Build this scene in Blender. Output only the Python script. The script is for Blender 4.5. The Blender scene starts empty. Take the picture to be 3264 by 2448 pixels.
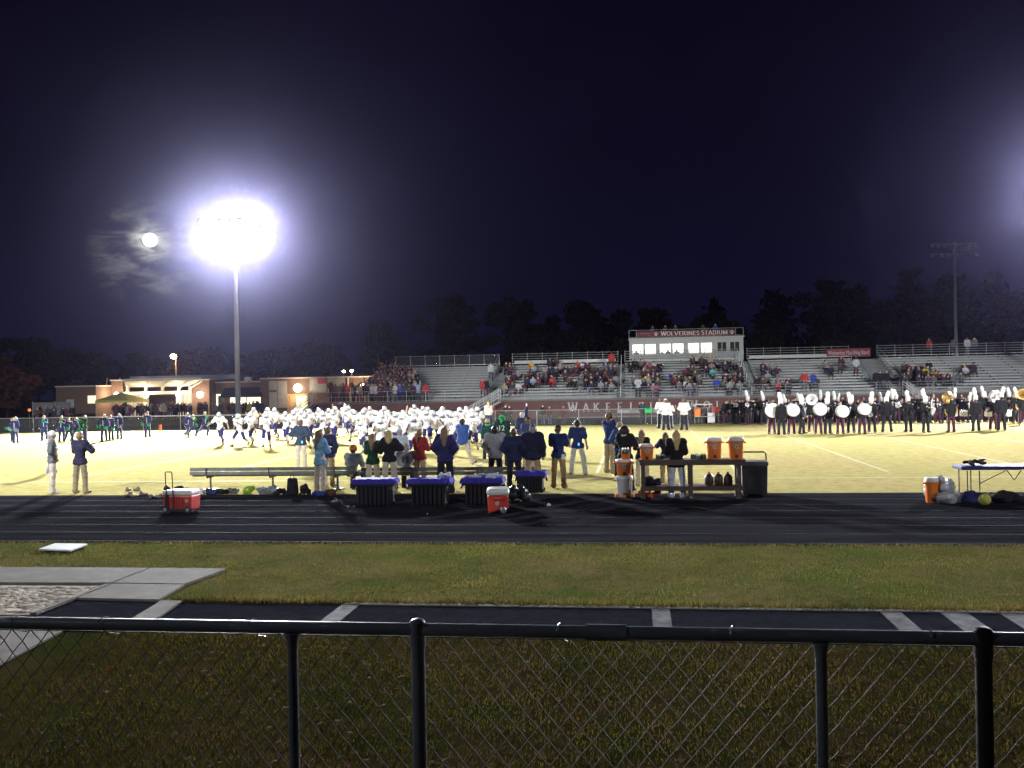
import bpy, bmesh, math, random
import numpy as np
from mathutils import Vector, Matrix, Euler
from mathutils.bvhtree import BVHTree
random.seed(7); rng = np.random.default_rng(7)
SC = bpy.context.scene; COL = SC.collection
R = math.radians
# ---------------------------------------------------------------- camera
F = 2948.0; CX, CY = 1632.0, 1224.0; HC = 2.95
YAW, PITCH, ROLL = R(7.6), math.atan(4/2948.0), -0.019
cam_d = bpy.data.cameras.new('camera'); cam = bpy.data.objects.new('camera', cam_d); COL.objects.link(cam)
cam_d.sensor_width = 36; cam_d.lens = 36*F/3264; cam_d.clip_start = .05; cam_d.clip_end = 3000
MR = Matrix.Rotation(YAW, 3, 'Z') @ Matrix.Rotation(math.pi/2+PITCH, 3, 'X') @ Matrix.Rotation(ROLL, 3, 'Z')
cam.rotation_euler = MR.to_euler(); cam.location = (0, 0, HC); SC.camera = cam
cam_d.dof.use_dof = False
# ---------------------------------------------------------------- sky, exposure
vs = SC.view_settings; vs.view_transform = 'Standard'; vs.look = 'None'; vs.exposure = 0; vs.gamma = 1; vs.use_curve_mapping = False
SC.cycles.use_denoising = True; SC.cycles.max_bounces = 5; SC.cycles.diffuse_bounces = 2; SC.cycles.glossy_bounces = 2
SC.cycles.transparent_max_bounces = 8; SC.cycles.volume_bounces = 0; SC.cycles.sample_clamp_indirect = 4
SC.cycles.use_adaptive_sampling = True; SC.cycles.adaptive_threshold = .015; SC.cycles.use_light_tree = True
SC.cycles.volume_step_rate = 4; SC.cycles.blur_glossy = .5

def ray(px, py):
    return (MR @ Vector(((px-CX)/F, -(py-CY)/F, -1.0))).normalized()
def G(px, py, z=0.0):
    d = ray(px, py); t = (z-HC)/d.z; return Vector((d.x*t, d.y*t, z))
def AY(px, py, Y):
    d = ray(px, py); t = Y/d.y; return Vector((d.x*t, Y, HC+d.z*t))
def proj(p):
    q = MR.transposed() @ (Vector(p)-Vector((0, 0, HC))); return CX+F*q.x/-q.z, CY-F*q.y/-q.z
def XA(px, Y, z=1.5):
    """world X on the plane y=Y at height z that falls on column px"""
    py = CY
    for _ in range(8):
        p = AY(px, py, Y); py = proj((p.x, Y, z))[1]
    return AY(px, py, Y).x
def ZA(py, X, Y):
    a, b = -5., 80.
    for _ in range(40):
        m = (a+b)/2
        if proj((X, Y, m))[1] > py: a = m
        else: b = m
    return a
def stand(px, top, h):
    """ground point of somebody of height h whose head top is at (px, top)"""
    lo, hi = 12., 120.
    for _ in range(40):
        m = (lo+hi)/2
        if proj((XA(px, m, h), m, h))[1] < top: hi = m
        else: lo = m
    return Vector((XA(px, lo, h), lo, 0))

MOON = ray(478, 765); WISP = ray(458, 800)
W = bpy.data.worlds.new('World'); SC.world = W; W.use_nodes = True
nt = W.node_tree; nt.nodes.clear(); N = nt.nodes.new; L = nt.links.new
out = N('ShaderNodeOutputWorld'); bg = N('ShaderNodeBackground'); L(bg.outputs[0], out.inputs[0])
tc = N('ShaderNodeTexCoord'); sep = N('ShaderNodeSeparateXYZ'); L(tc.outputs['Generated'], sep.inputs[0])
cr = N('ShaderNodeValToRGB'); L(sep.outputs['Z'], cr.inputs[0])
e = cr.color_ramp.elements; e[0].position = 0; e[0].color = (.0048, .0040, .0180, 1); e[1].position = .35; e[1].color = (.0030, .0023, .0095, 1)
x_ = cr.color_ramp.elements.new(.14); x_.color = (.0040, .0033, .0150, 1)
# moonlit cloud wisps near the moon
dt = N('ShaderNodeVectorMath'); dt.operation = 'DOT_PRODUCT'; L(tc.outputs['Generated'], dt.inputs[0]); dt.inputs[1].default_value = MOON
mp = N('ShaderNodeMapping'); L(tc.outputs['Generated'], mp.inputs[0]); mp.inputs['Scale'].default_value = (9, 9, 26)
mp.inputs['Rotation'].default_value = (.25, .3, 0)
nz = N('ShaderNodeTexNoise'); L(mp.outputs[0], nz.inputs[0]); nz.inputs['Scale'].default_value = 2.9; nz.inputs['Detail'].default_value = 7; nz.inputs['Distortion'].default_value = .5; nz.inputs['Roughness'].default_value = .62
def mrange(src, a, b, c, d, smooth=True):
    m = N('ShaderNodeMapRange'); L(src, m.inputs[0]); m.inputs[1].default_value = a; m.inputs[2].default_value = b; m.inputs[3].default_value = c; m.inputs[4].default_value = d
    if smooth: m.interpolation_type = 'SMOOTHSTEP'
    return m.outputs[0]
def math_(op, a, b):
    m = N('ShaderNodeMath'); m.operation = op
    for i, v in enumerate((a, b)):
        if isinstance(v, (int, float)): m.inputs[i].default_value = v
        else: L(v, m.inputs[i])
    return m.outputs[0]
dt2 = N('ShaderNodeVectorMath'); dt2.operation = 'DOT_PRODUCT'; L(tc.outputs['Generated'], dt2.inputs[0]); dt2.inputs[1].default_value = WISP
near = mrange(dt2.outputs['Value'], .9982, .99995, 0, 1); corona = mrange(dt.outputs['Value'], .99960, 1.0, 0, 1, False)
cl = mrange(nz.outputs[0], .40, .72, 0.0, 1)
amt = math_('ADD', math_('MULTIPLY', math_('MULTIPLY', near, cl), .22), math_('MULTIPLY', math_('MULTIPLY', math_('POWER', corona, 3.0), mrange(nz.outputs[0], .36, .60, .25, 1)), 1.3))
mxc = N('ShaderNodeMix'); mxc.data_type = 'RGBA'; mxc.blend_type = 'ADD'; L(amt, mxc.inputs[0]); L(cr.outputs[0], mxc.inputs[6]); mxc.inputs[7].default_value = (.60, .62, .50, 1)
# faint uneven high cloud over the rest of the sky
nz2 = N('ShaderNodeTexNoise'); nz2.inputs['Scale'].default_value = 2.3; nz2.inputs['Detail'].default_value = 4; L(tc.outputs['Generated'], nz2.inputs[0])
hs = N('ShaderNodeVectorMath'); hs.operation = 'SCALE'; L(mxc.outputs[2], hs.inputs[0]); L(mrange(nz2.outputs[0], .3, .75, .75, 1.25), hs.inputs['Scale'])
L(hs.outputs[0], bg.inputs[0]); bg.inputs[1].default_value = 1.0

# ---------------------------------------------------------------- materials
MATS = {}
def mat(name, col, rough=.7, var=.12, scale=6, metal=0, emis=None, es=0, bump=0, bscale=40, spec=.4, col2=None, alpha=None, coords='Object'):
    if name in MATS: return MATS[name]
    m = bpy.data.materials.new(name); m.use_nodes = True; t = m.node_tree; b = t.nodes['Principled BSDF']
    b.inputs['Roughness'].default_value = rough; b.inputs['Metallic'].default_value = metal; b.inputs['Specular IOR Level'].default_value = spec
    c = t.nodes.new('ShaderNodeTexCoord')
    c1 = tuple(max(0, min(1, v)) for v in col)
    if var > 0:
        n = t.nodes.new('ShaderNodeTexNoise'); n.inputs['Scale'].default_value = scale; n.inputs['Detail'].default_value = 5; n.inputs['Roughness'].default_value = .65
        t.links.new(c.outputs[coords], n.inputs[0])
        r = t.nodes.new('ShaderNodeValToRGB'); t.links.new(n.outputs[0], r.inputs[0]); r.color_ramp.elements[0].position = .3; r.color_ramp.elements[1].position = .72
        c2 = col2 or tuple(min(1, v*(1+var)) for v in c1)
        r.color_ramp.elements[0].color = (*[v*(1-var) for v in c1], 1); r.color_ramp.elements[1].color = (*c2, 1)
        t.links.new(r.outputs[0], b.inputs['Base Color'])
    else: b.inputs['Base Color'].default_value = (*c1, 1)
    if bump > 0:
        n2 = t.nodes.new('ShaderNodeTexNoise'); n2.inputs['Scale'].default_value = bscale; n2.inputs['Detail'].default_value = 4; t.links.new(c.outputs[coords], n2.inputs[0])
        bp = t.nodes.new('ShaderNodeBump'); bp.inputs['Strength'].default_value = bump; bp.inputs['Distance'].default_value = .02
        t.links.new(n2.outputs[0], bp.inputs['Height']); t.links.new(bp.outputs[0], b.inputs['Normal'])
    if emis: b.inputs['Emission Color'].default_value = (*emis, 1); b.inputs['Emission Strength'].default_value = es
    if alpha is not None: b.inputs['Alpha'].default_value = alpha
    MATS[name] = m; return m
def cloth(name, col, rough=.85):
    return mat('cloth_'+name, col, rough, .18, 7, bump=.25, bscale=28, spec=.2)

# ---------------------------------------------------------------- mesh building
class MB:
    def __init__(s): s.v = []; s.f = []; s.m = []
    def add(s, vs_, fs, mi=0):
        o = len(s.v); s.v += [tuple(p) for p in vs_]; s.f += [tuple(i+o for i in f) for f in fs]; s.m += [mi]*len(fs); return s
    def box(s, c, d, mi=0, rz=0, rx=0, taper=1.0, M=None):
        hx, hy, hz = d[0]/2, d[1]/2, d[2]/2; P = []
        rot = M or Euler((rx, 0, rz)).to_matrix()
        for z in (-1, 1):
            k = taper if z > 0 else 1
            for x, y in ((-1, -1), (1, -1), (1, 1), (-1, 1)):
                P.append(rot @ Vector((x*hx*k, y*hy*k, z*hz)) + Vector(c))
        return s.add(P, [(0, 3, 2, 1), (4, 5, 6, 7), (0, 1, 5, 4), (1, 2, 6, 5), (2, 3, 7, 6), (3, 0, 4, 7)], mi)
    def tube(s, pts, r, n=6, mi=0, cap=True):
        pts = [Vector(p) for p in pts]; k = len(pts)
        rs = r if isinstance(r, (list, tuple)) else [r]*k
        P = []; up = None
        for i, p in enumerate(pts):
            t = (pts[min(i+1, k-1)]-pts[max(i-1, 0)]).normalized()
            if up is None: up = t.orthogonal().normalized()
            u = (up - t*up.dot(t)); u = u.normalized() if u.length > 1e-5 else t.orthogonal().normalized(); up = u; w = t.cross(u)
            for j in range(n):
                a = 2*math.pi*j/n; P.append(p+(u*math.cos(a)+w*math.sin(a))*rs[i])
        fs = [(i*n+j, i*n+(j+1) % n, (i+1)*n+(j+1) % n, (i+1)*n+j) for i in range(k-1) for j in range(n)]
        if cap: fs += [tuple(range(n-1, -1, -1)), tuple((k-1)*n+j for j in range(n))]
        return s.add(P, fs, mi)
    def lathe(s, prof, n=20, c=(0, 0, 0), mi=0, M=None, sx=1, sy=1):
        P = []
        for r, z in prof:
            for j in range(n):
                a = 2*math.pi*j/n; q = Vector((r*math.cos(a)*sx, r*math.sin(a)*sy, z)); P.append((M @ q if M else q)+Vector(c))
        k = len(prof)
        fs = [(i*n+j, i*n+(j+1) % n, (i+1)*n+(j+1) % n, (i+1)*n+j) for i in range(k-1) for j in range(n)]
        fs += [tuple(range(n-1, -1, -1)), tuple((k-1)*n+j for j in range(n))]
        return s.add(P, fs, mi)
    def prism(s, poly, z0, z1, mi=0):
        n = len(poly); P = [(p[0], p[1], z0) for p in poly]+[(p[0], p[1], z1) for p in poly]
        return s.add(P, [tuple(range(n-1, -1, -1)), tuple(range(n, 2*n))]+[(i, (i+1) % n, n+(i+1) % n, n+i) for i in range(n)], mi)
    def xprism(s, poly, y0, y1, mi=0):
        """poly in (x,z), extruded along y"""
        n = len(poly); P = [(p[0], y0, p[1]) for p in poly]+[(p[0], y1, p[1]) for p in poly]
        return s.add(P, [tuple(range(n)), tuple(range(2*n-1, n-1, -1))]+[(i, n+i, n+(i+1) % n, (i+1) % n) for i in range(n)], mi)
    def mesh(s, name, mats, smooth=False):
        me = bpy.data.meshes.new(name); me.from_pydata(s.v, [], s.f)
        for m in mats: me.materials.append(m)
        me.polygons.foreach_set('material_index', s.m)
        if smooth: me.polygons.foreach_set('use_smooth', [True]*len(s.f)); 
        me.update()
        if smooth:
            try: me.set_sharp_from_angle(angle=R(40))
            except Exception: pass
        return me
    def obj(s, name, mats, parent=None, smooth=False, bevel=0, **kw):
        if not isinstance(mats, (list, tuple)): mats = [mats]
        return link(name, s.mesh(name, mats, smooth), parent, bevel=bevel, **kw)
def link(name, me, parent=None, loc=None, rz=None, bevel=0, label=None, cat=None, group=None, kind=None):
    o = bpy.data.objects.new(name, me); COL.objects.link(o)
    if parent: o.parent = parent
    if loc is not None: o.location = loc
    if rz is not None: o.rotation_euler = (0, 0, rz)
    if bevel: b = o.modifiers.new('b', 'BEVEL'); b.width = bevel; b.segments = 2; b.limit_method = 'ANGLE'
    if label: o['label'] = label
    if cat: o['category'] = cat
    if group: o['group'] = group
    if kind: o['kind'] = kind
    return o
def thing(name, label, cat, loc=(0, 0, 0), rz=0, group=None):
    o = link(name, None, None, loc, rz, 0, label, cat, group); o.empty_display_size = .2; return o
def copy_tree(o, parent=None):
    c = o.copy(); COL.objects.link(c)
    if parent: c.parent = parent
    for ch in list(o.children): copy_tree(ch, c)
    return c
def npmesh(name, v, f, mats, mi=None):
    """v (n,3), f (m,k) constant k"""
    me = bpy.data.meshes.new(name); k = f.shape[1]; m = len(f)
    me.vertices.add(len(v)); me.vertices.foreach_set('co', v.astype(np.float32).ravel())
    me.loops.add(m*k); me.loops.foreach_set('vertex_index', f.astype(np.int32).ravel())
    me.polygons.add(m); me.polygons.foreach_set('loop_start', np.arange(0, m*k, k, dtype=np.int32)); me.polygons.foreach_set('loop_total', np.full(m, k, dtype=np.int32))
    for x in mats: me.materials.append(x)
    if mi is not None: me.polygons.foreach_set('material_index', mi.astype(np.int32))
    me.update(); me.validate(); return me
def sheet(name, pts, z, m, kind='structure', **kw):
    b = MB(); b.add([(p[0], p[1], z) for p in pts], [tuple(range(len(pts)))]); return b.obj(name, m, kind=kind, **kw)
_txt = {}
def textmesh(body, size, ext=.004, key=None):
    k = (body, size, ext)
    if k in _txt: return _txt[k]
    cu = bpy.data.curves.new('t', 'FONT'); cu.body = body; cu.size = size; cu.extrude = ext; cu.align_x = 'CENTER'; cu.align_y = 'CENTER'; cu.resolution_u = 3
    o = bpy.data.objects.new('t', cu); COL.objects.link(o); dg = bpy.context.evaluated_depsgraph_get(); me = bpy.data.meshes.new_from_object(o.evaluated_get(dg))
    me.transform(Matrix.Rotation(math.pi/2, 4, 'X'))      # now reads when seen from -Y
    bpy.data.objects.remove(o); _txt[k] = me; me.materials.clear(); return me
def text(name, body, size, m, parent, loc, flip=False, ext=.004, **kw):
    me = textmesh(body, size, ext).copy(); me.materials.append(m)
    return link(name, me, parent, loc, math.pi if flip else 0, **kw)
# stroke letters with serifs (x 0..w, z 0..1)
def arcp(cx, cz, rx, rz, a0, a1, n=9): return [(cx+rx*math.cos(R(a0+(a1-a0)*i/n)), cz+rz*math.sin(R(a0+(a1-a0)*i/n))) for i in range(n+1)]
LET = {'W': (1.15, [[(0.02, 1), (.3, 0)], [(.3, 0), (.57, .9)], [(.57, .9), (.84, 0)], [(.84, 0), (1.12, 1)]], [(.04, 1), (1.1, 1), (.52, 1)]),
 'A': (.85, [[(0.03, 0), (.42, 1)], [(.42, 1), (.82, 0)], [(.2, .36), (.64, .36)]], [(.05, 0), (.8, 0)]),
 'K': (.8, [[(.12, 0), (.12, 1)], [(.12, .42), (.68, 1)], [(.3, .6), (.74, 0)]], [(.12, 0), (.12, 1), (.68, 1), (.74, 0)]),
 'E': (.66, [[(.12, 0), (.12, 1)], [(.12, .97), (.62, .97)], [(.12, .52), (.5, .52)], [(.12, .03), (.64, .03)]], [(.1, 0), (.1, 1)]),
 'F': (.64, [[(.12, 0), (.12, 1)], [(.12, .97), (.62, .97)], [(.12, .5), (.5, .5)]], [(.12, 0), (.1, 1)]),
 'I': (.3, [[(.15, 0), (.15, 1)]], [(.15, 0), (.15, 1)]),
 'L': (.62, [[(.12, 0), (.12, 1)], [(.12, .03), (.6, .03)]], [(.12, 1), (.1, 0)]),
 'D': (.8, [[(.12, 0), (.12, 1)], [(.12, .97)]+arcp(.3, .5, .42, .47, 90, -90)+[(.12, .03)]], [(.1, 0), (.1, 1)]),
 'O': (.86, [arcp(.43, .5, .38, .48, 0, 360, 18)], []),
 'V': (.85, [[(0.03, 1), (.42, 0)], [(.42, 0), (.82, 1)]], [(.05, 1), (.8, 1)]),
 'R': (.8, [[(.12, 0), (.12, 1)], [(.12, .97)]+arcp(.36, .74, .26, .23, 90, -90, 6)+[(.12, .5)], [(.36, .5), (.74, 0)]], [(.12, 0), (.1, 1), (.74, 0)]),
 'N': (.9, [[(.12, 0), (.12, 1)], [(.12, 1), (.76, 0)], [(.76, 0), (.76, 1)]], [(.12, 0), (.1, 1), (.76, 1)]),
 'S': (.6, [arcp(.3, .75, .22, .22, 30, 270, 8)+arcp(.3, .26, .24, .23, 90, -150, 8)[1:]], []),
 'T': (.75, [[(.37, 0), (.37, 1)], [(.04, .97), (.7, .97)]], [(.37, 0)]),
 'U': (.85, [[(.12, 1), (.12, .3)]+arcp(.42, .3, .3, .28, 180, 360, 8)+[(.72, 1)]], [(.12, 1), (.72, 1)]),
 'M': (1.05, [[(.12, 0), (.12, 1)], [(.12, 1), (.5, .1)], [(.5, .1), (.9, 1)], [(.9, 1), (.9, 0)]], [(.12, 0), (.9, 0), (.12, 1), (.9, 1)])}
def letter(b, ch, x0, z0, h, y=0, th=.13, d=.03, wide=1.0):
    w, strokes, ser = LET[ch]
    for st in strokes:
        for (ax, az), (bx, bz) in zip(st, st[1:]):
            p = Vector((x0+ax*h*wide, y, z0+az*h)); q = Vector((x0+bx*h*wide, y, z0+bz*h)); dd = q-p
            if dd.length < 1e-5: continue
            t = th*h*(1.0 if abs(dd.z) > abs(dd.x)*.6 else .55)
            n = Vector((-dd.z, 0, dd.x)).normalized()*t/2
            P = [p-n, q-n, q+n, p+n]; b.add([(v.x, y-d, v.z) for v in P]+[(v.x, y, v.z) for v in P], [(0, 1, 2, 3), (7, 6, 5, 4), (0, 4, 5, 1), (1, 5, 6, 2), (2, 6, 7, 3), (3, 7, 4, 0)])
    for sx, sz in ser:
        b.box((x0+sx*h*wide, y-d*.55, z0+(.03 if sz < .5 else .97)*h), (h*.3, d*.9, h*.05))
    return w*h*wide
# ---------------------------------------------------------------- bodies: smooth union of tapered capsules, meshed with surface nets
def surfnet(prims, res, k=.02, fold=0.0):
    lo = np.min([np.minimum(p[0], p[1])-max(p[2], p[3])*np.maximum(p[4], 1) for p in prims], axis=0)-res*2.5
    hi = np.max([np.maximum(p[0], p[1])+max(p[2], p[3])*np.maximum(p[4], 1) for p in prims], axis=0)+res*2.5
    n = np.ceil((hi-lo)/res).astype(int)+1
    Fd = np.full(n, .3, np.float32); Lb = np.zeros(n, np.int8); best = np.full(n, 9., np.float32)
    ax = [lo[i]+res*np.arange(n[i]) for i in range(3)]
    for a, b, ra, rb, s, mi in prims:
        m = max(ra, rb)*np.maximum(s, 1)+k+res*1.6
        i0 = np.maximum(((np.minimum(a, b)-m-lo)/res).astype(int), 0); i1 = np.minimum(((np.maximum(a, b)+m-lo)/res).astype(int)+2, n)
        sl = tuple(slice(i0[j], i1[j]) for j in range(3))
        X, Y, Z = np.meshgrid(ax[0][sl[0]]-a[0], ax[1][sl[1]]-a[1], ax[2][sl[2]]-a[2], indexing='ij')
        X = X/s[0]; Y = Y/s[1]; Z = Z/s[2]; ba = (b-a)/s; bb = float(ba@ba)+1e-9
        t = np.clip((X*ba[0]+Y*ba[1]+Z*ba[2])/bb, 0, 1)
        d = (np.sqrt((X-ba[0]*t)**2+(Y-ba[1]*t)**2+(Z-ba[2]*t)**2)-(ra+(rb-ra)*t))*min(s)
        f = Fd[sl]; h = np.clip(.5+.5*(f-d)/k, 0, 1); Fd[sl] = f*(1-h)+d*h-k*h*(1-h)
        bs = best[sl]; q = d < bs; bs[q] = d[q]; Lb[sl][q] = mi
    if fold:
        X, Y, Z = np.meshgrid(*ax, indexing='ij')
        Fd += fold*(np.sin(34*Z+9*X+3*np.sin(11*X))*np.sin(17*X+21*Y+5*Z)+.6*np.sin(61*Z-25*X))
    S = Fd < 0
    def c8(A): return [A[i:i+n[0]-1 if i == 0 else None, j:j+n[1]-1 if j == 0 else None, q:q+n[2]-1 if q == 0 else None] for i in (0, 1) for j in (0, 1) for q in (0, 1)]
    cs = c8(S); cnt = sum(c.astype(np.int8) for c in cs); act = (cnt > 0) & (cnt < 8)
    idx = np.full(act.shape, -1); ii = np.argwhere(act); idx[act] = np.arange(len(ii))
    val = np.stack([c[act] for c in c8(Fd)], 1); corner = np.array([(i, j, q) for i in (0, 1) for j in (0, 1) for q in (0, 1)], float)
    acc = np.zeros((len(ii), 3)); nn = np.zeros(len(ii))
    for p in range(8):
        for q in range(p+1, 8):
            if abs(corner[p]-corner[q]).sum() == 1:
                va, vb = val[:, p], val[:, q]; cr_ = (va < 0) != (vb < 0); t = np.where(cr_, va/(va-vb+1e-12), 0)
                acc += np.where(cr_[:, None], corner[p]+(corner[q]-corner[p])*t[:, None], 0); nn += cr_
    vv = (ii+acc/np.maximum(nn, 1)[:, None])*res+lo
    faces = []; mats = []
    for axis in range(3):
        A = np.take(S, range(0, n[axis]-1), axis); B = np.take(S, range(1, n[axis]), axis); c = np.argwhere(A != B)
        u, w = [(1, 2), (2, 0), (0, 1)][axis]
        c = c[(c[:, u] > 0) & (c[:, w] > 0) & (c[:, u] < n[u]-1) & (c[:, w] < n[w]-1)]
        ins = S[c[:, 0], c[:, 1], c[:, 2]]
        du = np.zeros(3, int); du[u] = 1; dw = np.zeros(3, int); dw[w] = 1; dx = np.zeros(3, int); dx[axis] = 1
        q = np.stack([idx[tuple((c-o).T)] for o in (du+dw, dw, np.zeros(3, int), du)], 1)
        q[~ins] = q[~ins][:, ::-1]
        ci = np.where(ins[:, None], c, c+dx); faces.append(q); mats.append(Lb[tuple(ci.T)])
    return vv, np.concatenate(faces), np.concatenate(mats)
A3 = lambda *a: np.array(a, float)
ONE = A3(1, 1, 1)
def dirv(pitch, out=0, side=1):
    a, b = R(pitch), R(out); return A3(side*math.sin(b), math.sin(a)*math.cos(b), -math.cos(a)*math.cos(b))
POSES = {
 'stand': {}, 'stand2': dict(L=(4, 2, 7), Rr=(-6, 4, 5), aL=(5, 10, 12), aR=(-4, 14, 25)), 'stand_wide': dict(L=(0, 2, 11), Rr=(0, 3, 12), aL=(8, 16, 30), aR=(2, 14, 20)),
 'phone': dict(aL=(30, 22, 85, -35), aR=(30, 24, 88, -35), L=(0, 2, 7), Rr=(0, 2, 8), head=(-8, 0)),
 'pockets': dict(aL=(-10, 26, 42, -30), aR=(-10, 26, 42, -30)), 'hips': dict(aL=(-12, 42, 60, -75), aR=(-12, 42, 60, -75)),
 'folded': dict(aL=(22, 10, 95, -60), aR=(22, 10, 90, -60)), 'reach': dict(aL=(38, 38, 75, -30), aR=(30, 42, 70, -40), lean=3, L=(2, 2, 4), Rr=(-2, 2, 4)),
 'behind': dict(aL=(-22, 22, 18, -52), aR=(-22, 22, 18, -52)), 'wave': dict(aL=(10, 8, 10), aR=(150, 20, 30, 0)), 'cheerup': dict(aL=(155, 22, 10, 0), aR=(150, 25, 20, 0)),
 'stride': dict(L=(32, 8, 3), Rr=(-24, 28, 3), aL=(-26, 12, 25), aR=(30, 12, 35), lean=7), 'stride2': dict(L=(-28, 12, 4), Rr=(30, 4, 3), aL=(60, 30, 60, -20), aR=(-20, 14, 20), lean=6),
 'bend': dict(L=(24, 34, 6), Rr=(12, 26, 6), aL=(60, 10, 20), aR=(55, 14, 25), lean=34, head=(-20, 0)),
 'sit': dict(sit=1, L=(86, 84, 7), Rr=(86, 80, 8), aL=(32, 10, 45, -12), aR=(28, 10, 50, -12), lean=14), 'sit2': dict(sit=1, L=(82, 70, 10), Rr=(88, 95, 5), aL=(15, 14, 75, -40), aR=(25, 8, 60, -20), lean=4),
 'sit3': dict(sit=1, L=(86, 88, 3), Rr=(86, 88, 4), aL=(38, 6, 60, -30), aR=(38, 6, 60, -30), lean=20, head=(-8, 15)),
 'play': dict(aL=(38, 20, 72, -35), aR=(38, 20, 72, -35)), 'drum': dict(aL=(25, 30, 60, 0), aR=(25, 30, 60, 0)), 'pom': dict(aL=(10, 22, 25, -10), aR=(14, 24, 40, -15)), 'pom2': dict(aL=(30, 12, 90, -20), aR=(6, 16, 12), head=(0, 20)),
}
for i_, (a, b_, c_, d_) in enumerate([(52, 70, -20, 40), (-22, 55, 45, 20), (38, 60, -32, 25), (-10, 75, 50, 45), (25, 30, -28, 50), (60, 85, -8, 12)]):
    POSES['run%d' % i_] = dict(L=(a, b_ if a > 0 else 40, 4), Rr=(c_, d_+10, 4), aL=(-30 if a > 0 else 40, 18, 75, -10), aR=(45 if a > 0 else -28, 18, 80, -10), lean=12)
POSES['run_arm'] = dict(L=(45, 60, 4), Rr=(-20, 40, 4), aL=(150, 25, 20, 0), aR=(-20, 25, 60, -10), lean=8)
POSES['run_wide'] = dict(L=(30, 45, 8), Rr=(-25, 35, 6), aL=(-10, 50, 20, 0), aR=(20, 45, 40, 0), lean=14)
def skel(p):
    J = {}; lean = R(p.get('lean', 0)); sp = A3(0, math.sin(lean), math.cos(lean)); fw = A3(0, math.cos(lean), -math.sin(lean)); J['sp'] = sp; J['fw'] = fw
    pel = A3(0, 0, 0); w = p.get('w', 1.0)
    for nm, sd, key in (('L', -1, 'L'), ('R', 1, 'Rr')):
        pt, kn, outw = (list(p.get(key, (0, 2, 5)))+[0])[:3]
        hip = pel+A3(sd*.092, 0, -.02); knee = hip+dirv(pt, outw, sd)*.435; ank = knee+dirv(pt-kn, outw*.5, sd)*.41
        fp = R(max(-50, min(20, pt-kn+ (0 if pt-kn > -25 else 10)))); fd = A3(sd*.18, math.cos(fp), math.sin(fp)*.8)
        J['hip'+nm], J['knee'+nm], J['ank'+nm], J['toe'+nm] = hip, knee, ank, ank+A3(0, 0, -.045)+fd*.15
        sh = pel+sp*.475+A3(sd*.178*w, 0, 0)
        q = list(p.get('aR' if sd > 0 else 'aL', (3, 9, 12)))+[0]*4
        el = sh+dirv(q[0], q[1], sd)*.285; J['fd'+nm] = dirv(q[0]+q[2], q[3] if q[3] else q[1]*.4, sd); wr = el+J['fd'+nm]*.25
        J['sh'+nm], J['el'+nm], J['wr'+nm] = sh, el, wr
    low = min(min(J['ank'+s][2]-.085, J['toe'+s][2]-.045) for s in 'LR')
    off = A3(0, 0, (.45+.11)) if p.get('sit') else A3(0, 0, -low)
    J['pel'] = pel
    for kk in J:
        if kk[:2] not in ('sp', 'fw', 'fd'): J[kk] = J[kk]+off
    J['neck'] = J['pel']+sp*.50; hp, hy = p.get('head', (0, 0)); 
    hl = lean*.4-R(hp)*.5; J['hc'] = J['neck']+A3(0, math.sin(hl), math.cos(hl))*.145
    J['HM'] = np.array(Matrix.Rotation(R(hy), 3, 'Z') @ Matrix.Rotation(-(lean*.5-R(hp)), 3, 'X'))
    return J
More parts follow.
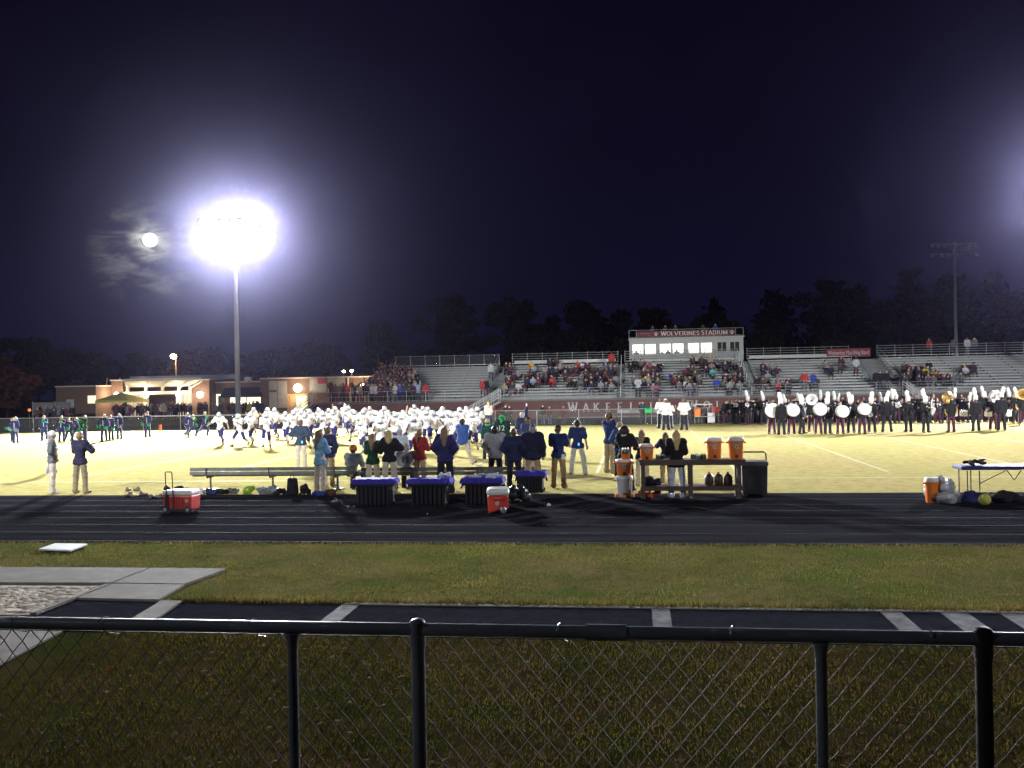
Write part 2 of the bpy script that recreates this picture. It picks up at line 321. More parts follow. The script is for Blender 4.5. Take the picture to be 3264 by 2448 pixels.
def body_groups(pose, o):
    """o: options; returns {group: [prims]}"""
    p = dict(POSES[pose]); p['w'] = .9 if o.get('fem') else 1.0
    J = skel(p); g = {}; bulk = o.get('bulk', .0)
    def P(grp, a, b, ra, rb=None, s=ONE, mi=0): g.setdefault(grp, []).append((A3(*a), A3(*b), ra, rb if rb is not None else ra, A3(*s), mi))
    sp, fw = J['sp'], J['fw']; pel = J['pel']; X = A3(1, 0, 0)
    H = lambda *q: J['hc']+J['HM']@A3(*q)
    fl = (1, .8, 1)
    # skin body
    P('body', J['hipL'], J['hipR'], .085, .085, (1, .95, 1)); P('body', pel, pel+sp*.2, .11, .105, (1, .8, 1)); P('body', pel+sp*.34-X*.07, pel+sp*.34+X*.07, .105, .105, fl); P('body', J['shL'], J['shR'], .055, .055)
    P('body', J['neck']-sp*.03, J['hc'], .052, .05)
    P('body', H(0, -.015, .02), H(0, .012, .025), .09, .088, (.92, 1, 1.05)); P('body', H(0, .03, -.045), H(0, .04, -.07), .058, .045, (.95, 1, 1))
    P('body', H(0, .095, -.005), H(0, .112, -.03), .012, .016); P('body', H(-.085, -.005, -.01), H(-.088, -.01, -.03), .018, .014, (.6, 1, 1)); P('body', H(.085, -.005, -.01), H(.088, -.01, -.03), .018, .014, (.6, 1, 1))
    P('body', H(-.03, .085, .02), H(.03, .085, .02), .018, .018)
    for s, sd in (('L', -1), ('R', 1)):
        sh, el, wr, fd = J['sh'+s], J['el'+s], J['wr'+s], J['fd'+s]
        P('body', sh, el, .05, .04); P('body', el, wr, .041, .028)
        side = np.cross(fd, A3(0, 0, 1)); side = A3(0, 1, 0) if np.linalg.norm(side) < .3 else side/np.linalg.norm(side); up2 = np.cross(side, fd)
        pal = wr+fd*.075; P('body', wr, pal, .027, .032)
        if o.get('fine'):
            for q, ln in zip((-1.5, -.5, .5, 1.5), (.058, .07, .074, .064)):
                b0 = pal+side*q*.017+fd*.01; m_ = b0+fd*ln*.55; P('body', b0, m_, .0105, .010); P('body', m_, m_+(fd*.7-A3(sd*.55, 0, 0)+up2*.0)*ln*.45, .010, .009)
            t0 = wr+fd*.03+side*.03; P('body', t0, t0+(fd*.7+side*.75)*.055, .013, .011)
        else:
            P('body', pal, pal+fd*.06-A3(sd*.012, 0, 0), .028, .02); P('body', wr+fd*.03+side*.02, wr+fd*.07+side*.045, .015, .012)
        P('body', J['hip'+s], J['knee'+s], .083, .056); P('body', J['knee'+s], J['ank'+s], .054, .038); P('body', J['ank'+s], J['toe'+s]+A3(0, 0, .01), .038, .03)
        c = J['knee'+s]*.62+J['ank'+s]*.38; P('body', c-fw*.012, c-fw*.01+A3(0, 0, -.05), .056, .045)
        # shoe
        P('shoe'+s, J['ank'+s]+A3(0, -.025, -.045), J['toe'+s], .046, .042, (.95, 1, .95)); P('shoe'+s, J['ank'+s]+A3(0, 0, -.0), J['ank'+s]+A3(0, 0, -.04), .046, .05)
        # trousers
        tb = o.get('tbulk', .012)
        if o.get('kneepants'):
            kk = J['knee'+s]*.86+J['ank'+s]*.14; P('trousers', J['hip'+s], J['knee'+s], .10, .075); P('trousers', J['knee'+s], kk, .074, .066)
            P('sock'+'', kk, J['ank'+s], .056, .045)
        else:
            an = J['ank'+s]+A3(0, 0, -.015); P('trousers', J['hip'+s]*.95+J['knee'+s]*.05, J['knee'+s], .088+tb*.5, .068+tb); P('trousers', J['knee'+s], an, .064+tb, .052+tb*1.6)
            P('trousers', an, an+A3(0, 0, .015), .055+tb*1.6)
            if o.get('stripe'):
                dx = X*sd*(.052+tb); P('stripe', J['hip'+s]+dx*1.35+A3(0, 0, -.05), J['knee'+s]+dx*1.1, .022, .02); P('stripe', J['knee'+s]+dx*1.1, an+dx, .02, .024)
        # sleeves
        q = .014+bulk
        if o.get('short'): em = sh*.2+el*.8; P('top', sh, em, .062+q, .058+q)
        else:
            P('top', sh, el, .056+q, .05+q); P('top', el, wr*.93+el*.07, .05+q, .036+q*.8)
            if o.get('cuff'): P('cuff', wr*.9+el*.1, wr*1.0, .044, .044)
        if o.get('pads'):
            P('top', sh+sp*.02, sh+sp*.02+X*sd*.03, .1, .095)
        if o.get('yoke'):
            P('yoke', sh+sp*.035-X*sd*.05, sh+X*sd*.012-sp*.05, .056, .066)
        if o.get('epaulet'):
            P('epaulet', sh+sp*.05-X*sd*.03, sh+sp*.05+X*sd*.03, .035, .03)
    P('trousers', J['hipL'], J['hipR'], .098, .098, (1, .97, 1)); P('trousers', pel+sp*.04-X*.03, pel+sp*.04+X*.03, .108, .108, (1, .82, 1))
    q = .012+bulk; lng = o.get('long', 0.0)
    if not o.get('sit_hem') and not POSES[pose].get('sit'):
        P('top', pel-sp*(.015+lng*.5)-X*.075, pel-sp*(.015+lng*.5)+X*.075, .108+q*.8, .108+q*.8, (1, .9, .75)); P('top', pel-sp*(.07+lng)-X*.092, pel-sp*(.07+lng)+X*.092, .1+q*.8, .1+q*.8, (1, 1.0, .5))
    else: P('top', pel+sp*.03-X*.04, pel+sp*.03+X*.04, .11+q, .11+q, (1, .9, .8))
    P('top', pel+sp*.02, pel+sp*.22, .12+q, .118+q, (1.02, .82, 1)); P('top', pel+sp*.34-X*.075, pel+sp*.34+X*.075, .113+q, .113+q, (1, .86, 1)); P('top', J['shL']-sp*.01, J['shR']-sp*.01, .062+q, .062+q, (1, .95, 1))
    P('top', J['neck']-sp*.045, J['neck']-sp*.005, .07+q*.5, .055+q*.3)
    if o.get('belly'): P('top', pel+sp*.12+fw*.06, pel+sp*.2+fw*.05, .13, .13)
    if o.get('hood'): P('top', J['neck']-fw*.06-sp*.02-X*.03, J['neck']-fw*.06-sp*.02+X*.03, .062, .062, (1.15, .8, .9))
    if o.get('hoodup'): P('hood', H(0, -.02, .02), J['neck']-fw*.02, .118, .09)
    if o.get('pads'): P('top', pel+sp*.42-X*.11, pel+sp*.42+X*.11, .118, .118, (1, 1.02, .8))
    if o.get('vstripe'): P('vstripe', pel+sp*.02+fw*.105, pel+sp*.36+fw*.115, .03, .03, (.9, .8, 1))
    if o.get('panel'): P('panel', pel+sp*.06+fw*.07-X*.0, pel+sp*.38+fw*.06, .065, .085, (1.0, .8, 1))
    if o.get('belt'): P('belt', pel+sp*.065-X*.05, pel+sp*.065+X*.05, .112, .112, (1, .86, .22))
    hr = o.get('hair')
    if hr:
        P('hair', H(0, -.022, .03), H(0, .0, .045), .1, .093, (.96, 1, 1)); P('hair', H(0, -.05, -.01), H(0, -.05, -.045), .075, .05, (1.0, .8, 1))
        if hr in ('long', 'mid'):
            z = -.34 if hr == 'long' else -.2
            P('hair', H(0, -.055, .0), H(0, -.085, -.13), .088, .085, (1.0, .62, 1)); P('hair', H(0, -.085, -.13), J['hc']+A3(0, -.125, z) if POSES[pose].get('lean', 0) < 20 else H(0, -.1, z), .085, .05, (1.0, .5, 1))
            P('hair', H(-.075, -.01, .0), H(-.085, -.03, -.17), .035, .03); P('hair', H(.075, -.01, .0), H(.085, -.03, -.17), .035, .03)
        if hr == 'pony': P('hair', H(0, -.1, .02), H(0, -.15, -.02), .035, .045); P('hair', H(0, -.15, -.02), H(0, -.15, -.24), .045, .02)
        if hr == 'big': P('hair', H(-.03, -.04, -.01), H(.03, -.04, -.01), .115, .115)
    ht = o.get('hat')
    if ht in ('cap', 'visor'):
        sgn = -1 if o.get('backwards') else 1
        P('cap', H(0, -.01, .045), H(0, .0, .055), .101, .095, (.97, 1.02, 1)); P('cap', H(-.03, sgn*.1, .035), H(.03, sgn*.1, .035), .052, .052, (1, 1.5, .18))
    if ht == 'knit': P('cap', H(0, -.01, .04), H(0, 0, .06), .108, .1); P('cap', H(-.0, -.01, .02), H(0, 0, .02), .112, .112, (1, 1, .35))
    if ht == 'pomknit': P('cap', H(0, -.01, .04), H(0, 0, .07), .108, .1); P('cap', H(0, 0, .19), H(0, 0, .195), .035)
    if ht == 'helmet':
        P('helmet', H(0, -.02, .02), H(0, .01, .03), .124, .12, (.92, 1.05, 1)); P('helmet', H(-.1, .0, -.05), H(-.1, .04, -.07), .045, .035, (.5, 1, 1)); P('helmet', H(.1, .0, -.05), H(.1, .04, -.07), .045, .035, (.5, 1, 1)); P('helmet', H(0, -.07, -.04), H(0, -.06, -.07), .085, .07)
    if o.get('headset'):
        P('headset', H(-.1, 0, -.01), H(-.1, 0, .0), .035, .035, (.5, 1, 1)); P('headset', H(.1, 0, -.01), H(.1, 0, .0), .035, .035, (.5, 1, 1))
        for a0 in range(-90, 90, 30): P('headset', H(.112*math.sin(R(a0)), 0, .01+.125*math.cos(R(a0))), H(.112*math.sin(R(a0+30)), 0, .01+.125*math.cos(R(a0+30))), .014)
    if o.get('bandana'): P('cap', H(0, -.015, .03), H(0, .01, .04), .106, .102); P('cap', H(0, -.1, -.02), H(0, -.12, -.12), .045, .03)
    if o.get('scarf'): P('scarf', J['neck']+A3(-.03, 0, .01), J['neck']+A3(.03, 0, .01), .085, .085, (1.2, 1.1, .7))
    if o.get('skirt'): P('skirt', pel-sp*.02, pel-sp*.22, .14, .19, (1, .9, 1))
    return g, J
_bcache = {}
def person_meshes(pose, o, res, single=False):
    key = (pose, tuple(sorted(o.items())), res, single)
    if key in _bcache: return _bcache[key]
    g, J = body_groups(pose, o); out_ = {}
    if single:
        order = ['body', 'top', 'trousers', 'hair', 'cap', 'shoeL', 'shoeR', 'hood', 'scarf']; mi = {'body': 0, 'top': 1, 'trousers': 2, 'hair': 3, 'cap': 4, 'shoeL': 5, 'shoeR': 5, 'hood': 1, 'scarf': 4}
        pr = [(a, b, ra, rb, s, mi[k]) for k in order if k in g for (a, b, ra, rb, s, _) in g[k]]
        v, f, m = surfnet(pr, res, .02); me = npmesh('person', v, f, [None]*0, None)
        for _ in range(6): me.materials.append(None)
        me.polygons.foreach_set('material_index', m.astype(np.int32)); me.polygons.foreach_set('use_smooth', np.ones(len(f), bool)); out_ = me
    else:
        for k, pr in g.items():
            v, f, m = surfnet(pr, res*.8 if k in ('body',) and o.get('fine') else res*.8 if k not in ('body', 'top', 'trousers') else res, .022 if k in ('body',) else .035, .005 if k in ('top', 'trousers') and res < .02 else 0)
            me = npmesh(k, v, f, []); me.materials.append(None); me.polygons.foreach_set('use_smooth', np.ones(len(f), bool)); out_[k] = me
    _bcache[key] = (out_, J); return _bcache[key]
def setmat(o, i, m): o.material_slots[i].link = 'OBJECT'; o.material_slots[i].material = m
NAMES = {'top': 'jacket', 'shoeL': 'shoe', 'shoeR': 'shoe'}
SKIN = [mat('skin_%d' % i, c, .55, .06, 12) for i, c in enumerate([(.55, .34, .25), (.62, .40, .30), (.28, .15, .09), (.42, .25, .17), (.13, .07, .045)])]
HAIR = {'blonde': mat('hair_blonde', (.50, .36, .15), .5, .45, 60, bump=.5, bscale=120), 'brown': mat('hair_brown', (.13, .075, .035), .5, .4, 60, bump=.5, bscale=120), 'black': mat('hair_black', (.018, .014, .012), .5, .2, 40), 'gray': mat('hair_gray', (.35, .34, .33), .6, .2, 40), 'red': mat('hair_auburn', (.30, .10, .03), .5, .2, 40), 'light_brown': mat('hair_light_brown', (.28, .18, .09), .5, .4, 60, bump=.5, bscale=120)}
SHOE = mat('shoe_dark', (.05, .045, .04), .6); SHOEW = mat('shoe_white', (.6, .6, .6), .6)
def person(loc, face, h, pose, o, cols, label, group=None, res=.03, names={}, cat='person'):
    """cols: group -> material. face: degrees, 0 looks away from the camera"""
    ms, J = person_meshes(pose, o, res); s = h/1.75
    t = thing('person', label, cat, loc, R(face), group); t.scale = (s, s, s); parts = {}
    for k, me in ms.items():
        nm = names.get(k, NAMES.get(k, k)); ob = link(nm, me, t)
        m = cols.get(k) or (cols['body'] if k == 'body' else cols.get('shoe') if k in ('shoeL', 'shoeR') else cols.get('hat') if k == 'cap' else None) or SHOE
        setmat(ob, 0, m); parts[k] = ob
    return t, parts, J, s
# ---------------------------------------------------------------- ground
def grassmat(name, a, b_, c, s1=.6, s2=9, bump=.6):
    m = bpy.data.materials.new(name); m.use_nodes = True; t = m.node_tree; n = t.nodes; l = t.links; bs = n['Principled BSDF']; bs.inputs['Roughness'].default_value = .9; bs.inputs['Specular IOR Level'].default_value = .0
    co = n.new('ShaderNodeTexCoord')
    n1 = n.new('ShaderNodeTexNoise'); n1.inputs['Scale'].default_value = s1; n1.inputs['Detail'].default_value = 6; n1.inputs['Roughness'].default_value = .7; l.new(co.outputs['Object'], n1.inputs[0])
    n2 = n.new('ShaderNodeTexNoise'); n2.inputs['Scale'].default_value = s2; n2.inputs['Detail'].default_value = 8; n2.inputs['Roughness'].default_value = .8; l.new(co.outputs['Object'], n2.inputs[0])
    r1 = n.new('ShaderNodeValToRGB'); l.new(n1.outputs[0], r1.inputs[0]); e = r1.color_ramp.elements; e[0].position = .38; e[0].color = (*a, 1); e[1].position = .62; e[1].color = (*b_, 1)
    r2 = n.new('ShaderNodeValToRGB'); l.new(n2.outputs[0], r2.inputs[0]); e = r2.color_ramp.elements; e[0].position = .46; e[0].color = (0, 0, 0, 1); e[1].position = .66; e[1].color = (.8, .8, .8, 1)
    mx = n.new('ShaderNodeMix'); mx.data_type = 'RGBA'; l.new(r2.outputs[0], mx.inputs[0]); l.new(r1.outputs[0], mx.inputs[6]); mx.inputs[7].default_value = (*c, 1)
    l.new(mx.outputs[2], bs.inputs['Base Color'])
    bp = n.new('ShaderNodeBump'); bp.inputs['Strength'].default_value = bump; bp.inputs['Distance'].default_value = .05; l.new(n2.outputs[0], bp.inputs['Height']); l.new(bp.outputs[0], bs.inputs['Normal']); return m
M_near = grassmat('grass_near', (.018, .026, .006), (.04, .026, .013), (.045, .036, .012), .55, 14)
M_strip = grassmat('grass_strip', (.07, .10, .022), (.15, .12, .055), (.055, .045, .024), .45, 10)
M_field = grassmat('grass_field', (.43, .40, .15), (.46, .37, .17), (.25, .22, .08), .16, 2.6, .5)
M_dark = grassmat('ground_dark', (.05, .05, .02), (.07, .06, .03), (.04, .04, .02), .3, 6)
def trackmat():
    m = bpy.data.materials.new('track_rubber'); m.use_nodes = True; t = m.node_tree; b_ = t.nodes['Principled BSDF']; b_.inputs['Roughness'].default_value = .95; b_.inputs['Specular IOR Level'].default_value = .0
    c = t.nodes.new('ShaderNodeTexCoord'); mp_ = t.nodes.new('ShaderNodeMapping'); mp_.inputs['Scale'].default_value = (.12, 1.5, 1); t.links.new(c.outputs['Object'], mp_.inputs[0])
    a1 = t.nodes.new('ShaderNodeTexNoise'); a1.inputs['Scale'].default_value = 1.6; a1.inputs['Detail'].default_value = 8; a1.inputs['Roughness'].default_value = .75; t.links.new(mp_.outputs[0], a1.inputs[0])
    a2 = t.nodes.new('ShaderNodeTexNoise'); a2.inputs['Scale'].default_value = 38; a2.inputs['Detail'].default_value = 3; t.links.new(c.outputs['Object'], a2.inputs[0])
    mx_ = t.nodes.new('ShaderNodeMath'); mx_.operation = 'MULTIPLY'; t.links.new(a1.outputs[0], mx_.inputs[0]); t.links.new(a2.outputs[0], mx_.inputs[1])
    r_ = t.nodes.new('ShaderNodeValToRGB'); t.links.new(mx_.outputs[0], r_.inputs[0]); e_ = r_.color_ramp.elements; e_[0].position = .14; e_[0].color = (.009, .009, .011, 1); e_[1].position = .40; e_[1].color = (.036, .036, .042, 1); t.links.new(r_.outputs[0], b_.inputs['Base Color'])
    bp_ = t.nodes.new('ShaderNodeBump'); bp_.inputs['Strength'].default_value = .6; bp_.inputs['Distance'].default_value = .02; t.links.new(a2.outputs[0], bp_.inputs['Height']); t.links.new(bp_.outputs[0], b_.inputs['Normal']); return m
    m = mat('track_rubber', (.017, .017, .021), .95, .35, 3, bump=.5, bscale=160, spec=.02); return m
M_track = trackmat(); M_asph = mat('asphalt_runway', (.018, .019, .025), .95, .3, 5, bump=.6, bscale=140, spec=0)
M_line = mat('worn_white_line', (.028, .028, .032), .9, .6, 3, col2=(.085, .085, .092), spec=.02); M_paint = mat('worn_white_bar', (.08, .085, .09), .9, .5, 5, col2=(.15, .155, .155), spec=.05)
M_conc = mat('concrete', (.15, .14, .125), .9, .25, 2.2, bump=.3, bscale=60, spec=.03); M_sand = mat('sand', (.26, .22, .16), .95, .5, 5, bump=1, bscale=9)
M_curb = mat('concrete_edge', (.20, .185, .15), .9, .4, 6)
ys = [-260, 3.2, 3.6, 4.0, 4.5, 5.0, 5.5, 6.0, 6.5, 7.0, 400]
def bank(y):
    t = max(0, min(1, (6.6-y)/3.0)); return -.012+1.0*t*t*(3-2*t)
b = MB(); xs = [-420, 420]
for y in ys:
    for x in xs: b.v.append((x, y, bank(y)))
for i in range(len(ys)-1): b.f.append((i*2, i*2+1, i*2+3, i*2+2)); b.m.append(0)
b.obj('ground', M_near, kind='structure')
Y1, Y0 = 24.9, 16.95           # far and near edge of the near track
YE = 66.3                      # far edge of the playing field grass
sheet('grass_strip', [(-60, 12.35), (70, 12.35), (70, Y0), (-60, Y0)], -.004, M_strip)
sheet('running_track', [(-120, Y0), (130, Y0), (130, Y1), (-120, Y1)], .002, M_track)
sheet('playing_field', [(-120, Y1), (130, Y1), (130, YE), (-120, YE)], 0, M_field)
sheet('far_running_track', [(-120, YE+.5), (130, YE+.5), (130, 76), (-120, 76)], 0.004, M_track)
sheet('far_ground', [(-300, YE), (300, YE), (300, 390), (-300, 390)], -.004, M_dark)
for k in range(8):
    y = Y0+.22+k*1.07; sheet('lane_line', [(-100, y), (110, y), (110, y+.045), (-100, y+.045)], .007, M_line)
# field yard lines, seen faintly in the lit turf
M_yard = mat('field_chalk', (.52, .48, .24), .9, .25, 3)
xref = G(2495, 1387).x
for k in range(-16, 10):
    x = xref+k*4.572; sheet('yard_line', [(x, 30.5), (x+.11, 30.5), (x+.11, YE-3.2), (x, YE-3.2)], .004, M_yard)
sheet('sideline_stripe', [(-48, 28.6), (58, 28.6), (58, 28.75), (-48, 28.75)], .004, mat('field_chalk_worn', (.50, .45, .2), .9, .2, 3))
# long jump runway with painted bars
RY0, RY1 = 10.9, 12.2
sheet('jump_runway', [(G(560, 1930).x-1.6, RY0), (60, RY0), (60, RY1), (G(560, 1930).x-1.6, RY1)], .0, M_asph)
b = MB(); b.box((30.5-2.0, RY1+.05, -.004), (65, .1, .03)); b.obj('runway_edge', M_curb, kind='structure')
for px0, px1 in ((1058, 1118), (2078, 2136), (2806, 2872), (2994, 3080), (3180, 3290)):
    a, c = G(px0, 1952).x, G(px1, 1952).x; sheet('painted_bar', [(a, RY0), (c, RY0), (c, RY1), (a, RY1)], .005, M_paint)
def slab(name, P, z0, z1, m, **kw):
    b = MB(); q = [G(*p) for p in P]; b.prism([(v.x, v.y) for v in q], z0, z1); return b.obj(name, m, kind='structure', **kw)
slab('concrete_slab', [(-260, 1862), (355, 1864), (474, 1816), (-260, 1812)], -.03, .035, M_conc)
slab('concrete_slab', [(362, 1864), (590, 1867), (724, 1819), (481, 1816)], -.03, .035, M_conc)
slab('concrete_slab', [(225, 1911), (506, 1917), (588, 1869), (358, 1866)], -.03, .03, M_conc)
slab('sand_pit', [(-260, 1962), (110, 1960), (345, 1868), (-260, 1866)], -.03, .006, M_sand)
slab('sand_pit_kerb', [(96, 1963), (116, 1961), (352, 1869), (336, 1868)], -.03, .04, M_conc)
slab('asphalt_patch', [(-260, 2010), (385, 2010), (503, 1919), (222, 1912), (118, 1962), (-260, 1966)], -.03, .002, M_asph)
slab('takeoff_board', [(400, 1990), (480, 1990), (580, 1921), (515, 1920)], .0, .03, M_conc)
slab('concrete_path', [(-400, 2330), (-20, 2130), (200, 2012), (-300, 1990)], -.03, .012, M_conc)
# sand lumps in the pit
n = 700; P = []
for _ in range(n):
    p = G(random.uniform(-30, 330), random.uniform(1872, 1956)); P.append(p)
b = MB()
for p in P:
    px = proj(p)
    if px[0] > 340-(px[1]-1868)*2.5: continue
    r = random.uniform(.03, .085); b.lathe([(r, 0), (r*.75, r*.16), (r*.3, r*.26)], 6, (p.x, p.y, .004), sx=random.uniform(.9, 1.5), sy=random.uniform(.7, 1.3))
b.obj('loose_sand', M_sand, kind='stuff', smooth=True)
# ---------------------------------------------------------------- grass blades and leaves in front
def blades(name, x0, x1, y0, y1, n, h, w, m, kind='stuff', zf=None, avoid=None, clump=0):
    x = rng.uniform(x0, x1, n); y = rng.uniform(y0, y1, n)
    if clump:
        cx = rng.uniform(x0, x1, clump); cy = rng.uniform(y0, y1, clump); pick = rng.integers(0, clump, n//2)
        x[:n//2] = cx[pick]+rng.normal(0, .12, n//2); y[:n//2] = cy[pick]+rng.normal(0, .12, n//2); y = np.clip(y, y0, y1)
    keep = np.ones(n, bool)
    if avoid:
        for q in avoid: keep &= ~q(x, y)
    x, y = x[keep], y[keep]; n = len(x); z = zf(y) if zf else np.zeros(n)
    a = rng.uniform(0, 2*np.pi, n); hh = h*rng.uniform(.4, 1.25, n); ww = w*rng.uniform(.6, 1.4, n); tl = rng.normal(0, .55, n)*hh; ta = rng.uniform(0, 2*np.pi, n)
    v = np.empty((n, 3, 3)); dx, dy = np.cos(a)*ww/2, np.sin(a)*ww/2
    v[:, 0] = np.stack([x-dx, y-dy, z-.005], 1); v[:, 1] = np.stack([x+dx, y+dy, z-.005], 1); v[:, 2] = np.stack([x+np.cos(ta)*tl, y+np.sin(ta)*tl, z+hh], 1)
    me = npmesh(name, v.reshape(-1, 3), np.arange(n*3).reshape(-1, 3), m, rng.integers(0, len(m), n)); return link(name, me, kind=kind)
def mb(name, c):
    m = mat(name, c, .85, .55, .6, spec=.05, col2=(c[0]*1.5+.03, c[1]*1.15+.01, c[2]*1.1)); t = m.node_tree; b_ = t.nodes['Principled BSDF']; tr = t.nodes.new('ShaderNodeBsdfTranslucent'); mx_ = t.nodes.new('ShaderNodeMixShader'); mx_.inputs[0].default_value = .5
    src = b_.inputs['Base Color'].links[0].from_socket; t.links.new(src, tr.inputs[0]); t.links.new(b_.outputs[0], mx_.inputs[1]); t.links.new(tr.outputs[0], mx_.inputs[2]); t.links.new(mx_.outputs[0], t.nodes['Material Output'].inputs[0]); return m
gA, gB, gC, gD = mb('blade_green', (.08, .125, .028)), mb('blade_olive', (.10, .118, .034)), mb('blade_straw', (.17, .14, .065)), mb('blade_dark', (.06, .08, .016))
bankv = lambda y: np.vectorize(bank)(y)+.012
def inpoly(P):
    q = [G(*p) for p in P]
    def f(x, y):
        c = np.zeros(len(x), bool); j = len(q)-1
        for i in range(len(q)):
            a, b2 = q[i], q[j]; c ^= ((a.y > y) != (b2.y > y)) & (x < (b2.x-a.x)*(y-a.y)/(b2.y-a.y+1e-12)+a.x); j = i
        return c
    return f
path_av = [inpoly([(-400, 2330), (-20, 2130), (200, 2012), (-300, 1990)])]
slab_av = [inpoly([(-400, 2010), (395, 2010), (600, 1872), (730, 1817), (-400, 1808)]), inpoly([(125, 1759), (175, 1740), (280, 1742), (222, 1764)])]
nA, nB, nC, nD = mb('near_green', (.035, .062, .008)), mb('near_olive', (.048, .055, .011)), mb('near_straw', (.085, .068, .030)), mb('near_dark', (.014, .022, .005))
blades('grass', -6.5, 7.5, 5.2, 10.95, 95000, .032, .008, [nA, nB, nD, nB, nC, nD], zf=bankv, avoid=path_av, clump=900)
blades('strip_grass', -12, 12, 12.32, Y0+.05, 68000, .04, .012, [gA, gB, gC, gA, gA], avoid=slab_av, clump=900)
blades('edge_grass', -12, 12, 12.22, 12.5, 9000, .085, .016, [gD, gB, gC, gD], avoid=slab_av)
blades('edge_grass', -14, 14, Y0-.1, Y0+.12, 3500, .045, .014, [gD, gB, gC])
# fallen leaves
n = 1500; x = rng.uniform(-6, 7.5, n); y = rng.uniform(5.4, 10.9, n); keep = ~path_av[0](x, y); x, y = x[keep], y[keep]; n = len(x); z = bankv(y)+rng.uniform(.012, .04, n)
a = rng.uniform(0, 6.28, n); s = rng.uniform(.018, .045, n); v = np.empty((n, 4, 3))
for k in range(4): v[:, k] = np.stack([x+np.cos(a+k*1.57)*s*(1 if k % 2 else .6), y+np.sin(a+k*1.57)*s*(1 if k % 2 else .6), z+rng.normal(0, .008, n)], 1)
link('fallen_leaves', npmesh('fallen_leaves', v.reshape(-1, 3), np.arange(n*4).reshape(-1, 4), [mb('leaf_brown', (.07, .028, .012)), mb('leaf_tan', (.09, .055, .025)), mb('leaf_dark', (.035, .014, .009))], rng.integers(0, 3, n)), kind='stuff')
# ---------------------------------------------------------------- chain link fence in front
FT = 2.95-.722; FB = FT-1.2; YF = 2.775
M_fence = mat('black_vinyl_metal', (.10, .115, .14), .36, .1, 8, metal=.0, spec=.6); M_tie = mat('bright_tie_wire', (.75, .75, .75), .25, 0, metal=1)
M_wire = mat('vinyl_wire', (.022, .023, .025), .6, .1, 8, spec=.06)
M_fpost = mat('black_post', (.012, .012, .014), .6, .1, 8, spec=.2)
fen = thing('chain_link_fence', 'dark chain link fence with round top rail and posts between camera and grass', 'fence', (0, YF, 0))
b = MB(); b.tube([(-4.5, 0, FT-.022), (-.1, 0, FT-.022)], .0198, 14); b.tube([(-.1, 0, FT-.022), (4.5, 0, FT-.022)], .0198, 14); b.tube([(-.16, 0, FT-.022), (-.04, 0, FT-.022)], .0245, 14); b.obj('top_rail', M_fence, fen, smooth=True)
for px, r in ((935, .0165), (1335, .0215), (2620, .0165), (3138, .0228), (-640, .02)):
    x = XA(px, YF, 2.0); b = MB(); b.tube([(x, .0, FB-.1), (x, .0, FT-.06)], r, 12); 
    if r > .02: b.tube([(x, -.001, FT-.075), (x, -.001, FT+.003)], r*1.12, 12); b.lathe([(r*1.1, 0), (r*.9, .006), (r*.4, .01)], 12, (x, 0, FT+.002))
    else: b.lathe([(r*1.5, 0), (r*1.15, -.02), (r, -.05)][::-1], 12, (x, 0, FT-.04))
    b.obj('post', M_fence if r < .022 else M_fpost, fen, smooth=True)
b = MB(); dw, dh = .0655, .078; nx = 244; x0 = -3.9
for i in range(nx):
    pts = []; side = 1 if i % 2 else -1
    for k in range(16):
        z = FT-.05-k*dh/2; xx = x0+i*dw/2*2*.5+(dw/4*side*(1 if k % 2 else -1)); pts.append((xx+random.uniform(-.0006, .0006), .028+(.0028 if k % 2 else -.0028), z))
    b.tube(pts, .0019, 4, cap=False)
b.obj('wire_mesh', M_wire, fen, kind='stuff')
b = MB(); b.tube([(-4.5, .028, FT-.052), (4.5, .028, FT-.052)], .002, 4); b.obj('tension_wire', M_wire, fen)
for px in (47, 333, 805, 1782, 2332, 2968):
    x = XA(px, YF, FT); b = MB(); pts = [(x+.012*t/6.28*3, math.sin(t)*.0255, FT-.022+math.cos(t)*.0255) for t in [i*.4-1.2 for i in range(12)]]; pts.append((x+.03, .03, FT-.06)); b.tube(pts, .0016, 5); b.obj('tie_wire', M_tie, fen, smooth=True)
x = XA(1600, YF, FT-.05); b = MB(); b.tube([(x-.03, -.03, FT-.046), (x-.012, -.034, FT-.054), (x+.012, -.034, FT-.06), (x+.03, -.032, FT-.06), (x+.04, -.03, FT-.05)], .0017, 5); o = b.obj('bent_wire', M_tie, fen, smooth=True)

# ---------------------------------------------------------------- far boundary fence, wall and grandstand
M_galv = mat('galvanised', (.34, .35, .36), .5, .1, 3, metal=.3); M_alu = mat('aluminium_seat', (.34, .35, .34), .42, .12, 1.2, metal=.35); M_alud = mat('aluminium_foot', (.22, .225, .22), .55, .15, 1.2, metal=.25)
M_ris = mat('aluminium_riser', (.24, .245, .235), .6, .12, .8, metal=.1); M_steel = mat('dark_steel', (.07, .08, .08), .6)
def mesh_mat(name, col, sc_, th):
    """see-through woven mesh for fences too far off to build wire by wire"""
    m = bpy.data.materials.new(name); m.use_nodes = True; t = m.node_tree; n = t.nodes; l = t.links; bs = n['Principled BSDF']; bs.inputs['Base Color'].default_value = (*col, 1); bs.inputs['Roughness'].default_value = .6; bs.inputs['Alpha'].default_value = th; return m
M_screen = mesh_mat('far_wire_mesh', (.10, .10, .10), 1, .22)
ff = thing('boundary_fence', 'low galvanised chain link fence along the far edge of the lit field', 'fence', (0, YE+.35, 0))
b = MB(); b.tube([(-75, 0, 1.1), (75, 0, 1.1)], .025, 6); b.obj('top_rail', M_galv, ff)
b = MB(); b.box((0, .03, .55), (150, .004, 1.08)); b.obj('wire_mesh', M_screen, ff)
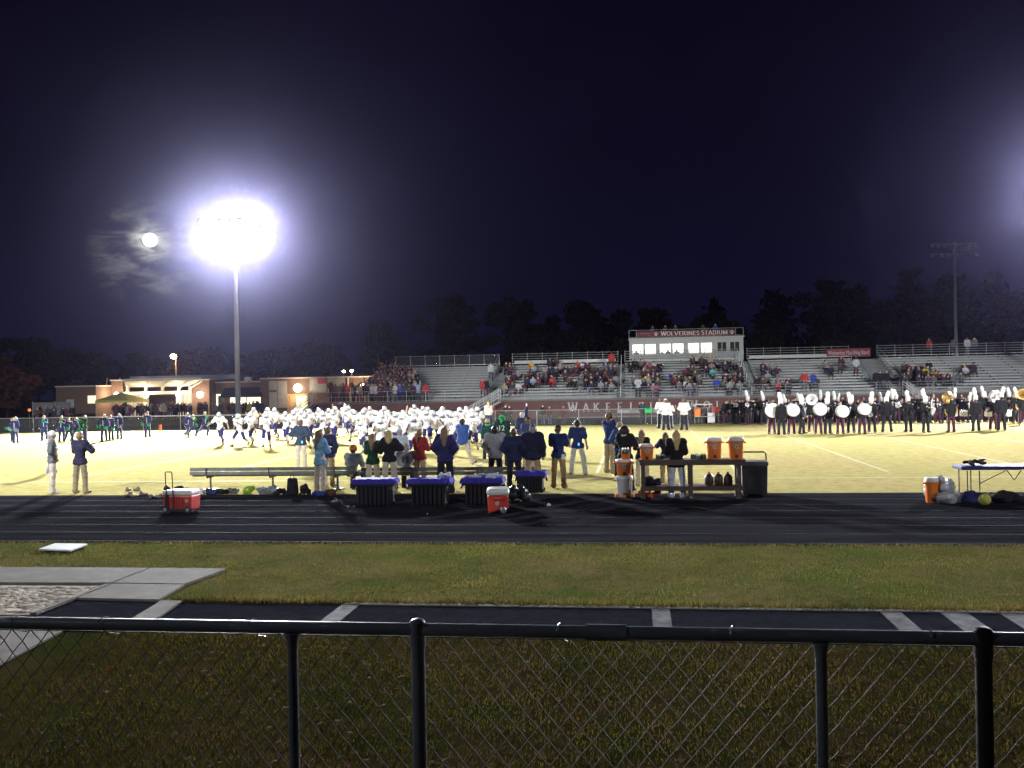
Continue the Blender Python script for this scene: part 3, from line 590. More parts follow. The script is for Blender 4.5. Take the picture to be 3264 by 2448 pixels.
pm = MB().tube([(0, 0, 0), (0, 0, 1.12)], .03, 6).mesh('post', [M_galv])
for i in range(50): link('post', pm, ff, (-74+i*3.04, 0, 0))
# brick wall
def brickmat(name, c1, c2, mortar, sc=1.0):
    m = bpy.data.materials.new(name); m.use_nodes = True; t = m.node_tree; n = t.nodes; l = t.links; bs = n['Principled BSDF']; bs.inputs['Roughness'].default_value = .85
    co = n.new('ShaderNodeTexCoord'); mp_ = n.new('ShaderNodeMapping'); mp_.inputs['Rotation'].default_value = (R(90), 0, 0); l.new(co.outputs['Object'], mp_.inputs[0])
    br = n.new('ShaderNodeTexBrick'); br.inputs['Scale'].default_value = 1; br.inputs['Brick Width'].default_value = .3*sc; br.inputs['Row Height'].default_value = .1*sc; br.inputs['Mortar Size'].default_value = .008*sc
    br.inputs['Color1'].default_value = (*c1, 1); br.inputs['Color2'].default_value = (*c2, 1); br.inputs['Mortar'].default_value = (*mortar, 1); l.new(mp_.outputs[0], br.inputs[0]); l.new(br.outputs[0], bs.inputs['Base Color'])
    bp = n.new('ShaderNodeBump'); bp.inputs['Strength'].default_value = .4; bp.inputs['Distance'].default_value = .01; l.new(br.outputs['Fac'], bp.inputs['Height']); bp.invert = True; l.new(bp.outputs[0], bs.inputs['Normal']); return m
M_brick = brickmat('brick_maroon', (.105, .042, .040), (.125, .052, .048), (.10, .07, .065)); M_brick2 = brickmat('brick_brown', (.115, .065, .045), (.135, .08, .055), (.15, .115, .09)); M_cap = mat('wall_coping', (.13, .11, .10), .8, .1)
YW = 80.0; WT = 1.62; XL = XA(985, YW, WT); XR = 66
wl = thing('grandstand_wall', 'long maroon brick wall with raised white letters below the bleachers', 'wall', (0, YW, 0))
b = MB(); b.box(((XL+XR)/2, .15, WT/2-.1), (XR-XL, .3, WT)); b.obj('brick_face', M_brick, wl)
b = MB(); b.box(((XL+XR)/2, .13, WT-.05+.01), (XR-XL+.1, .42, .12)); b.obj('coping', M_cap, wl)
M_let = mat('white_letter', (.42, .42, .40), .6, .1, 5)
lz = ZA(1313, XA(1850, YW), YW); lh = ZA(1285, XA(1850, YW), YW)-lz
for wd, P_ in (('WAKEFIELD', [1826, 1868, 1901, 1939, 1976, 2011, 2044, 2079, 2110]), ('WOLVERINES', [2207, 2253, 2290, 2326, 2362, 2396, 2430, 2458, 2497, 2530])):
    for i, ch in enumerate(wd):
        x = XA(P_[i], YW, 1); k = lh*1.0 if i else lh*1.12; b = MB(); w = LET[ch][0]*k*.8; letter(b, ch, x-w/2, lz+(lh-k if 0 else 0), k, -.02, .15, .05, .8); b.obj('letter', M_let, wl)
# deck
deck = thing('stand_deck', 'raised concrete walkway slab running between wall and bleachers', 'deck', (0, YW+.3, 0))
b = MB(); b.box(((XL+XR)/2, 1.0, WT-.13), (XR-XL, 1.6, .2)); b.obj('deck_slab', mat('deck_grey', (.18, .18, .17), .8), deck)
def rail(name, label, x0, x1, y, z0, h, rails, step, m, par=None):
    t = thing(name, label, 'railing', (0, y, 0)) if label else par
    b = MB()
    for r in rails: b.tube([(x0, 0 if label else y, z0+h*r), (x1, 0 if label else y, z0+h*r)], .022, 5)
    b.obj('rail_bars', m, t, kind=None); pm_ = MB().tube([(0, 0, 0), (0, 0, h)], .028, 5).mesh('post', [m]); n_ = max(1, int(round((x1-x0)/step)))
    for i in range(n_+1): link('post', pm_, t, (x0+(x1-x0)*i/n_, 0 if label else y, z0))
    return t
xa = XA(1597, YW, 2.2); xb = XA(2890, YW, 2.2)
rail('deck_railing', 'grey pipe railing on the wall in front of the student section', XL+.3, XA(1540, YW, 2.2), YW+.15, WT, 1.0, (1, .55, .12), 1.7, M_galv)
rail('deck_railing', 'grey pipe railing above the white wall letters', xa+.2, XA(2870, YW, 2.2), YW+.15, WT, 1.0, (1, .78, .55, .32, .12), 1.8, M_galv)
rail('deck_railing', 'grey pipe railing in front of the bleachers beyond the second ramp', XA(2905, YW, 2.2), XR, YW+.15, WT, 1.0, (1, .78, .55, .32, .12), 1.8, M_galv)
# ramps / stairs down from the deck
def ramp(name, label, xt, xb2, zt, zb, y, w=1.2):
    t = thing(name, label, 'stairs', ((xt+xb2)/2, y, 0)); cx = (xt+xb2)/2; n_ = max(4, int(abs(zt-zb)/.17)); sgn = 1 if xb2 > xt else -1
    for i in range(n_):
        f = (i+.5)/n_; b = MB(); b.box((xt+(xb2-xt)*f-cx, 0, zt-(zt-zb)*(i+1)/n_+.0), (abs(xb2-xt)/n_*1.05, w, .05)); b.obj('step', M_alud, t)
    for s_ in (-1, 1):
        b = MB(); b.tube([(xt-cx, s_*w/2, zt-.1), (xb2-cx, s_*w/2, zb)], .06, 6); 
        for r in (.35, .6, .85, 1.05): b.tube([(xt-cx, s_*w/2, zt+r), (xb2-cx, s_*w/2, zb+r)], .03, 5)
        for i in range(5): f = i/4; b.tube([(xt-cx+(xb2-xt)*f, s_*w/2, zt+(zb-zt)*f-.1), (xt-cx+(xb2-xt)*f, s_*w/2, zt+(zb-zt)*f+1.06)], .03, 5)
        b.obj('handrail', mat('pale_rail', (.5, .5, .48), .5, .1, 3, metal=.2), t)
    return t
ramp('stand_stairs', 'pale metal stairs with slanted handrails ending at the middle aisle', XA(1592, 79.2, 2.2), XA(1500, 79.2, 1), WT, .15, 79.3)
ramp('stand_stairs', 'long metal stairs up to the student section beside the lit doorway', XA(1003, 79.2, 2.2), XA(925, 79.2, 1), WT+.15, .1, 79.3)
ramp('stand_stairs', 'metal stairs slanting down behind the plumed band members', XA(2885, 79.2, 2.2), XA(2958, 79.2, 1), WT, .15, 79.3)
# bleachers
NR = 13; RY = lambda i: 81.9+.74*i; RZ = lambda i: 2.06+.252*i
secs = [(1178, 1543, 'empty silver bleacher block at the student end of the stand'), (1590, 1966, 'bleacher block with spectators between the middle stairs and the press box'), (1990, 2392, 'crowded bleacher block right under the white press box'), (2426, 2790, 'sparsely filled silver bleacher block carrying the maroon banner'), (2892, 3420, 'silver bleacher block at the band end of the stand')]
SX = []
aisle_st = []
for si, (p0, p1, lb) in enumerate(secs):
    x0, x1 = XA(p0, 81.6, 2), XA(p1, 81.6, 2); SX.append((x0, x1)); w = x1-x0
    t = thing('bleachers', lb, 'bleachers', ((x0+x1)/2, 81.6, 0), 0, 'bleacher blocks of the grandstand')
    sm = MB().box((0, 0, 0), (w, .26, .05)).mesh('seat_plank', [M_alu]); fm = MB().box((0, 0, 0), (w, .46, .04)).mesh('foot_plank', [M_alud]); rm = MB().box((0, 0, 0), (w-.02, .012, .2)).mesh('riser', [M_ris])
    for i in range(NR):
        link('seat_plank', sm, t, (0, RY(i)-81.6, RZ(i))); link('foot_plank', fm, t, (0, RY(i)-81.6-.34, RZ(i)-.43)); link('riser', rm, t, (0, RY(i)-81.6-.12+.02, RZ(i)-.3))
    b = MB()
    for k in range(int(w/2.2)+1):
        x = -w/2+.05+k*(w-.1)/int(w/2.2); b.tube([(x, 0, 1.5), (x, RY(NR-1)-81.6, RZ(NR-1)-.5)], .05, 4); b.tube([(x, RY(NR-1)-81.5, 0), (x, RY(NR-1)-81.5, RZ(NR-1))], .06, 4); b.tube([(x, 4.5, 0), (x, 4.5, RZ(5)-.4)], .06, 4)
        for i in range(0, NR, 1): b.box((x, RY(i)-81.6, RZ(i)-.13), (.05, .1, .22))
    b.obj('support_frame', M_steel, t, kind=None)
    if si == 0: rs, hh = (1.0,), 1.05
    else: rs, hh = (1, .78, .56, .36), 1.05
    b = MB(); yb = RY(NR-1)-81.6+.45; zb = RZ(NR-1)-.1
    for r in rs: b.tube([(-w/2, yb, zb+hh*r), (w/2, yb, zb+hh*r)], .025, 5)
    b.obj('rear_rail', M_galv, t); pm = MB().tube([(0, 0, 0), (0, 0, hh+.1)], .03, 5).mesh('rail_post', [M_galv])
    for k in range(int(w/1.45)+1): link('rail_post', pm, t, (-w/2+k*w/int(w/1.45), yb, zb))
    if si == 0: b = MB(); b.box((0, yb+.02, zb+.5), (w, .004, .98)); b.obj('rail_mesh', M_screen, t)
    if si in (1, 3): b = MB(); b.box((0, yb-.06, zb+.22), (w*.96, .03, .34)); b.obj('back_board', mat('pale_board', (.45, .45, .43), .6, .08, 2), t)
    if si in (0, 4):
        for s_ in ((-1, 1) if si == 0 else (-1,)):
            b = MB()
            for r in (.5, 1.05): b.tube([(s_*w/2, 0, RZ(0)+r-.2), (s_*w/2, yb, zb+r)], .025, 5)
            b.obj('side_rail', M_galv, t)
# aisle stairs between the blocks
for k in range(4):
    x0, x1 = SX[k][1]+.03, SX[k+1][0]-.03; w = x1-x0; lb = ['middle aisle steps beside the student bleacher block', 'aisle steps with slim white handrail by the press box', 'aisle steps beyond the press box with a pale handrail', 'wide aisle steps before the band end bleacher block'][k]
    t = thing('aisle_stairs', lb, 'stairs', ((x0+x1)/2, 81.6, 0), 0, 'aisle stairs of the grandstand')
    sm = MB().box((0, 0, 0), (w, .36, .04)).mesh('step', [M_alud]); rm = MB().box((0, 0, 0), (w, .012, .1)).mesh('step_riser', [M_steel])
    for i in range(NR*2): link('step', sm, t, (0, (RY(0)-.5+.37*i)-81.6, RZ(0)-.45+.126*i)); link('step_riser', rm, t, (0, (RY(0)-.5+.37*i)-81.6-.16, RZ(0)-.51+.126*i))
    b = MB(); hr_m = mat('white_handrail', (.7, .7, .7), .5) if k in (1, 2) else M_galv; hx = -w/2+.1 if k != 1 else w/2-.3
    b.tube([(hx, .1, RZ(0)+.35), (hx, 9.2, RZ(NR-1)+.6)], .03 if k in (1, 2) else .025, 5)
    for i in range(6): b.tube([(hx, .1+i*1.8, RZ(0)-.4+i*.6), (hx, .1+i*1.8, RZ(0)+.4+i*.61)], .025, 5)
    b.obj('handrail', hr_m, t)
# maroon banner
M_mar = mat('maroon_cloth', (.21, .05, .06), .8, .1, 3); M_pale = mat('pale_print', (.62, .55, .55), .7, 0)
x0, x1 = XA(2634, 91.1, 5.5), XA(2774, 91.1, 5.5); zc = (ZA(1113, x0, 91.1)+ZA(1139, x0, 91.1))/2
ban = thing('maroon_banner', 'maroon banner with pale script hung on the rear bleacher rail', 'banner', ((x0+x1)/2, 91.0, zc)); b = MB(); b.box((0, 0, 0), (x1-x0, .02, .82)); b.obj('banner_cloth', M_mar, ban)
o = text('banner_text', 'Wolverine Marching Band', .5, M_pale, ban, (0, -.02, 0)); wd_ = o.dimensions.x; o.scale = (.93*(x1-x0)/max(wd_, .1), 1, 1.15)
# press box
PY = 91.75; x0, x1 = XA(2006, PY, 6), XA(2370, PY, 6); z0 = ZA(1158, x0, PY); z1 = ZA(1083, x0, PY); pw = x1-x0; pc = (x0+x1)/2
pb = thing('press_box', 'white panelled press box on stilts behind the crowded bleachers with lit windows', 'press box', (pc, PY, 0))
M_siding = mat('white_siding', (.40, .41, .39), .6, .06, 3); M_roofw = mat('pale_roof', (.45, .46, .45), .6, .05)
win = []
for a, c in ((2015, 2052), (2055, 2092), (2102, 2140), (2143, 2180), (2192, 2230), (2233, 2271)): win.append((XA(a, PY, 6)-pc, XA(c, PY, 6)-pc, ZA(1132, x0, PY)+.02, ZA(1098, x0, PY)+.02, 1))
for a, c in ((2286, 2317), (2326, 2358)): win.append((XA(a, PY, 6)-pc, XA(c, PY, 6)-pc, ZA(1129, x0, PY)+.06, ZA(1099, x0, PY)+.08, 0))
wz0 = min(w[2] for w in win); wz1 = max(w[3] for w in win)
b = MB()
def panel(xa_, xb_, za, zb): b.box(((xa_+xb_)/2, .05, (za+zb)/2), (xb_-xa_, .1, zb-za))
panel(-pw/2, pw/2, z0, wz0); panel(-pw/2, pw/2, wz1, z1); cur = -pw/2
for w_ in win:
    panel(cur, w_[0], wz0, wz1); 
    if w_[2] > wz0+.005: panel(w_[0], w_[1], wz0, w_[2])
    if w_[3] < wz1-.005: panel(w_[0], w_[1], w_[3], wz1)
    cur = w_[1]
panel(cur, pw/2, wz0, wz1)
b.obj('front_wall', M_siding, pb)
b = MB()
for i in range(int(pw/.3)): b.box((-pw/2+.15+i*.3, -.008, z0+(wz0-z0)/2), (.02, .016, wz0-z0-.02)); b.box((-pw/2+.15+i*.3, -.008, (wz1+z1)/2), (.02, .016, z1-wz1-.02))
b.obj('siding_rib', M_siding, pb, kind='stuff')
b = MB(); b.box((-pw/2+.05, 1.5, (z0+z1)/2), (.1, 2.8, z1-z0-.01)); b.box((pw/2-.05, 1.5, (z0+z1)/2), (.1, 2.8, z1-z0-.01)); b.box((0, 2.95, (z0+z1)/2), (pw, .1, z1-z0)); b.obj('side_wall', M_siding, pb)
b = MB(); b.box((0, 1.5, z0-.08), (pw+.1, 3.1, .14)); b.obj('floor_slab', M_steel, pb); b = MB(); b.box((0, 1.5, z1+.06), (pw+.16, 3.3, .12)); b.obj('flat_roof', M_roofw, pb)
for i in range(6):
    for yy in (.4, 2.7): b = MB(); b.box((-pw/2+.3+i*(pw-.6)/5, yy, (z0-.15)/2), (.14, .14, z0-.16)); b.obj('stilt', M_steel, pb)
M_int = mat('glowing_interior', (.8, .78, .7), .8, 0, emis=(1, .95, .78), es=1.9); M_glass = mat('window_glass', (.9, .95, 1), .05, 0, alpha=.12); M_dglass = mat('dark_glass', (.03, .035, .03), .15, 0)
b = MB(); b.box(((win[0][0]+win[5][1])/2, 1.0, (wz0+wz1)/2), (win[5][1]-win[0][0]+.5, .06, wz1-wz0+.4)); b.obj('glowing_back_wall', M_int, pb)  # room light put into the wall as glow, instead of lamps inside
for w_ in win:
    fr = MB(); xa_, xb_, za, zb, lit = w_; t_ = .045
    fr.box((xa_+t_/2, .02, (za+zb)/2), (t_, .12, zb-za)); fr.box((xb_-t_/2, .02, (za+zb)/2), (t_, .12, zb-za)); fr.box(((xa_+xb_)/2, .02, za+t_/2), (xb_-xa_-2*t_, .12, t_)); fr.box(((xa_+xb_)/2, .02, zb-t_/2), (xb_-xa_-2*t_, .12, t_))
    if not lit: fr.box(((xa_+xb_)/2, .02, (za+zb)/2), (.07, .12, zb-za-2*t_))
    f_ = fr.obj('window_frame', M_siding, pb); p_ = MB(); p_.box(((xa_+xb_)/2, .05, (za+zb)/2), (xb_-xa_-2*t_, .008, zb-za-2*t_)); p_.obj('pane', M_glass if lit else M_dglass, f_)
# roof sign
sz0, sz1 = z1+.2, ZA(1054, x0, PY); sgn = thing('roof_sign', 'long maroon sign reading WOLVERINES STADIUM on top of the press box', 'sign', (pc, PY-.05, z1+.12))
b = MB(); sx0, sx1 = XA(2029, PY, 7.5)-pc, XA(2344, PY, 7.5)-pc; b.box(((sx0+sx1)/2, 0, (sz0+sz1)/2-z1-.12-.05), (sx1-sx0, .03, sz1-sz0-.12)); b.obj('sign_board', mat('maroon_board', (.12, .035, .045), .7, .08, 2), sgn)
b = MB()
for x in (-pw/2, sx0-.02, sx1+.02, pw/2): b.tube([(x, 0, -.02), (x, 0, sz1-z1-.1)], .03, 5)
b.tube([(-pw/2, .02, sz1-z1-.11), (pw/2, .02, sz1-z1-.11)], .03, 5); b.tube([(-pw/2, .02, .08), (pw/2, .02, .08)], .03, 5); b.obj('sign_frame', M_galv, sgn)
M_slet = mat('sign_letter', (.72, .66, .62), .6, 0)
lh_ = (sz1-sz0)*.56; zb_ = (sz0+sz1)/2-z1-.12-.05-lh_*.5
def word(wd, pxa, pxb):
    xa_, xb_ = XA(pxa, PY, 7.5)-pc, XA(pxb, PY, 7.5)-pc; tot = sum(LET[c][0]+.12 for c in wd)-.12; wide = (xb_-xa_)/(tot*lh_); x = xa_
    for i, c in enumerate(wd):
        k = 1.12 if i == 0 else 1.0; bb = MB(); letter(bb, c, x, zb_, lh_*k, -.02, .17, .03, wide/k if i == 0 else wide); bb.obj('letter', M_slet, sgn); x += (LET[c][0]+.12)*lh_*wide
word('WOLVERINES', 2107, 2229); word('STADIUM', 2236, 2319)
def paw(px, s):
    x = XA(px, PY, 7.5)-pc; z = zb_+lh_*.5; bb = MB()
    bb.xprism([(x+s*.5*math.cos(R(a))*(1 if math.sin(R(a)) < 0 else .8), z-s*.38+s*.34*math.sin(R(a))) for a in range(0, 360, 30)], -.04, -.02)
    for ang in (-62, -22, 22, 62): cx, cz = x+s*.72*math.sin(R(ang)), z-s*.25+s*.78*math.cos(R(ang)); bb.xprism([(cx+s*.17*math.cos(R(a)), cz+s*.27*math.sin(R(a))) for a in range(0, 360, 45)], -.04, -.02)
    bb.obj('paw_emblem', M_slet, sgn)
paw(2091, lh_*.62); paw(2333, lh_*.62)
text('small_lettering', 'Welcome', lh_*.68, M_mar and mat('red_letter', (.42, .16, .15), .7, 0), sgn, (XA(2056, PY, 7.5)-pc, -.03, zb_+lh_*.72)); text('small_lettering', 'to', lh_*.6, mat('red_letter', (.4, .1, .1)), sgn, (XA(2070, PY, 7.5)-pc, -.03, zb_+lh_*.12))
# floodlight poles
M_pole = mat('pole_steel', (.42, .43, .46), .55, .06, 1, metal=.2); M_lamp = mat('flood_lamp_glow', (1, 1, 1), .5, 0, emis=(.93, .95, 1), es=300); M_lamp.cycles.emission_sampling = 'NONE'; M_off = mat('unlit_lamp', (.3, .3, .32), .3, .0); M_hous = mat('lamp_housing', (.3, .3, .32), .4, .05)
def flood(loc, rz, label, H, lit=True, rows=(7, 7, 6), r=.3, width=6.0, group=None):
    t = thing('floodlight_pole', label, 'floodlight', loc, rz, group)
    b = MB(); b.tube([(0, 0, -.1), (0, 0, H*.35), (0, 0, H*.7), (0, 0, H+.6)], [.25, .215, .18, .14], 16); b.lathe([(.42, 0), (.42, .06), (.3, .08)], 16, (0, 0, 0)); b.obj('pole', M_pole, t, smooth=True)
    lm = MB().lathe([(r*.97, 0), (r*.9, .05), (r*.5, .09), (.05, .1)], 14, M=Euler((R(90+12), 0, 0)).to_matrix()).mesh('lamp', [M_lamp if lit else M_off], True)
    hm = MB().lathe([(r*1.05, 0), (r, -.15), (r*.6, -.35), (r*.3, -.42)][::-1], 14, M=Euler((R(90+12), 0, 0)).to_matrix()).mesh('lamp_housing', [M_hous], True)
    for k, nn_ in enumerate(rows):
        z = H+.35-k*1.25; ww = width*(1 if k < 2 or len(rows) < 3 else .72); b = MB(); b.box((0, 0, z), (ww+.3, .12, .12)); b.obj('crossarm', M_pole, t)
        for i in range(nn_):
            x = -ww/2+ww*i/(nn_-1); h_ = link('lamp_housing', hm, t, (x, -.22, z-.25)); link('lamp', lm, h_, (0, -.02, 0))
    return t
def spot(loc, target, power, ang=70, blend=.6, col=(.93, .96, 1.0), size=.6):
    l_ = bpy.data.lights.new('flood_beam', 'SPOT'); l_.energy = power; l_.spot_size = R(ang); l_.spot_blend = blend; l_.color = col; l_.shadow_soft_size = size
    o = bpy.data.objects.new('flood_beam', l_); COL.objects.link(o); o.location = loc; o.rotation_euler = (Vector(target)-Vector(loc)).to_track_quat('-Z', 'Y').to_euler(); return o
YP = 79.0-1.6; XP = XA(760, YP, 0); HP = ZA(716, XP, YP)
FL = flood((XP, YP, 0), R(14), 'tall floodlight pole blazing white before the brick field house', HP, width=5.2, rows=(7, 8, 6), r=.34)
XQ = XA(3480, YP, 10); HQ = ZA(575, XQ, YP); flood((XQ, YP, 0), R(-14), 'second lit floodlight pole by the band end of the stand', HQ, width=5.2, rows=(7, 8, 6), r=.34)
flood((-31, -9, 0), R(180+12), 'lit floodlight pole on the home side near the jump pit', HP+1, width=5.2, rows=(7, 7), r=.3)
flood((44, -9, 0), R(180-12), 'lit floodlight pole on the home side toward the band end', HP+1, width=5.2, rows=(7, 7), r=.3)
xu = XA(3046, 122, 10); zu = ZA(786, xu, 122); flood((xu, 122, 0), R(5), 'unlit floodlight pole standing dark above the distant trees', zu, lit=False, rows=(8, 6), r=.2, width=5.4)
KP = 1.0
hp = HP-.6
spot((XP+.6, YP-1.2, hp), (-38, 52, 0), 460e3*KP, 66, .9); spot((XP-.9, YP-1.2, hp), (-14, 50, 0), 240e3*KP, 66, .9); spot((XP+1.6, YP-1.2, hp), (-14, 50, 0), 240e3*KP, 66, .9); spot((XP, YP-1.2, hp-.6), (-22, 22, 0), 60e3*KP, 76, 1)
spot((XQ, YP-1.2, HQ), (20, 48, 0), 290e3*KP, 66, .9, (.88, .86, 1)); spot((XQ-1.5, YP-1.2, HQ-.8), (10, 24, 0), 6e3*KP, 64, 1)
spot((-31, -8, HP), (-16, 46, 0), 160e3*KP, 36, 1); spot((-31, -8, HP), (-46, 50, 0), 220e3*KP, 28, 1); spot((44, -8, HP), (18, 46, 0), 190e3*KP, 34, 1); spot((44, -8, HP), (38, 46, 0), 160e3*KP, 34, 1)
spot((-31, -8, HP), (4, 25, 0), 20e3*KP, 60, 1, size=1.6); spot((44, -8, HP), (4, 25, 0), 34e3*KP, 50, 1, size=1.6)  # wide weak spots added as fill on near people, coolers and foreground
for ax_, tx_ in ((-31, -8), (-31, 20), (44, 2), (44, 22), (44, 44)): spot((ax_, -8, HP), (tx_*.85+ax_*.15, 66, 0), 62e3*KP, 24, 1)
# ---------------------------------------------------------------- field house at the end of the stand
YB = 100.0; H0 = lambda px, z=3: XA(px, YB, z)
ZB = lambda py, px=500, Y=YB: ZA(py, XA(px, Y, 3), Y)
bx0 = H0(560); fh = thing('field_house', 'low brick field house with lit entrance canopy and concession window behind the players', 'building', (bx0, YB, 0))
lx = lambda px, z=3, Y=YB: XA(px, Y, z)-bx0
M_white = mat('white_trim', (.62, .60, .56), .6, .05, 3); M_copew = mat('pale_coping', (.50, .46, .42), .6, .05)
def block(nm, pa, pb_, py, y0, y1, m, top_m=M_copew):
    x0, x1 = lx(pa), lx(pb_); z = ZB(py, (pa+pb_)/2); bb = MB(); bb.box(((x0+x1)/2, (y0+y1)/2, z/2), (x1-x0, y1-y0, z)); bb.obj(nm, m, fh); bb = MB(); bb.box(((x0+x1)/2, (y0+y1)/2, z+.07), (x1-x0+.16, y1-y0+.16, .14)); bb.obj('roof_coping', top_m, fh); return x0, x1, z
# low dark block, taller entrance block, concession wing, end block
block('wall', 229, 353, 1233, -3.0, 6, M_brick2); block('wall', 353.5, 392, 1214, 0.05, 8, M_brick2)
block('wall', 612, 667, 1212, 0.0, 8, M_brick2); block('wall', 668, 829, 1219, 1.5, 8, M_brick2); block('wall', 830, 1118, 1206, 0, 8, M_brick2); block('wall', 1119, 1240, 1202, .6, 8, M_brick2)
b = MB(); zt = ZB(1212, 500); b.box(((lx(392)+lx(612))/2, 6.5, zt/2), (lx(612)-lx(392), 3, zt)); b.obj('wall', M_brick2, fh)
bb = MB(); bb.box(((lx(262)+lx(285))/2, -3.03, (ZB(1268)+.02)/2), (lx(285)-lx(262), .06, ZB(1268))); d_ = bb.obj('door', mat('pale_door', (.38, .38, .38), .6), fh); bb = MB(); bb.tube([(lx(282), -3.07, 1.05), (lx(282), -3.12, 1.05)], .03, 6); bb.obj('handle', M_steel, d_)
M_litpanel = mat('lit_panel', (.8, .7, .55), .7, 0, emis=(1, .82, .55), es=1.1); M_litwin = mat('lit_window', (.8, .78, .6), .5, 0, emis=(1, .93, .62), es=1.5); M_bulb = mat('wall_lamp_glow', (1, .9, .7), .4, 0, emis=(1, .83, .58), es=22)
bb = MB(); bb.box(((lx(329)+lx(353))/2, -3.05, (ZB(1257)+ZB(1281))/2), (lx(353)-lx(329), .08, ZB(1257)-ZB(1281))); bb.obj('window', M_litpanel, fh)
# canopy: flared white soffit with brackets
zc0, zc1 = ZB(1233, 500), ZB(1213, 500, 96); b = MB(); X0, X1, X2, X3 = lx(405), lx(603), XA(393, 96, 5)-bx0, XA(640, 96, 5)-bx0
b.add([(X0, 0, zc0), (X1, 0, zc0), (X3, -4, zc1), (X2, -4, zc1), (X0, 0, zc0+.25), (X1, 0, zc0+.25), (X3, -4, zc1+.25), (X2, -4, zc1+.25)], [(0, 3, 2, 1), (4, 5, 6, 7), (0, 1, 5, 4), (1, 2, 6, 5), (2, 3, 7, 6), (3, 0, 4, 7)]); b.obj('canopy', M_white, fh)
b = MB(); b.box(((X2+X3)/2-.5, 3.5, ZB(1205, 480)), (13.5, 3, .5)); b.obj('roof_monitor', mat('roof_grey', (.20, .22, .25), .6), fh)
for px in (407, 465, 518, 570, 606):
    x = lx(px); b = MB(); b.box((x, 0.05, ZB(1240)), (.28, .3, ZB(1233)-ZB(1247))); b.obj('post', M_white, fh)
    b = MB(); fx = XA(393+(px-405)*1.23, 96.4, 5)-bx0; b.tube([(x, -.1, zc0-.25), (fx, -3.4, zc1-.12)], .09, 4); b.obj('bracket', M_white, fh)
b = MB(); za, zb = ZB(1257), ZB(1247); b.box(((lx(397)+lx(610))/2, -.0, (za+zb)/2), (lx(610)-lx(397), .4, zb-za)); b.obj('fascia_beam', M_white, fh)
for px in (465, 570): b = MB(); b.box((lx(px), 0, za/2), (.5, .38, za-.01)); b.obj('column', M_white, fh)
for pa, pc_ in ((402, 461), (575, 618)):
    g_ = None; n_ = 14 if pa < 500 else 10; b = MB(); b.box(((lx(pa)+lx(pc_))/2, .1, 2.75), (lx(pc_)-lx(pa), .06, .08)); b.box(((lx(pa)+lx(pc_))/2, .1, .2), (lx(pc_)-lx(pa), .06, .08)); g_ = b.obj('gate', M_white, fh)
    bm_ = MB().box((0, 0, 1.45), (.08, .05, 2.5)).mesh('gate_bar', [M_white])
    for i in range(n_): link('gate_bar', bm_, g_, (lx(pa)+(lx(pc_)-lx(pa))*(i+.5)/n_, .1, 0))
    b = MB(); b.box(((lx(pa)+lx(pc_))/2, .7, 1.5), (lx(pc_)-lx(pa), .05, 2.9)); b.obj('back_panel', M_steel, fh)
# concession window, awning, doors, banners
def pane(nm, pa, pc_, pya, pyb, y, m, th=.06, par=fh, col=None):
    za, zb = ZB(pyb, (pa+pc_)/2), ZB(pya, (pa+pc_)/2); bb = MB(); bb.box(((lx(pa)+lx(pc_))/2, y, (za+zb)/2), (lx(pc_)-lx(pa), th, zb-za)); return bb.obj(nm, m, par)
pane('window', 716, 822, 1258, 1292, 1.46, M_litwin); pane('window_mullion', 767, 770, 1258, 1292, 1.41, M_white)
pane('door', 671, 676, 1257, 1300, 1.45, M_litwin); pane('door_frame', 676, 696, 1257, 1262, 1.42, M_litwin); pane('door_glass', 680, 696, 1263, 1285, 1.45, mat('teal_glass', (.08, .14, .16), .3, 0))
b = MB(); xa_, xc_ = lx(699), lx(820); za, zb = ZB(1257, 757, 98.6), ZB(1235, 757); xa2, xc2 = XA(692, 98.6, 4)-bx0, XA(822, 98.6, 4)-bx0
b.add([(xa2, -.6, za), (xc2, -.6, za), (xc_, 1.45, zb), (xa_, 1.45, zb), (xa2, -.6, za-.35), (xc2, -.6, za-.35), (xa2, 1.45, za-.3), (xc2, 1.45, za-.3)], [(0, 1, 2, 3), (4, 5, 1, 0), (4, 6, 7, 5), (0, 3, 6, 4), (1, 5, 7, 2)]); b.obj('awning', cloth('navy_awning', (.015, .018, .04)), fh)
M_door = mat('orange_frame', (.55, .30, .12), .6, .05)
pane('door_frame', 916, 981, 1256, 1262, -.06, M_door, .1); pane('door_frame', 916, 923, 1262, 1330, -.06, M_door, .1); pane('door', 924, 944, 1262, 1330, -.04, mat('pale_lit_wood', (.6, .4, .2), .6), .08); pane('lit_doorway', 945, 979, 1262, 1330, -.03, M_litwin, .05)
gB_ = mat('grey_banner', (.30, .30, .30), .8, .15, 1.5); rB_ = mat('red_banner', (.30, .05, .07), .8, .1); yB_ = mat('yellow_print', (.42, .40, .12), .8, .1); dB_ = mat('dark_print', (.10, .10, .11), .8, .1)
for pa, pc_, a, c, m in ((858, 884, 1214, 1300, gB_), (886, 915, 1214, 1300, gB_), (988, 1042, 1203, 1251, gB_), (1045, 1071, 1203, 1251, gB_), (1072, 1100, 1203, 1251, gB_)): pane('wall_banner', pa, pc_, a, c, -.05, m)
pane('banner_print', 1015, 1043, 1205, 1223, -.1, rB_); pane('banner_print', 1047, 1070, 1228, 1248, -.1, yB_); pane('banner_print', 859, 883, 1243, 1250, -.1, dB_); pane('banner_print', 1080, 1097, 1230, 1236, -.1, dB_); pane('banner_print', 1056, 1064, 1232, 1240, -.13, mat('olive_print', (.28, .26, .06)))
pane('downpipe', 1109, 1112, 1202, 1240, -.1, mat('pale_pipe', (.6, .5, .4), .5))
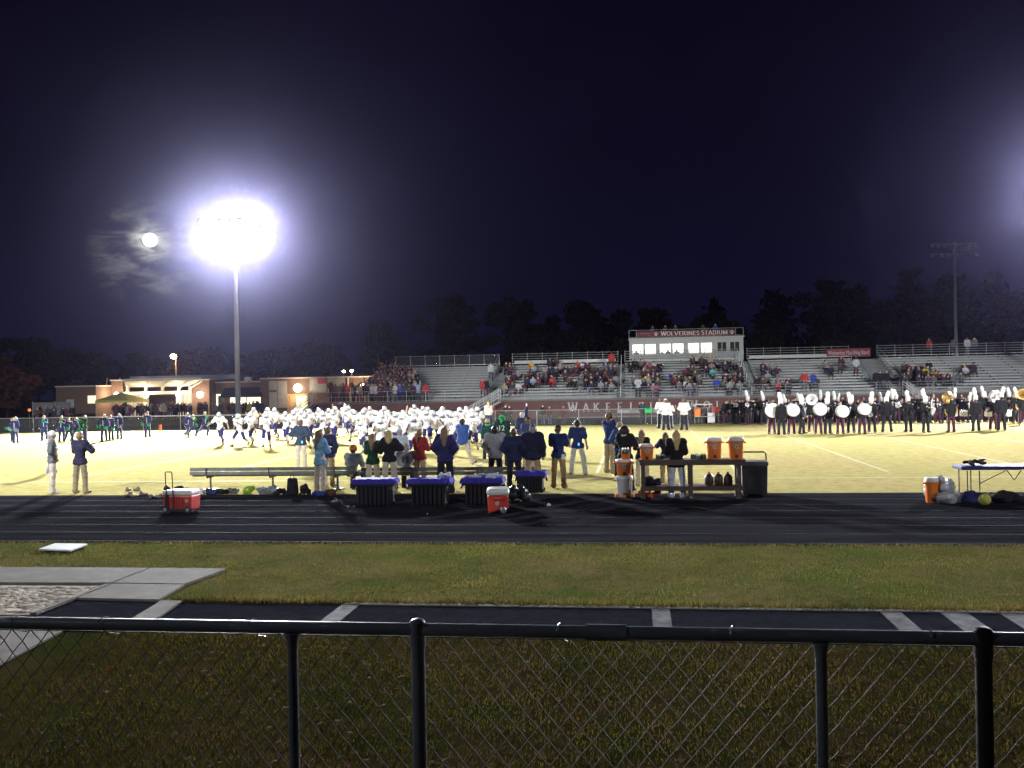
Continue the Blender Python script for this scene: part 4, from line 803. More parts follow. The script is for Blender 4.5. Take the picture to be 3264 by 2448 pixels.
# wall lamps: globes that give off light
def wlamp(px, py, y, r, e=300, yy=YB):
    x = XA(px, yy+y, 3); z = ZA(py, x, yy+y); bb = MB(); bb.lathe([(r*math.sin(a), -r*math.cos(a)) for a in [i*math.pi/8 for i in range(9)]], 14, (0, 0, 0)); t = thing('wall_lamp', 'round glowing wall lamp '+{372: 'beside the green canopy tent', 465: 'on the column near the tent', 570: 'on the white column by the open entrance', 637: 'on the brick pier past the entrance', 949: 'above the lit orange doorway', 1156: 'by the student section steps'}[px], 'lamp', (x, yy+y, z), 0, 'round lamps on the field house')
    bb.obj('globe', M_bulb, t, smooth=True); bb = MB(); bb.box((0, (r+.06), 0), (.2, .12, .25)); bb.obj('bracket', M_white, t)
    l_ = bpy.data.lights.new('lamp_light', 'POINT'); l_.energy = e; l_.color = (1, .74, .45); l_.shadow_soft_size = .3; o = bpy.data.objects.new('lamp_light', l_); COL.objects.link(o); o.location = (x, yy+y-.75, z)
wlamp(372, 1258, -.5, .27, 420); wlamp(465, 1259, -.7, .30, 200); wlamp(570, 1259, -.7, .30, 200); wlamp(637, 1258, -.5, .36, 300); wlamp(949, 1237, -.6, .45, 320); wlamp(1156, 1231, -.3, .3, 420)
# small white loudspeaker on the roof
x = XA(782, YB, 5); t = thing('roof_speaker', 'small white box loudspeaker on the concession wing roof', 'speaker', (x, YB+.8, ZA(1217, x, YB))); b = MB(); b.box((0, 0, .35), (.75, .5, .42)); b.obj('cabinet', M_white, t); b = MB(); b.tube([(0, 0, -.02), (0, 0, .14)], .05, 6); b.obj('bracket', M_steel, t)
for px, lab in ((308, 'slim'), (352, 'small triangular')):
    x = XA(px, YB, 5); t = thing('roof_vent', lab+' white vent sticking up from the dark low roof', 'vent', (x, YB+2, ZA(1213, x, YB+2))); b = MB(); b.tube([(-.12, 0, -.8), (.14 if px < 320 else 0, 0, .3)], .06 if px < 320 else .1, 6); b.obj('pipe', M_white, t)
# green canopy tent
tx = XA(395, 96, 3); t = thing('canopy_tent', 'faded olive pop up canopy tent beside the field house entrance', 'tent', (tx, 95.5, 0)); M_tent = cloth('olive_tent', (.40, .38, .14)); b = MB(); w = 1.95; ze, zp = 2.15, 3.0
P = [(-w, -w, ze), (w, -w, ze), (w, w, ze), (-w, w, ze), (0, 0, zp), (-w, -w, ze-.28), (w, -w, ze-.28), (w, w, ze-.28), (-w, w, ze-.28)]
b.add(P, [(0, 1, 4), (1, 2, 4), (2, 3, 4), (3, 0, 4), (5, 6, 1, 0), (6, 7, 2, 1), (7, 8, 3, 2), (8, 5, 0, 3)]); b.obj('roof', M_tent, t)
for x in (-w+.05, w-.05):
    for y in (-w+.05, w-.05): b = MB(); b.tube([(x, y, 0), (x, y, ze)], .025, 6); b.obj('leg', M_galv, t)
x = XA(425, 94, 1); t = thing('yellow_sign', 'yellow board sign leaning below the tent edge', 'sign', (x, 93, 0)); b = MB(); b.box((0, 0, .95), (.85, .04, .75)); b.obj('board', mat('yellow_board', (.55, .50, .08), .6, .2, 2), t); b = MB(); b.tube([(-.3, .03, 0), (-.3, .03, .6)], .03, 5); b.tube([(.3, .03, 0), (.3, .03, .6)], .03, 5); b.obj('leg', M_galv, t)
# sponsor banners on the end fence and red light
t = thing('banner_fence', 'row of faded grey sponsor banners on a fence past the field house', 'fence', (XA(165, 90, 1), 88, 0))
for pa, pc_ in ((105, 172), (176, 226)):
    x0, x1 = XA(pa, 88, 1), XA(pc_, 88, 1); ox = XA(165, 90, 1); b = MB(); b.box(((x0+x1)/2-ox, 0, 1.45), (x1-x0, .03, 1.3)); b.obj('banner', mat('faded_banner', (.17, .17, .17), .8, .3, .8), t)
for px in (103, 174, 228): x = XA(px, 88, 1)-XA(165, 90, 1); b = MB(); b.tube([(x, .05, 0), (x, .05, 2.2)], .04, 6); b.obj('post', M_galv, t)
t = thing('red_signal_light', 'small round red light on a short stand by the trees', 'lamp', (XA(94, 80, 1), 80, 0)); b = MB(); b.tube([(0, 0, 0), (0, 0, 1.2)], .04, 6); b.obj('stand', M_steel, t); b = MB(); b.lathe([(.15*math.sin(i*math.pi/6), -.15*math.cos(i*math.pi/6)) for i in range(7)], 10, (0, 0, ZA(1307, XA(94, 80, 1), 80))); b.obj('globe', mat('red_glow', (.9, .2, .1), .5, 0, emis=(1, .25, .12), es=.8), t)
# street lamps behind
M_sod = mat('sodium_glow', (1, .8, .4), .5, 0, emis=(1, .68, .28), es=60); M_wl = mat('white_distant_lamp', (1, 1, 1), .5, 0, emis=(.95, .95, 1), es=30)
for px, py, Y, r, m, lb in ((553, 1136, 125, .42, M_sod, 'orange glowing street lamp rising above the entrance canopy'), (221, 1147, 150, .26, M_wl, 'small white street lamp glowing over the dark trees'), (1095, 1184, 190, .3, M_sod, 'tiny distant lamp above the field house banners, smaller of two'), (1120, 1182, 190, .33, M_sod, 'tiny distant lamp beside the student bleacher rail')):
    x = XA(px, Y, 8); z = ZA(py, x, Y); t = thing('street_lamp', lb, 'street lamp', (x, Y, 0)); b = MB(); b.lathe([(r*math.sin(i*math.pi/8), -r*.8*math.cos(i*math.pi/8)) for i in range(9)], 12, (0, 0, z)); b.obj('lamp_head', m, t, smooth=True)
    dx = .3 if px == 553 else 0; b = MB(); b.tube([(dx, .1, 0), (dx, .1, z-.1), (0, .1, z+r*.9)], .09, 6); b.obj('pole', mat('lamp_post', (.25, .2, .15), .6), t)
    if px in (553, 221): l_ = bpy.data.lights.new('street_light', 'POINT'); l_.energy = 600; l_.color = (1, .6, .3); o = bpy.data.objects.new('street_light', l_); COL.objects.link(o); o.location = (x, Y-1, z-.8)
# ---------------------------------------------------------------- trees
def crown_mesh(name, H, Rr, n, mats, shape='round', seed=0, leaf=.35):
    r_ = np.random.default_rng(seed); k = 26; cz = r_.uniform(.38, .98, k)*H; ang = r_.uniform(0, 6.28, k)
    rad = Rr*(np.sqrt(np.clip(1-((cz/H-.62)/.42)**2, .05, 1)) if shape == 'round' else np.clip(1.15-cz/H, .1, .8)); rr = rad*np.sqrt(r_.uniform(.05, 1, k)); C = np.stack([np.cos(ang)*rr, np.sin(ang)*rr, cz], 1); S = r_.uniform(.16, .34, k)*Rr
    pk = r_.integers(0, k, n); d = r_.normal(0, 1, (n, 3)); d /= np.linalg.norm(d, axis=1)[:, None]; p = C[pk]+d*(S[pk]*r_.uniform(.6, 1.1, n))[:, None]*A3(1, 1, .75)
    u = r_.normal(0, 1, (n, 3)); u /= np.linalg.norm(u, axis=1)[:, None]; w = np.cross(u, r_.normal(0, 1, (n, 3))); w /= np.linalg.norm(w, axis=1)[:, None]; sz = leaf*r_.uniform(.5, 1.3, n)[:, None]
    v = np.stack([p-u*sz, p+w*sz*.5, p+u*sz, p-w*sz*.5], 1); return npmesh(name, v.reshape(-1, 3), np.arange(n*4).reshape(-1, 4), mats, pk % len(mats))
M_bark = mat('bark', (.025, .018, .013), .9, .3, 4)
def tree(x, y, H, Rr, mats, label, group, n=5000, shape='round', seed=0):
    t = thing('tree', label, 'tree', (x, y, 0), 0, group); b = MB(); r_ = random.Random(seed); b.tube([(0, 0, -.2), (r_.uniform(-.2, .2), 0, H*.35), (r_.uniform(-.4, .4), .2, H*.75)], [H*.025, H*.018, H*.006], 8)
    for i in range(7): a = r_.uniform(0, 6.28); z = H*r_.uniform(.3, .6); b.tube([(0, 0, z), (math.cos(a)*Rr*.4, math.sin(a)*Rr*.4, z+H*.1), (math.cos(a)*Rr*.75, math.sin(a)*Rr*.75, z+H*.22)], [H*.011, H*.007, H*.003], 5)
    b.obj('trunk', M_bark, t); o = link('crown', crown_mesh('crown', H, Rr, n, mats, shape, seed), t); return t
lv = lambda nm, c: mat('leaf_'+nm, c, .8, .2, 1)
G_ = [lv('pine', (.009, .014, .006)), lv('pine2', (.014, .018, .008))]; RD = [lv('red', (.07, .014, .008)), lv('red2', (.045, .014, .008))]; OR = [lv('orange', (.05, .022, .008)), lv('gold', (.035, .022, .008))]; DK = [lv('dark', (.012, .013, .006)), lv('dark2', (.017, .013, .007))]
for i, (px, Y, H, Rr, m, lb) in enumerate(((20, 92, 5.6, 3.2, RD, 'reddish autumn tree at the very edge beyond the cheerleaders'), (-70, 96, 8, 4, OR, 'russet tree half cut off beyond the cheerleaders'), (120, 112, 8.5, 4.2, OR, 'orange brown autumn tree behind the sponsor banners'), (175, 135, 10, 5, DK, 'tall dim tree behind the dark low block'), (60, 130, 11, 6, G_, 'tall dark evergreen behind the reddish tree'), (250, 150, 10, 5, G_, 'dark round tree rising behind the low brick block'), (330, 165, 10, 5, DK, 'dim tree behind the roof vents'), (640, 140, 9, 5, RD, 'dull red tree behind the brick pier past the entrance'), (710, 150, 9.5, 5, DK, 'dim brown tree behind the concession wing'), (470, 170, 10, 5, G_, 'dark tree behind the entrance canopy roof'), (870, 165, 10, 6, G_, 'dark tree behind the tall floodlight pole'), (1010, 160, 11, 6, RD, 'dim russet tree behind the grey wall banners'))):
    tree(XA(px, Y, 4), Y, H, Rr, m, lb, 'trees beyond the field house', 4500, seed=i)
for i in range(11):
    px = 1230+i*205; Y = 116+(i*37 % 19); tree(XA(px, Y, 6), Y, 11+((i*53) % 6), 4.8, [G_, DK, G_][i % 3], ['tall dark pine', 'dim bare-topped oak', 'broad dark evergreen'][i % 3]+' behind '+['the student bleacher block', 'the student block rear rail', 'the middle stairs', 'the block beside the press box', 'the press box left window', 'the press box roof sign', 'the aisle past the press box', 'the maroon banner', 'the wide band aisle', 'the unlit light pole', 'the band end bleachers'][i].replace('left ', 'first '), 'trees behind the grandstand', 5000, ['pine', 'round', 'round'][i % 3], 40+i)
n = 42000; r_ = np.random.default_rng(5); cx = r_.uniform(-18, 190, 130); cy = r_.uniform(138, 165, 130); chh = r_.uniform(10, 19, 130); pk = r_.integers(0, 130, n); hz = r_.uniform(.05, 1, n)
p = np.stack([cx[pk]+r_.normal(0, 1, n)*3.6*(1.1-hz), cy[pk]+r_.normal(0, 2, n), hz*chh[pk]], 1); u = r_.normal(0, 1, (n, 3)); u /= np.linalg.norm(u, axis=1)[:, None]; w = np.cross(u, r_.normal(0, 1, (n, 3))); w /= np.linalg.norm(w, axis=1)[:, None]; sz = .8*r_.uniform(.5, 1.3, n)[:, None]
v = np.stack([p-u*sz, p+w*sz*.6, p+u*sz, p-w*sz*.6], 1); link('distant_woods', npmesh('distant_woods', v.reshape(-1, 3), np.arange(n*4).reshape(-1, 4), G_+DK, pk % 4), kind='stuff')
# ---------------------------------------------------------------- moon
d = MOON*1500; b = MB(); b.lathe([(10*math.sin(i*math.pi/16), -10*math.cos(i*math.pi/16)) for i in range(17)], 32, (0, 0, 0)); o = b.obj('moon', mat('moon_glow', (1, 1, .9), .9, 0, emis=(1, .98, .86), es=6), smooth=True, label='round bright moon glowing through thin cloud above the field house', cat='moon'); o.location = Vector((0, 0, HC))+d
# ---------------------------------------------------------------- team benches
M_bench = mat('bench_aluminium', (.12, .125, .11), .5, .3, 4, metal=.2); M_bdark = mat('bench_worn', (.075, .07, .065), .6, .2, 4); M_leg = mat('bench_leg', (.06, .06, .06), .5)
def bench(pa, pc_, posts, Y, label, mats_, rz=0):
    x0, x1 = XA(pa, Y, .7), XA(pc_, Y, .7); cx = (x0+x1)/2; t = thing('team_bench', label, 'bench', (cx, Y, 0), rz, 'long sideline benches with backrests')
    xs = [XA(p_, Y, .6)-cx for p_ in posts]; ends = [x0-cx]+[ (0) for _ in ()]+[x1-cx]
    cuts = [x0-cx]+[q for q in xs[1:2]]+[x1-cx]; top = ZA(1487, cx, Y); 
    for i in range(len(cuts)-1):
        a, c = cuts[i]+.006, cuts[i+1]-.006; m = mats_[i % len(mats_)]
        for k in range(2): bb = MB(); bb.box(((a+c)/2, -.16-.012*k, top-.055-k*.118), (c-a, .035, .105), rx=-.1); bb.obj('back_plank', m, t, bevel=.012)
        for k in range(2): bb = MB(); bb.box(((a+c)/2, .02+.16*k, .44), (c-a, .145, .04)); bb.obj('seat_plank', mats_[-1] if len(mats_) > 1 else m, t, bevel=.008)
    for x in xs:
        bb = MB(); bb.tube([(x, .1, .0), (x, .1, .42)], .03, 8); bb.box((x, .1, .02), (.3, .34, .03)); bb.box((x, .08, .40), (.05, .42, .05)); bb.obj('leg', M_leg, t)
        bb = MB(); bb.tube([(x, -.1, .38), (x, -.2, .52), (x, -.205, top+.005)], .022, 6); bb.obj('back_strut', M_bench if pa > 1100 else M_leg, t)
    return t
YBN = 26.0
bench(613, 1139, (666, 865, 1072), YBN, 'silver aluminium team bench with bags lined up beneath it', [M_bench, M_bench])
bench(1155, 1708, (1166, 1424, 1651), YBN+.15, 'dark weathered team bench behind the three blue lidded bins', [M_bdark, M_bench, M_bdark])
# ---------------------------------------------------------------- bins with blue lids
M_binb = mat('black_plastic', (.012, .012, .015), .55, .1, 5, spec=.3); M_blid = mat('blue_plastic', (.05, .04, .36), .75, .12, 5, spec=.12)
def bin_(px0, px1, pyb, label, h=.55, rz=0, d=.62, ytop=None):
    p0, p1 = G(px0, pyb), G(px1, pyb); w = (p1-p0).length; c = (p0+p1)/2; t = thing('equipment_bin', label, 'bin', (c.x, c.y+d/2, 0), rz, 'ribbed black bins with blue lids'); h = h
    bb = MB(); bb.box((0, 0, h*.5+.02), (w*.74, d*.76, h-.04)); bb.obj('tub', M_binb, t, bevel=.03)
    bb = MB(); bb.box((0, 0, h-.03), (w*.9, d*.92, .06)); bb.obj('rim', M_binb, t, bevel=.01)
    rm_ = MB().box((0, 0, h*.42), (.055, .05, h*.8), taper=1.15).mesh('rib', [M_binb])
    for i in range(8): link('rib', rm_, t, (-w*.34+i*w*.68/7, -d*.39, .02))
    bb = MB(); bb.box((0, 0, h+.055), (w, d, .11), taper=.93); l_ = bb.obj('lid', M_blid, t, bevel=.02)
    pn = MB().box((0, 0, 0), (w/6.6, d*.78, .018)).mesh('lid_panel', [M_blid])
    for i in range(6): link('lid_panel', pn, l_, (-w*.38+i*w*.76/5, 0, h+.115))
    rb2 = MB().box((0, 0, 0), (.022, .02, .095)).mesh('lid_rib', [M_blid])
    for i in range(7): link('lid_rib', rb2, l_, (-w*.45+i*w*.9/6, -d*.5+.004, h+.05))
    for s_ in (-1, 1): bb = MB(); bb.tube([(s_*w*.46, -.1, h-.05), (s_*w*.49, -.1, h-.14), (s_*w*.49, .1, h-.14), (s_*w*.46, .1, h-.05)], .014, 6); bb.obj('handle', M_binb, t)
    bb = MB()
    for s_ in (-1, 1): bb.tube([(w*.34, s_*d*.32-.02, .06), (w*.34, s_*d*.32+.02, .06)], .06, 12)
    bb.obj('wheel', M_binb, t)
    return t, c, w
B1 = bin_(1116, 1258, 1615, 'blue lidded black bin with a bare lid, nearest the silver bench'); B2 = bin_(1292, 1438, 1614, 'blue lidded black bin with one crumpled towel, middle of three'); B3 = bin_(1464, 1606, 1612, 'blue lidded black bin covered in pale towels beside the red cooler')
B4 = bin_(1640, 1742, 1572, 'blue lidded black bin set back at the end of the dark bench', h=.46, d=.55)
def cloth_heap(name, label, cat, c, size, m, seed=0, n=13, group=None, squash=.45):
    r_ = random.Random(seed); pr = []; sx, sy, sz = size
    for i in range(n):
        a = A3(r_.uniform(-.5, .5)*sx*.75, r_.uniform(-.5, .5)*sy*.75, r_.uniform(.15, .6)*sz); bq = a+A3(r_.uniform(-.3, .3)*sx, r_.uniform(-.3, .3)*sy, r_.uniform(-.3, .25)*sz); rr = min(sx, sy, sz)*r_.uniform(.15, .36)
        bq = np.maximum(np.minimum(bq, A3(sx/2, sy/2, sz*.85)), A3(-sx/2, -sy/2, sz*.1)); pr.append((a, bq, rr, rr*r_.uniform(.6, 1), A3(1, 1, 1), 0))
    v, f, _ = surfnet(pr, min(size)/11, min(size)*.12, min(size)*.034); v[:, 2] = np.where(v[:, 2] < .0, v[:, 2]*.15, v[:, 2]); me = npmesh(name, v, f, [m]); me.polygons.foreach_set('use_smooth', np.ones(len(f), bool)); return link(name, me, None, c, r_.uniform(-.2, .2), label=label, cat=cat, group=group)
M_towel = cloth('pale_blue_towel', (.50, .52, .62)); M_white_c = cloth('white', (.62, .62, .64)); M_blk = cloth('black', (.018, .018, .022))
b2t, c2, w2 = B2; b3t, c3, w3 = B3
cloth_heap('towel', 'crumpled pale blue towel piled on the middle blue lid', 'towel', (c2.x+w2*.32, c2.y+.25, .665), (.38, .4, .16), M_towel, 3, 10)
cloth_heap('towel', 'long rumpled white towels spread over the blue lid by the cooler', 'towel', (c3.x+.03, c3.y+.3, .665), (.95, .46, .13), M_towel, 5, 16)
cloth_heap('towel', 'small greyish cloth at the corner of the bare blue lid', 'towel', (B1[1].x+B1[2]*.42, B1[1].y+.2, .60), (.22, .3, .12), M_towel, 9, 7)
# ---------------------------------------------------------------- wheeled coolers and drink coolers
M_redp = mat('red_plastic', (.48, .045, .03), .38, .08, 5, spec=.5); M_whp = mat('white_plastic', (.62, .62, .60), .4, .05, 5, spec=.5); M_rubber = mat('black_rubber', (.02, .02, .02), .6); M_orp = mat('orange_plastic', (.78, .21, .03), .4, .08, 4, spec=.5); M_grp = mat('grey_print', (.34, .30, .28), .5, .1)
p = (G(516, 1636)+G(613, 1636))/2; w = (G(516, 1636)-G(613, 1636)).length
t = thing('wheeled_cooler', 'large red wheeled cooler with white lid and tall pull handle up', 'cooler', (p.x, p.y+.24, 0), R(-4)); h = .56
b = MB(); b.box((0, 0, .08+.17), (w*.95, .42, .36), taper=1.04); b.obj('body', M_redp, t, bevel=.03)
b = MB(); b.box((0, 0, .49), (w, .46, .12)); b.obj('lid', M_whp, t, bevel=.045)
for s_ in (-1, 1):
    b = MB(); b.tube([(s_*.3, -.25, .085), (s_*.3, -.19, .085)], .085, 16); b.obj('wheel', M_rubber, t); 
    b = MB(); b.tube([(s_*.3, -.256, .085), (s_*.3, -.25, .085)], .045, 12); b.obj('hub', mat('hub_grey', (.3, .3, .32)), t)
b = MB(); b.box((-.04, -.215, .075), (w*.84, .05, .06)); b.obj('base_bar', M_rubber, t)
b = MB(); b.tube([(-.26, -.235, .1), (-.26, -.25, .62), (-.27, -.26, .985), (-.25, -.26, 1.005), (-.11, -.26, 1.005), (-.09, -.26, .985), (-.08, -.25, .62), (-.08, -.235, .1)], .0125, 8); b.obj('pull_handle', M_rubber, t, smooth=True)
b = MB(); b.box((-.26, -.222, .26), (.10, .03, .36)); b.obj('handle_track', M_rubber, t)
for x in (0.0, .08, .16): b = MB(); b.box((x, -.218, .27), (.025, .014, .28)); b.obj('body_rib', mat('red_plastic_dark', (.30, .03, .025), .45, 0), t)
b = MB(); b.lathe([(.052, 0), (.052, .004)], 20, (.26, -.214, .30), M=Euler((R(90), 0, 0)).to_matrix()); b.obj('round_logo', M_grp, t); b = MB(); letter(b, 'I', .248, .275, .05, -.219, .2, .002); b.obj('logo_mark', M_whp, t)
p = (G(1549, 1637)+G(1616, 1637))/2
t = thing('wheeled_cooler', 'red and white wheeled cooler turned end on before the towel covered bin', 'cooler', (p.x, p.y+.3, 0), R(8)); w = .5
b = MB(); b.xprism([(-.235, 0), (-.02, .06), (.235, .1), (.24, .40), (-.25, .40)], -.3, .3); b.obj('body', M_redp, t, bevel=.025)
b = MB(); b.box((0, 0, .485), (w+.03, .64, .16)); b.obj('lid', M_whp, t, bevel=.07)
b = MB(); b.tube([(.12, -.36, .085), (.12, -.30, .085)], .085, 18); b.obj('wheel', M_rubber, t); b = MB(); b.lathe([(.07, 0), (.072, .006), (.06, .012)], 20, (.12, -.36, .085), M=Euler((R(90), 0, 0)).to_matrix()); b.obj('hub', mat('hub_silver', (.6, .6, .62), .3, 0, metal=.8), t)
b = MB(); b.box((0, -.325, .34), (.2, .06, .05)); b.obj('side_handle', M_redp, t, bevel=.012); b = MB(); b.lathe([(.05, 0), (.05, .006)], 18, (-.02, -.305, .235), M=Euler((R(90), 0, 0)).to_matrix()); b.obj('round_logo', M_grp, t)
def drink_cooler(loc, label, h=.56, r=.2, logo=True, white_body=False, group='orange drink coolers with white lids', feet=False):
    t = thing('drink_cooler', label, 'drink cooler', loc, 0, group)
    b = MB(); b.lathe([(r*.80, 0), (r*.84, .02), (r*.93, h*.70), (r*.96, h*.74), (r*1.02, h*.78), (r*1.02, h*.83)], 28); b.obj('body', M_whp if white_body else M_orp, t, smooth=True)
    b = MB(); b.lathe([(r*1.04, h*.83), (r*1.05, h*.87), (r*.98, h*.96), (r*.9, h*.985), (r*.3, h)], 28); b.obj('lid', M_whp, t, smooth=True)
    for s_ in (-1, 1): b = MB(); b.tube([(s_*r*.95, -.05, h*.76), (s_*(r*1.22), -.05, h*.745), (s_*(r*1.22), .05, h*.745), (s_*r*.95, .05, h*.76)], .016, 6); b.obj('handle', M_orp, t)
    b = MB(); b.box((0, -r*.9, h*.14), (.075, .05, .075)); b.tube([(0, -r*.95-.03, h*.18), (0, -r*.95-.03, h*.08)], .014, 8); b.obj('spout', mat('dark_red_plastic', (.16, .02, .015), .4), t, bevel=.006)
    if feet:
        for a in range(0, 360, 72): b = MB(); b.box((r*.95*math.cos(R(a-90)), r*.95*math.sin(R(a-90)), .035), (.1, .1, .09), rz=R(a-90)); b.obj('foot', M_orp, t, bevel=.015)
    def wrap(me, rr):
        for v_ in me.vertices: a = v_.co.x/rr; y = v_.co.y; zz = v_.co.z; q = rr*(.84+.13*min(1, zz/(h*.7)))/.93; v_.co = (math.sin(a)*(q-y), -math.cos(a)*(q-y), zz)
    if logo:
        b = MB(); 
        for i in range(10): x_ = -.115+i*.023; b.box((x_+.0115, 0, h*.665), (.0235, .005, .05))
        me = b.mesh('logo_band', [M_grp]); wrap(me, r+.004); link('logo_band', me, t)
        me = textmesh('G', .13, .003).copy(); me.materials.append(M_whp); me.transform(Matrix.Scale(1.25, 4, (1, 0, 0))); me.transform(Matrix.Translation((0, 0, h*.55))); wrap(me, r+.006); link('logo_letter', me, t)
        b = MB(); b.xprism([(.0, .22), (.05, .22), (.03, .155), (.055, .155), (-.02, .04), (.005, .12), (-.03, .12)], -.002, .002); me = b.mesh('logo_bolt', [M_grp]); me.transform(Matrix.Scale(h*.95, 4)); me.transform(Matrix.Translation((0, 0, h*.2))); wrap(me, r+.006); link('logo_bolt', me, t)
    return t
# water table
YT = G(2200, 1590).y+.25; x0, x1 = XA(2036, YT, 1), XA(2372, YT, 1); TH = ZA(1463, (x0+x1)/2, YT); cx = (x0+x1)/2; tw = x1-x0
M_wood = mat('dark_stained_wood', (.075, .05, .045), .6, .3, 6, bump=.3, bscale=30)
t = thing('drinks_table', 'dark wooden table with lower shelf holding orange drink coolers', 'table', (cx, YT, 0))
for i in range(4): b = MB(); b.box((0, -.24+i*.16, TH-.02), (tw, .15, .04)); b.obj('top_plank', M_wood, t, bevel=.004)
b = MB(); b.box((0, -.315, TH-.085), (tw-.04, .035, .09)); b.obj('apron', M_wood, t)
for i in range(3): b = MB(); b.box((0, -.18+i*.18, .30), (tw-.1, .16, .035)); b.obj('shelf_plank', M_wood, t, bevel=.004)
b = MB(); b.box((0, -.29, .255), (tw-.06, .035, .09)); b.obj('shelf_rail', M_wood, t)
for px in (2050, 2200, 2352):
    x = XA(px, YT, .5)-cx
    for yy in (-.26, .26): b = MB(); b.box((x, yy, (TH-.13)/2), (.1, .09, TH-.13)); b.obj('leg', M_wood, t, bevel=.005)
def onT(px, dy=0): return (XA(px, YT+dy, TH), YT+dy, TH+.002)
drink_cooler(onT(2062, -.05), 'smaller orange drink cooler at the end of the table by the stacked coolers', .40, .185)
drink_cooler(onT(2277, -.02), 'orange drink cooler with silver logo, first of the two big ones on the table', .55, .2)
drink_cooler(onT(2346, -.02), 'orange drink cooler with silver logo at the cart end of the table', .55, .2)
M_cup = mat('dark_green_bottle', (.05, .09, .05), .35, .1, spec=.5)
bm_ = MB().lathe([(.032, 0), (.034, .01), (.034, .09), (.028, .105), (.012, .12), (.012, .135)], 10).mesh('bottle', [M_cup], True)
for k, px in enumerate(list(range(2094, 2122, 7))+list(range(2205, 2250, 6))): 
    o = link('bottle', bm_, None, onT(px, random.uniform(-.1, .05)), label='small dark green bottle, '+['first', 'second', 'third', 'fourth'][k % 4]+(' beside the smaller orange cooler' if k < 4 else ' from the blonde girl' if k < 8 else ' from the big orange cooler'), cat='bottle', group='row of small bottles on the drinks table')
def jug(px, label):
    tt = thing('water_jug', label, 'jug', (XA(px, YT, .4), YT-.05, .32), 0, 'dark jugs on the lower shelf'); bb = MB(); bb.lathe([(.1, 0), (.115, .03), (.11, .2), (.075, .27), (.03, .29), (.03, .3)], 16); bb.obj('body', mat('dark_jug', (.04, .022, .02), .4, .1), tt, smooth=True); bb = MB(); bb.lathe([(.034, .3), (.034, .33), (.015, .345)], 10); bb.obj('cap', M_orp, tt)
jug(2260, 'dark round jug on the lower shelf, next to the middle table leg'); jug(2290, 'dark round jug in the middle of three on the lower shelf'); jug(2320, 'dark round jug on the lower shelf, next to the end leg')
cloth_heap('duffel_bag', 'black bag slumped on the lower shelf of the drinks table', 'bag', (XA(2078, YT, .4), YT-.02, .325), (.42, .3, .26), M_blk, 11, 9)
ps = G(1991, 1586); S1 = drink_cooler((ps.x, ps.y+.2, 0), 'bottom cooler of the stack, white body with orange feet', .56, .22, False, True, feet=True); S2 = drink_cooler((ps.x, ps.y+.2, .562), 'upper orange cooler of the stack beside the drinks table', .42, .215, True)
t = thing('bottle_carrier', 'orange carrier full of squeeze bottles on top of the cooler stack', 'carrier', (ps.x+.04, ps.y+.2, .984)); b = MB(); b.box((0, 0, .065), (.22, .2, .12)); b.obj('crate', M_orp, t, bevel=.01)
sm = MB().lathe([(.032, .03), (.034, .17), (.02, .2), (.024, .22), (.008, .25)], 10).mesh('squeeze_bottle', [mat('pale_bottle', (.10, .12, .10), .4)], True); sc_ = MB().lathe([(.026, .195), (.026, .225), (.01, .25)], 10).mesh('bottle_cap', [M_whp], True)
for i in range(3):
    for j in range(2): q = link('squeeze_bottle', sm, t, (-.068+i*.068, -.045+j*.09, .04)); link('bottle_cap', sc_, q)
p = G(2072, 1589); cloth_heap('mesh_bag', 'crumpled orange red bag on the track under the drinks table', 'bag', (p.x, p.y+.15, 0), (.52, .34, .21), cloth('orange_bag', (.50, .08, .03)), 21, 12)
# dark cart
p0, p1 = G(2374, 1582), G(2440, 1582); w = (p1-p0).length+.1; c = (p0+p1)/2; t = thing('utility_cart', 'dark lidded cart with a tube handle at the end of the drinks table', 'cart', (c.x, c.y+.3, 0)); M_cart = mat('dark_cart', (.028, .027, .032), .5, .2, 9, bump=.2)
b = MB(); b.box((0, 0, .42), (w, .6, .72), taper=1.06); b.obj('body', M_cart, t, bevel=.02); b = MB(); b.box((0, 0, .83), (w+.08, .66, .11)); b.obj('lid', mat('cart_lid', (.09, .085, .09), .5, .1), t, bevel=.02)
b = MB(); b.tube([(-w/2, .1, 1.1), (w/2-.02, .1, 1.1), (w/2+.03, .1, 1.06), (w/2+.04, .1, .85)], .02, 8); b.obj('handle', M_cart, t)
for s_ in (-1, 1): b = MB(); b.tube([(s_*w*.38, -.3, .06), (s_*w*.38, -.24, .06)], .06, 12); b.obj('wheel', M_rubber, t)
# far end: treatment table, bagged coolers, bags
YM = G(3100, 1590).y+.5; x0 = XA(3042, YM, .7); zt = ZA(1484, x0, YM); t = thing('treatment_table', 'navy padded folding treatment table with thin crossed legs', 'table', (x0+1.0, YM, 0)); M_navy = mat('navy_vinyl', (.03, .03, .14), .4, .1)
for i in range(2): b = MB(); b.box((-.0+i*1.42-.25, 0, zt-.04), (1.4, .7, .09)); b.obj('pad', M_navy, t, bevel=.025)
for x in (-.8, -.52, 1.8):
    for y in (-.3, .3): b = MB(); b.tube([(x, y, 0), (x, y, zt-.1)], .014, 6); b.obj('leg', M_leg, t)
for a, c in (((-.5, .35), (.1, zt-.1)), ((.12, zt-.1), (.28, .42)), ((.44, zt-.1), (.28, .42)), ((.6, zt-.1), (1.5, .3))): b = MB(); b.tube([(a[0], -.28, a[1]), (c[0], -.28, c[1])], .011, 6); b.obj('brace', M_leg, t)
cloth_heap('folded_coat', 'black coat lying in a heap on the navy treatment table', 'coat', (x0+.55, YM, zt+.005), (.6, .4, .17), M_blk, 31, 9)
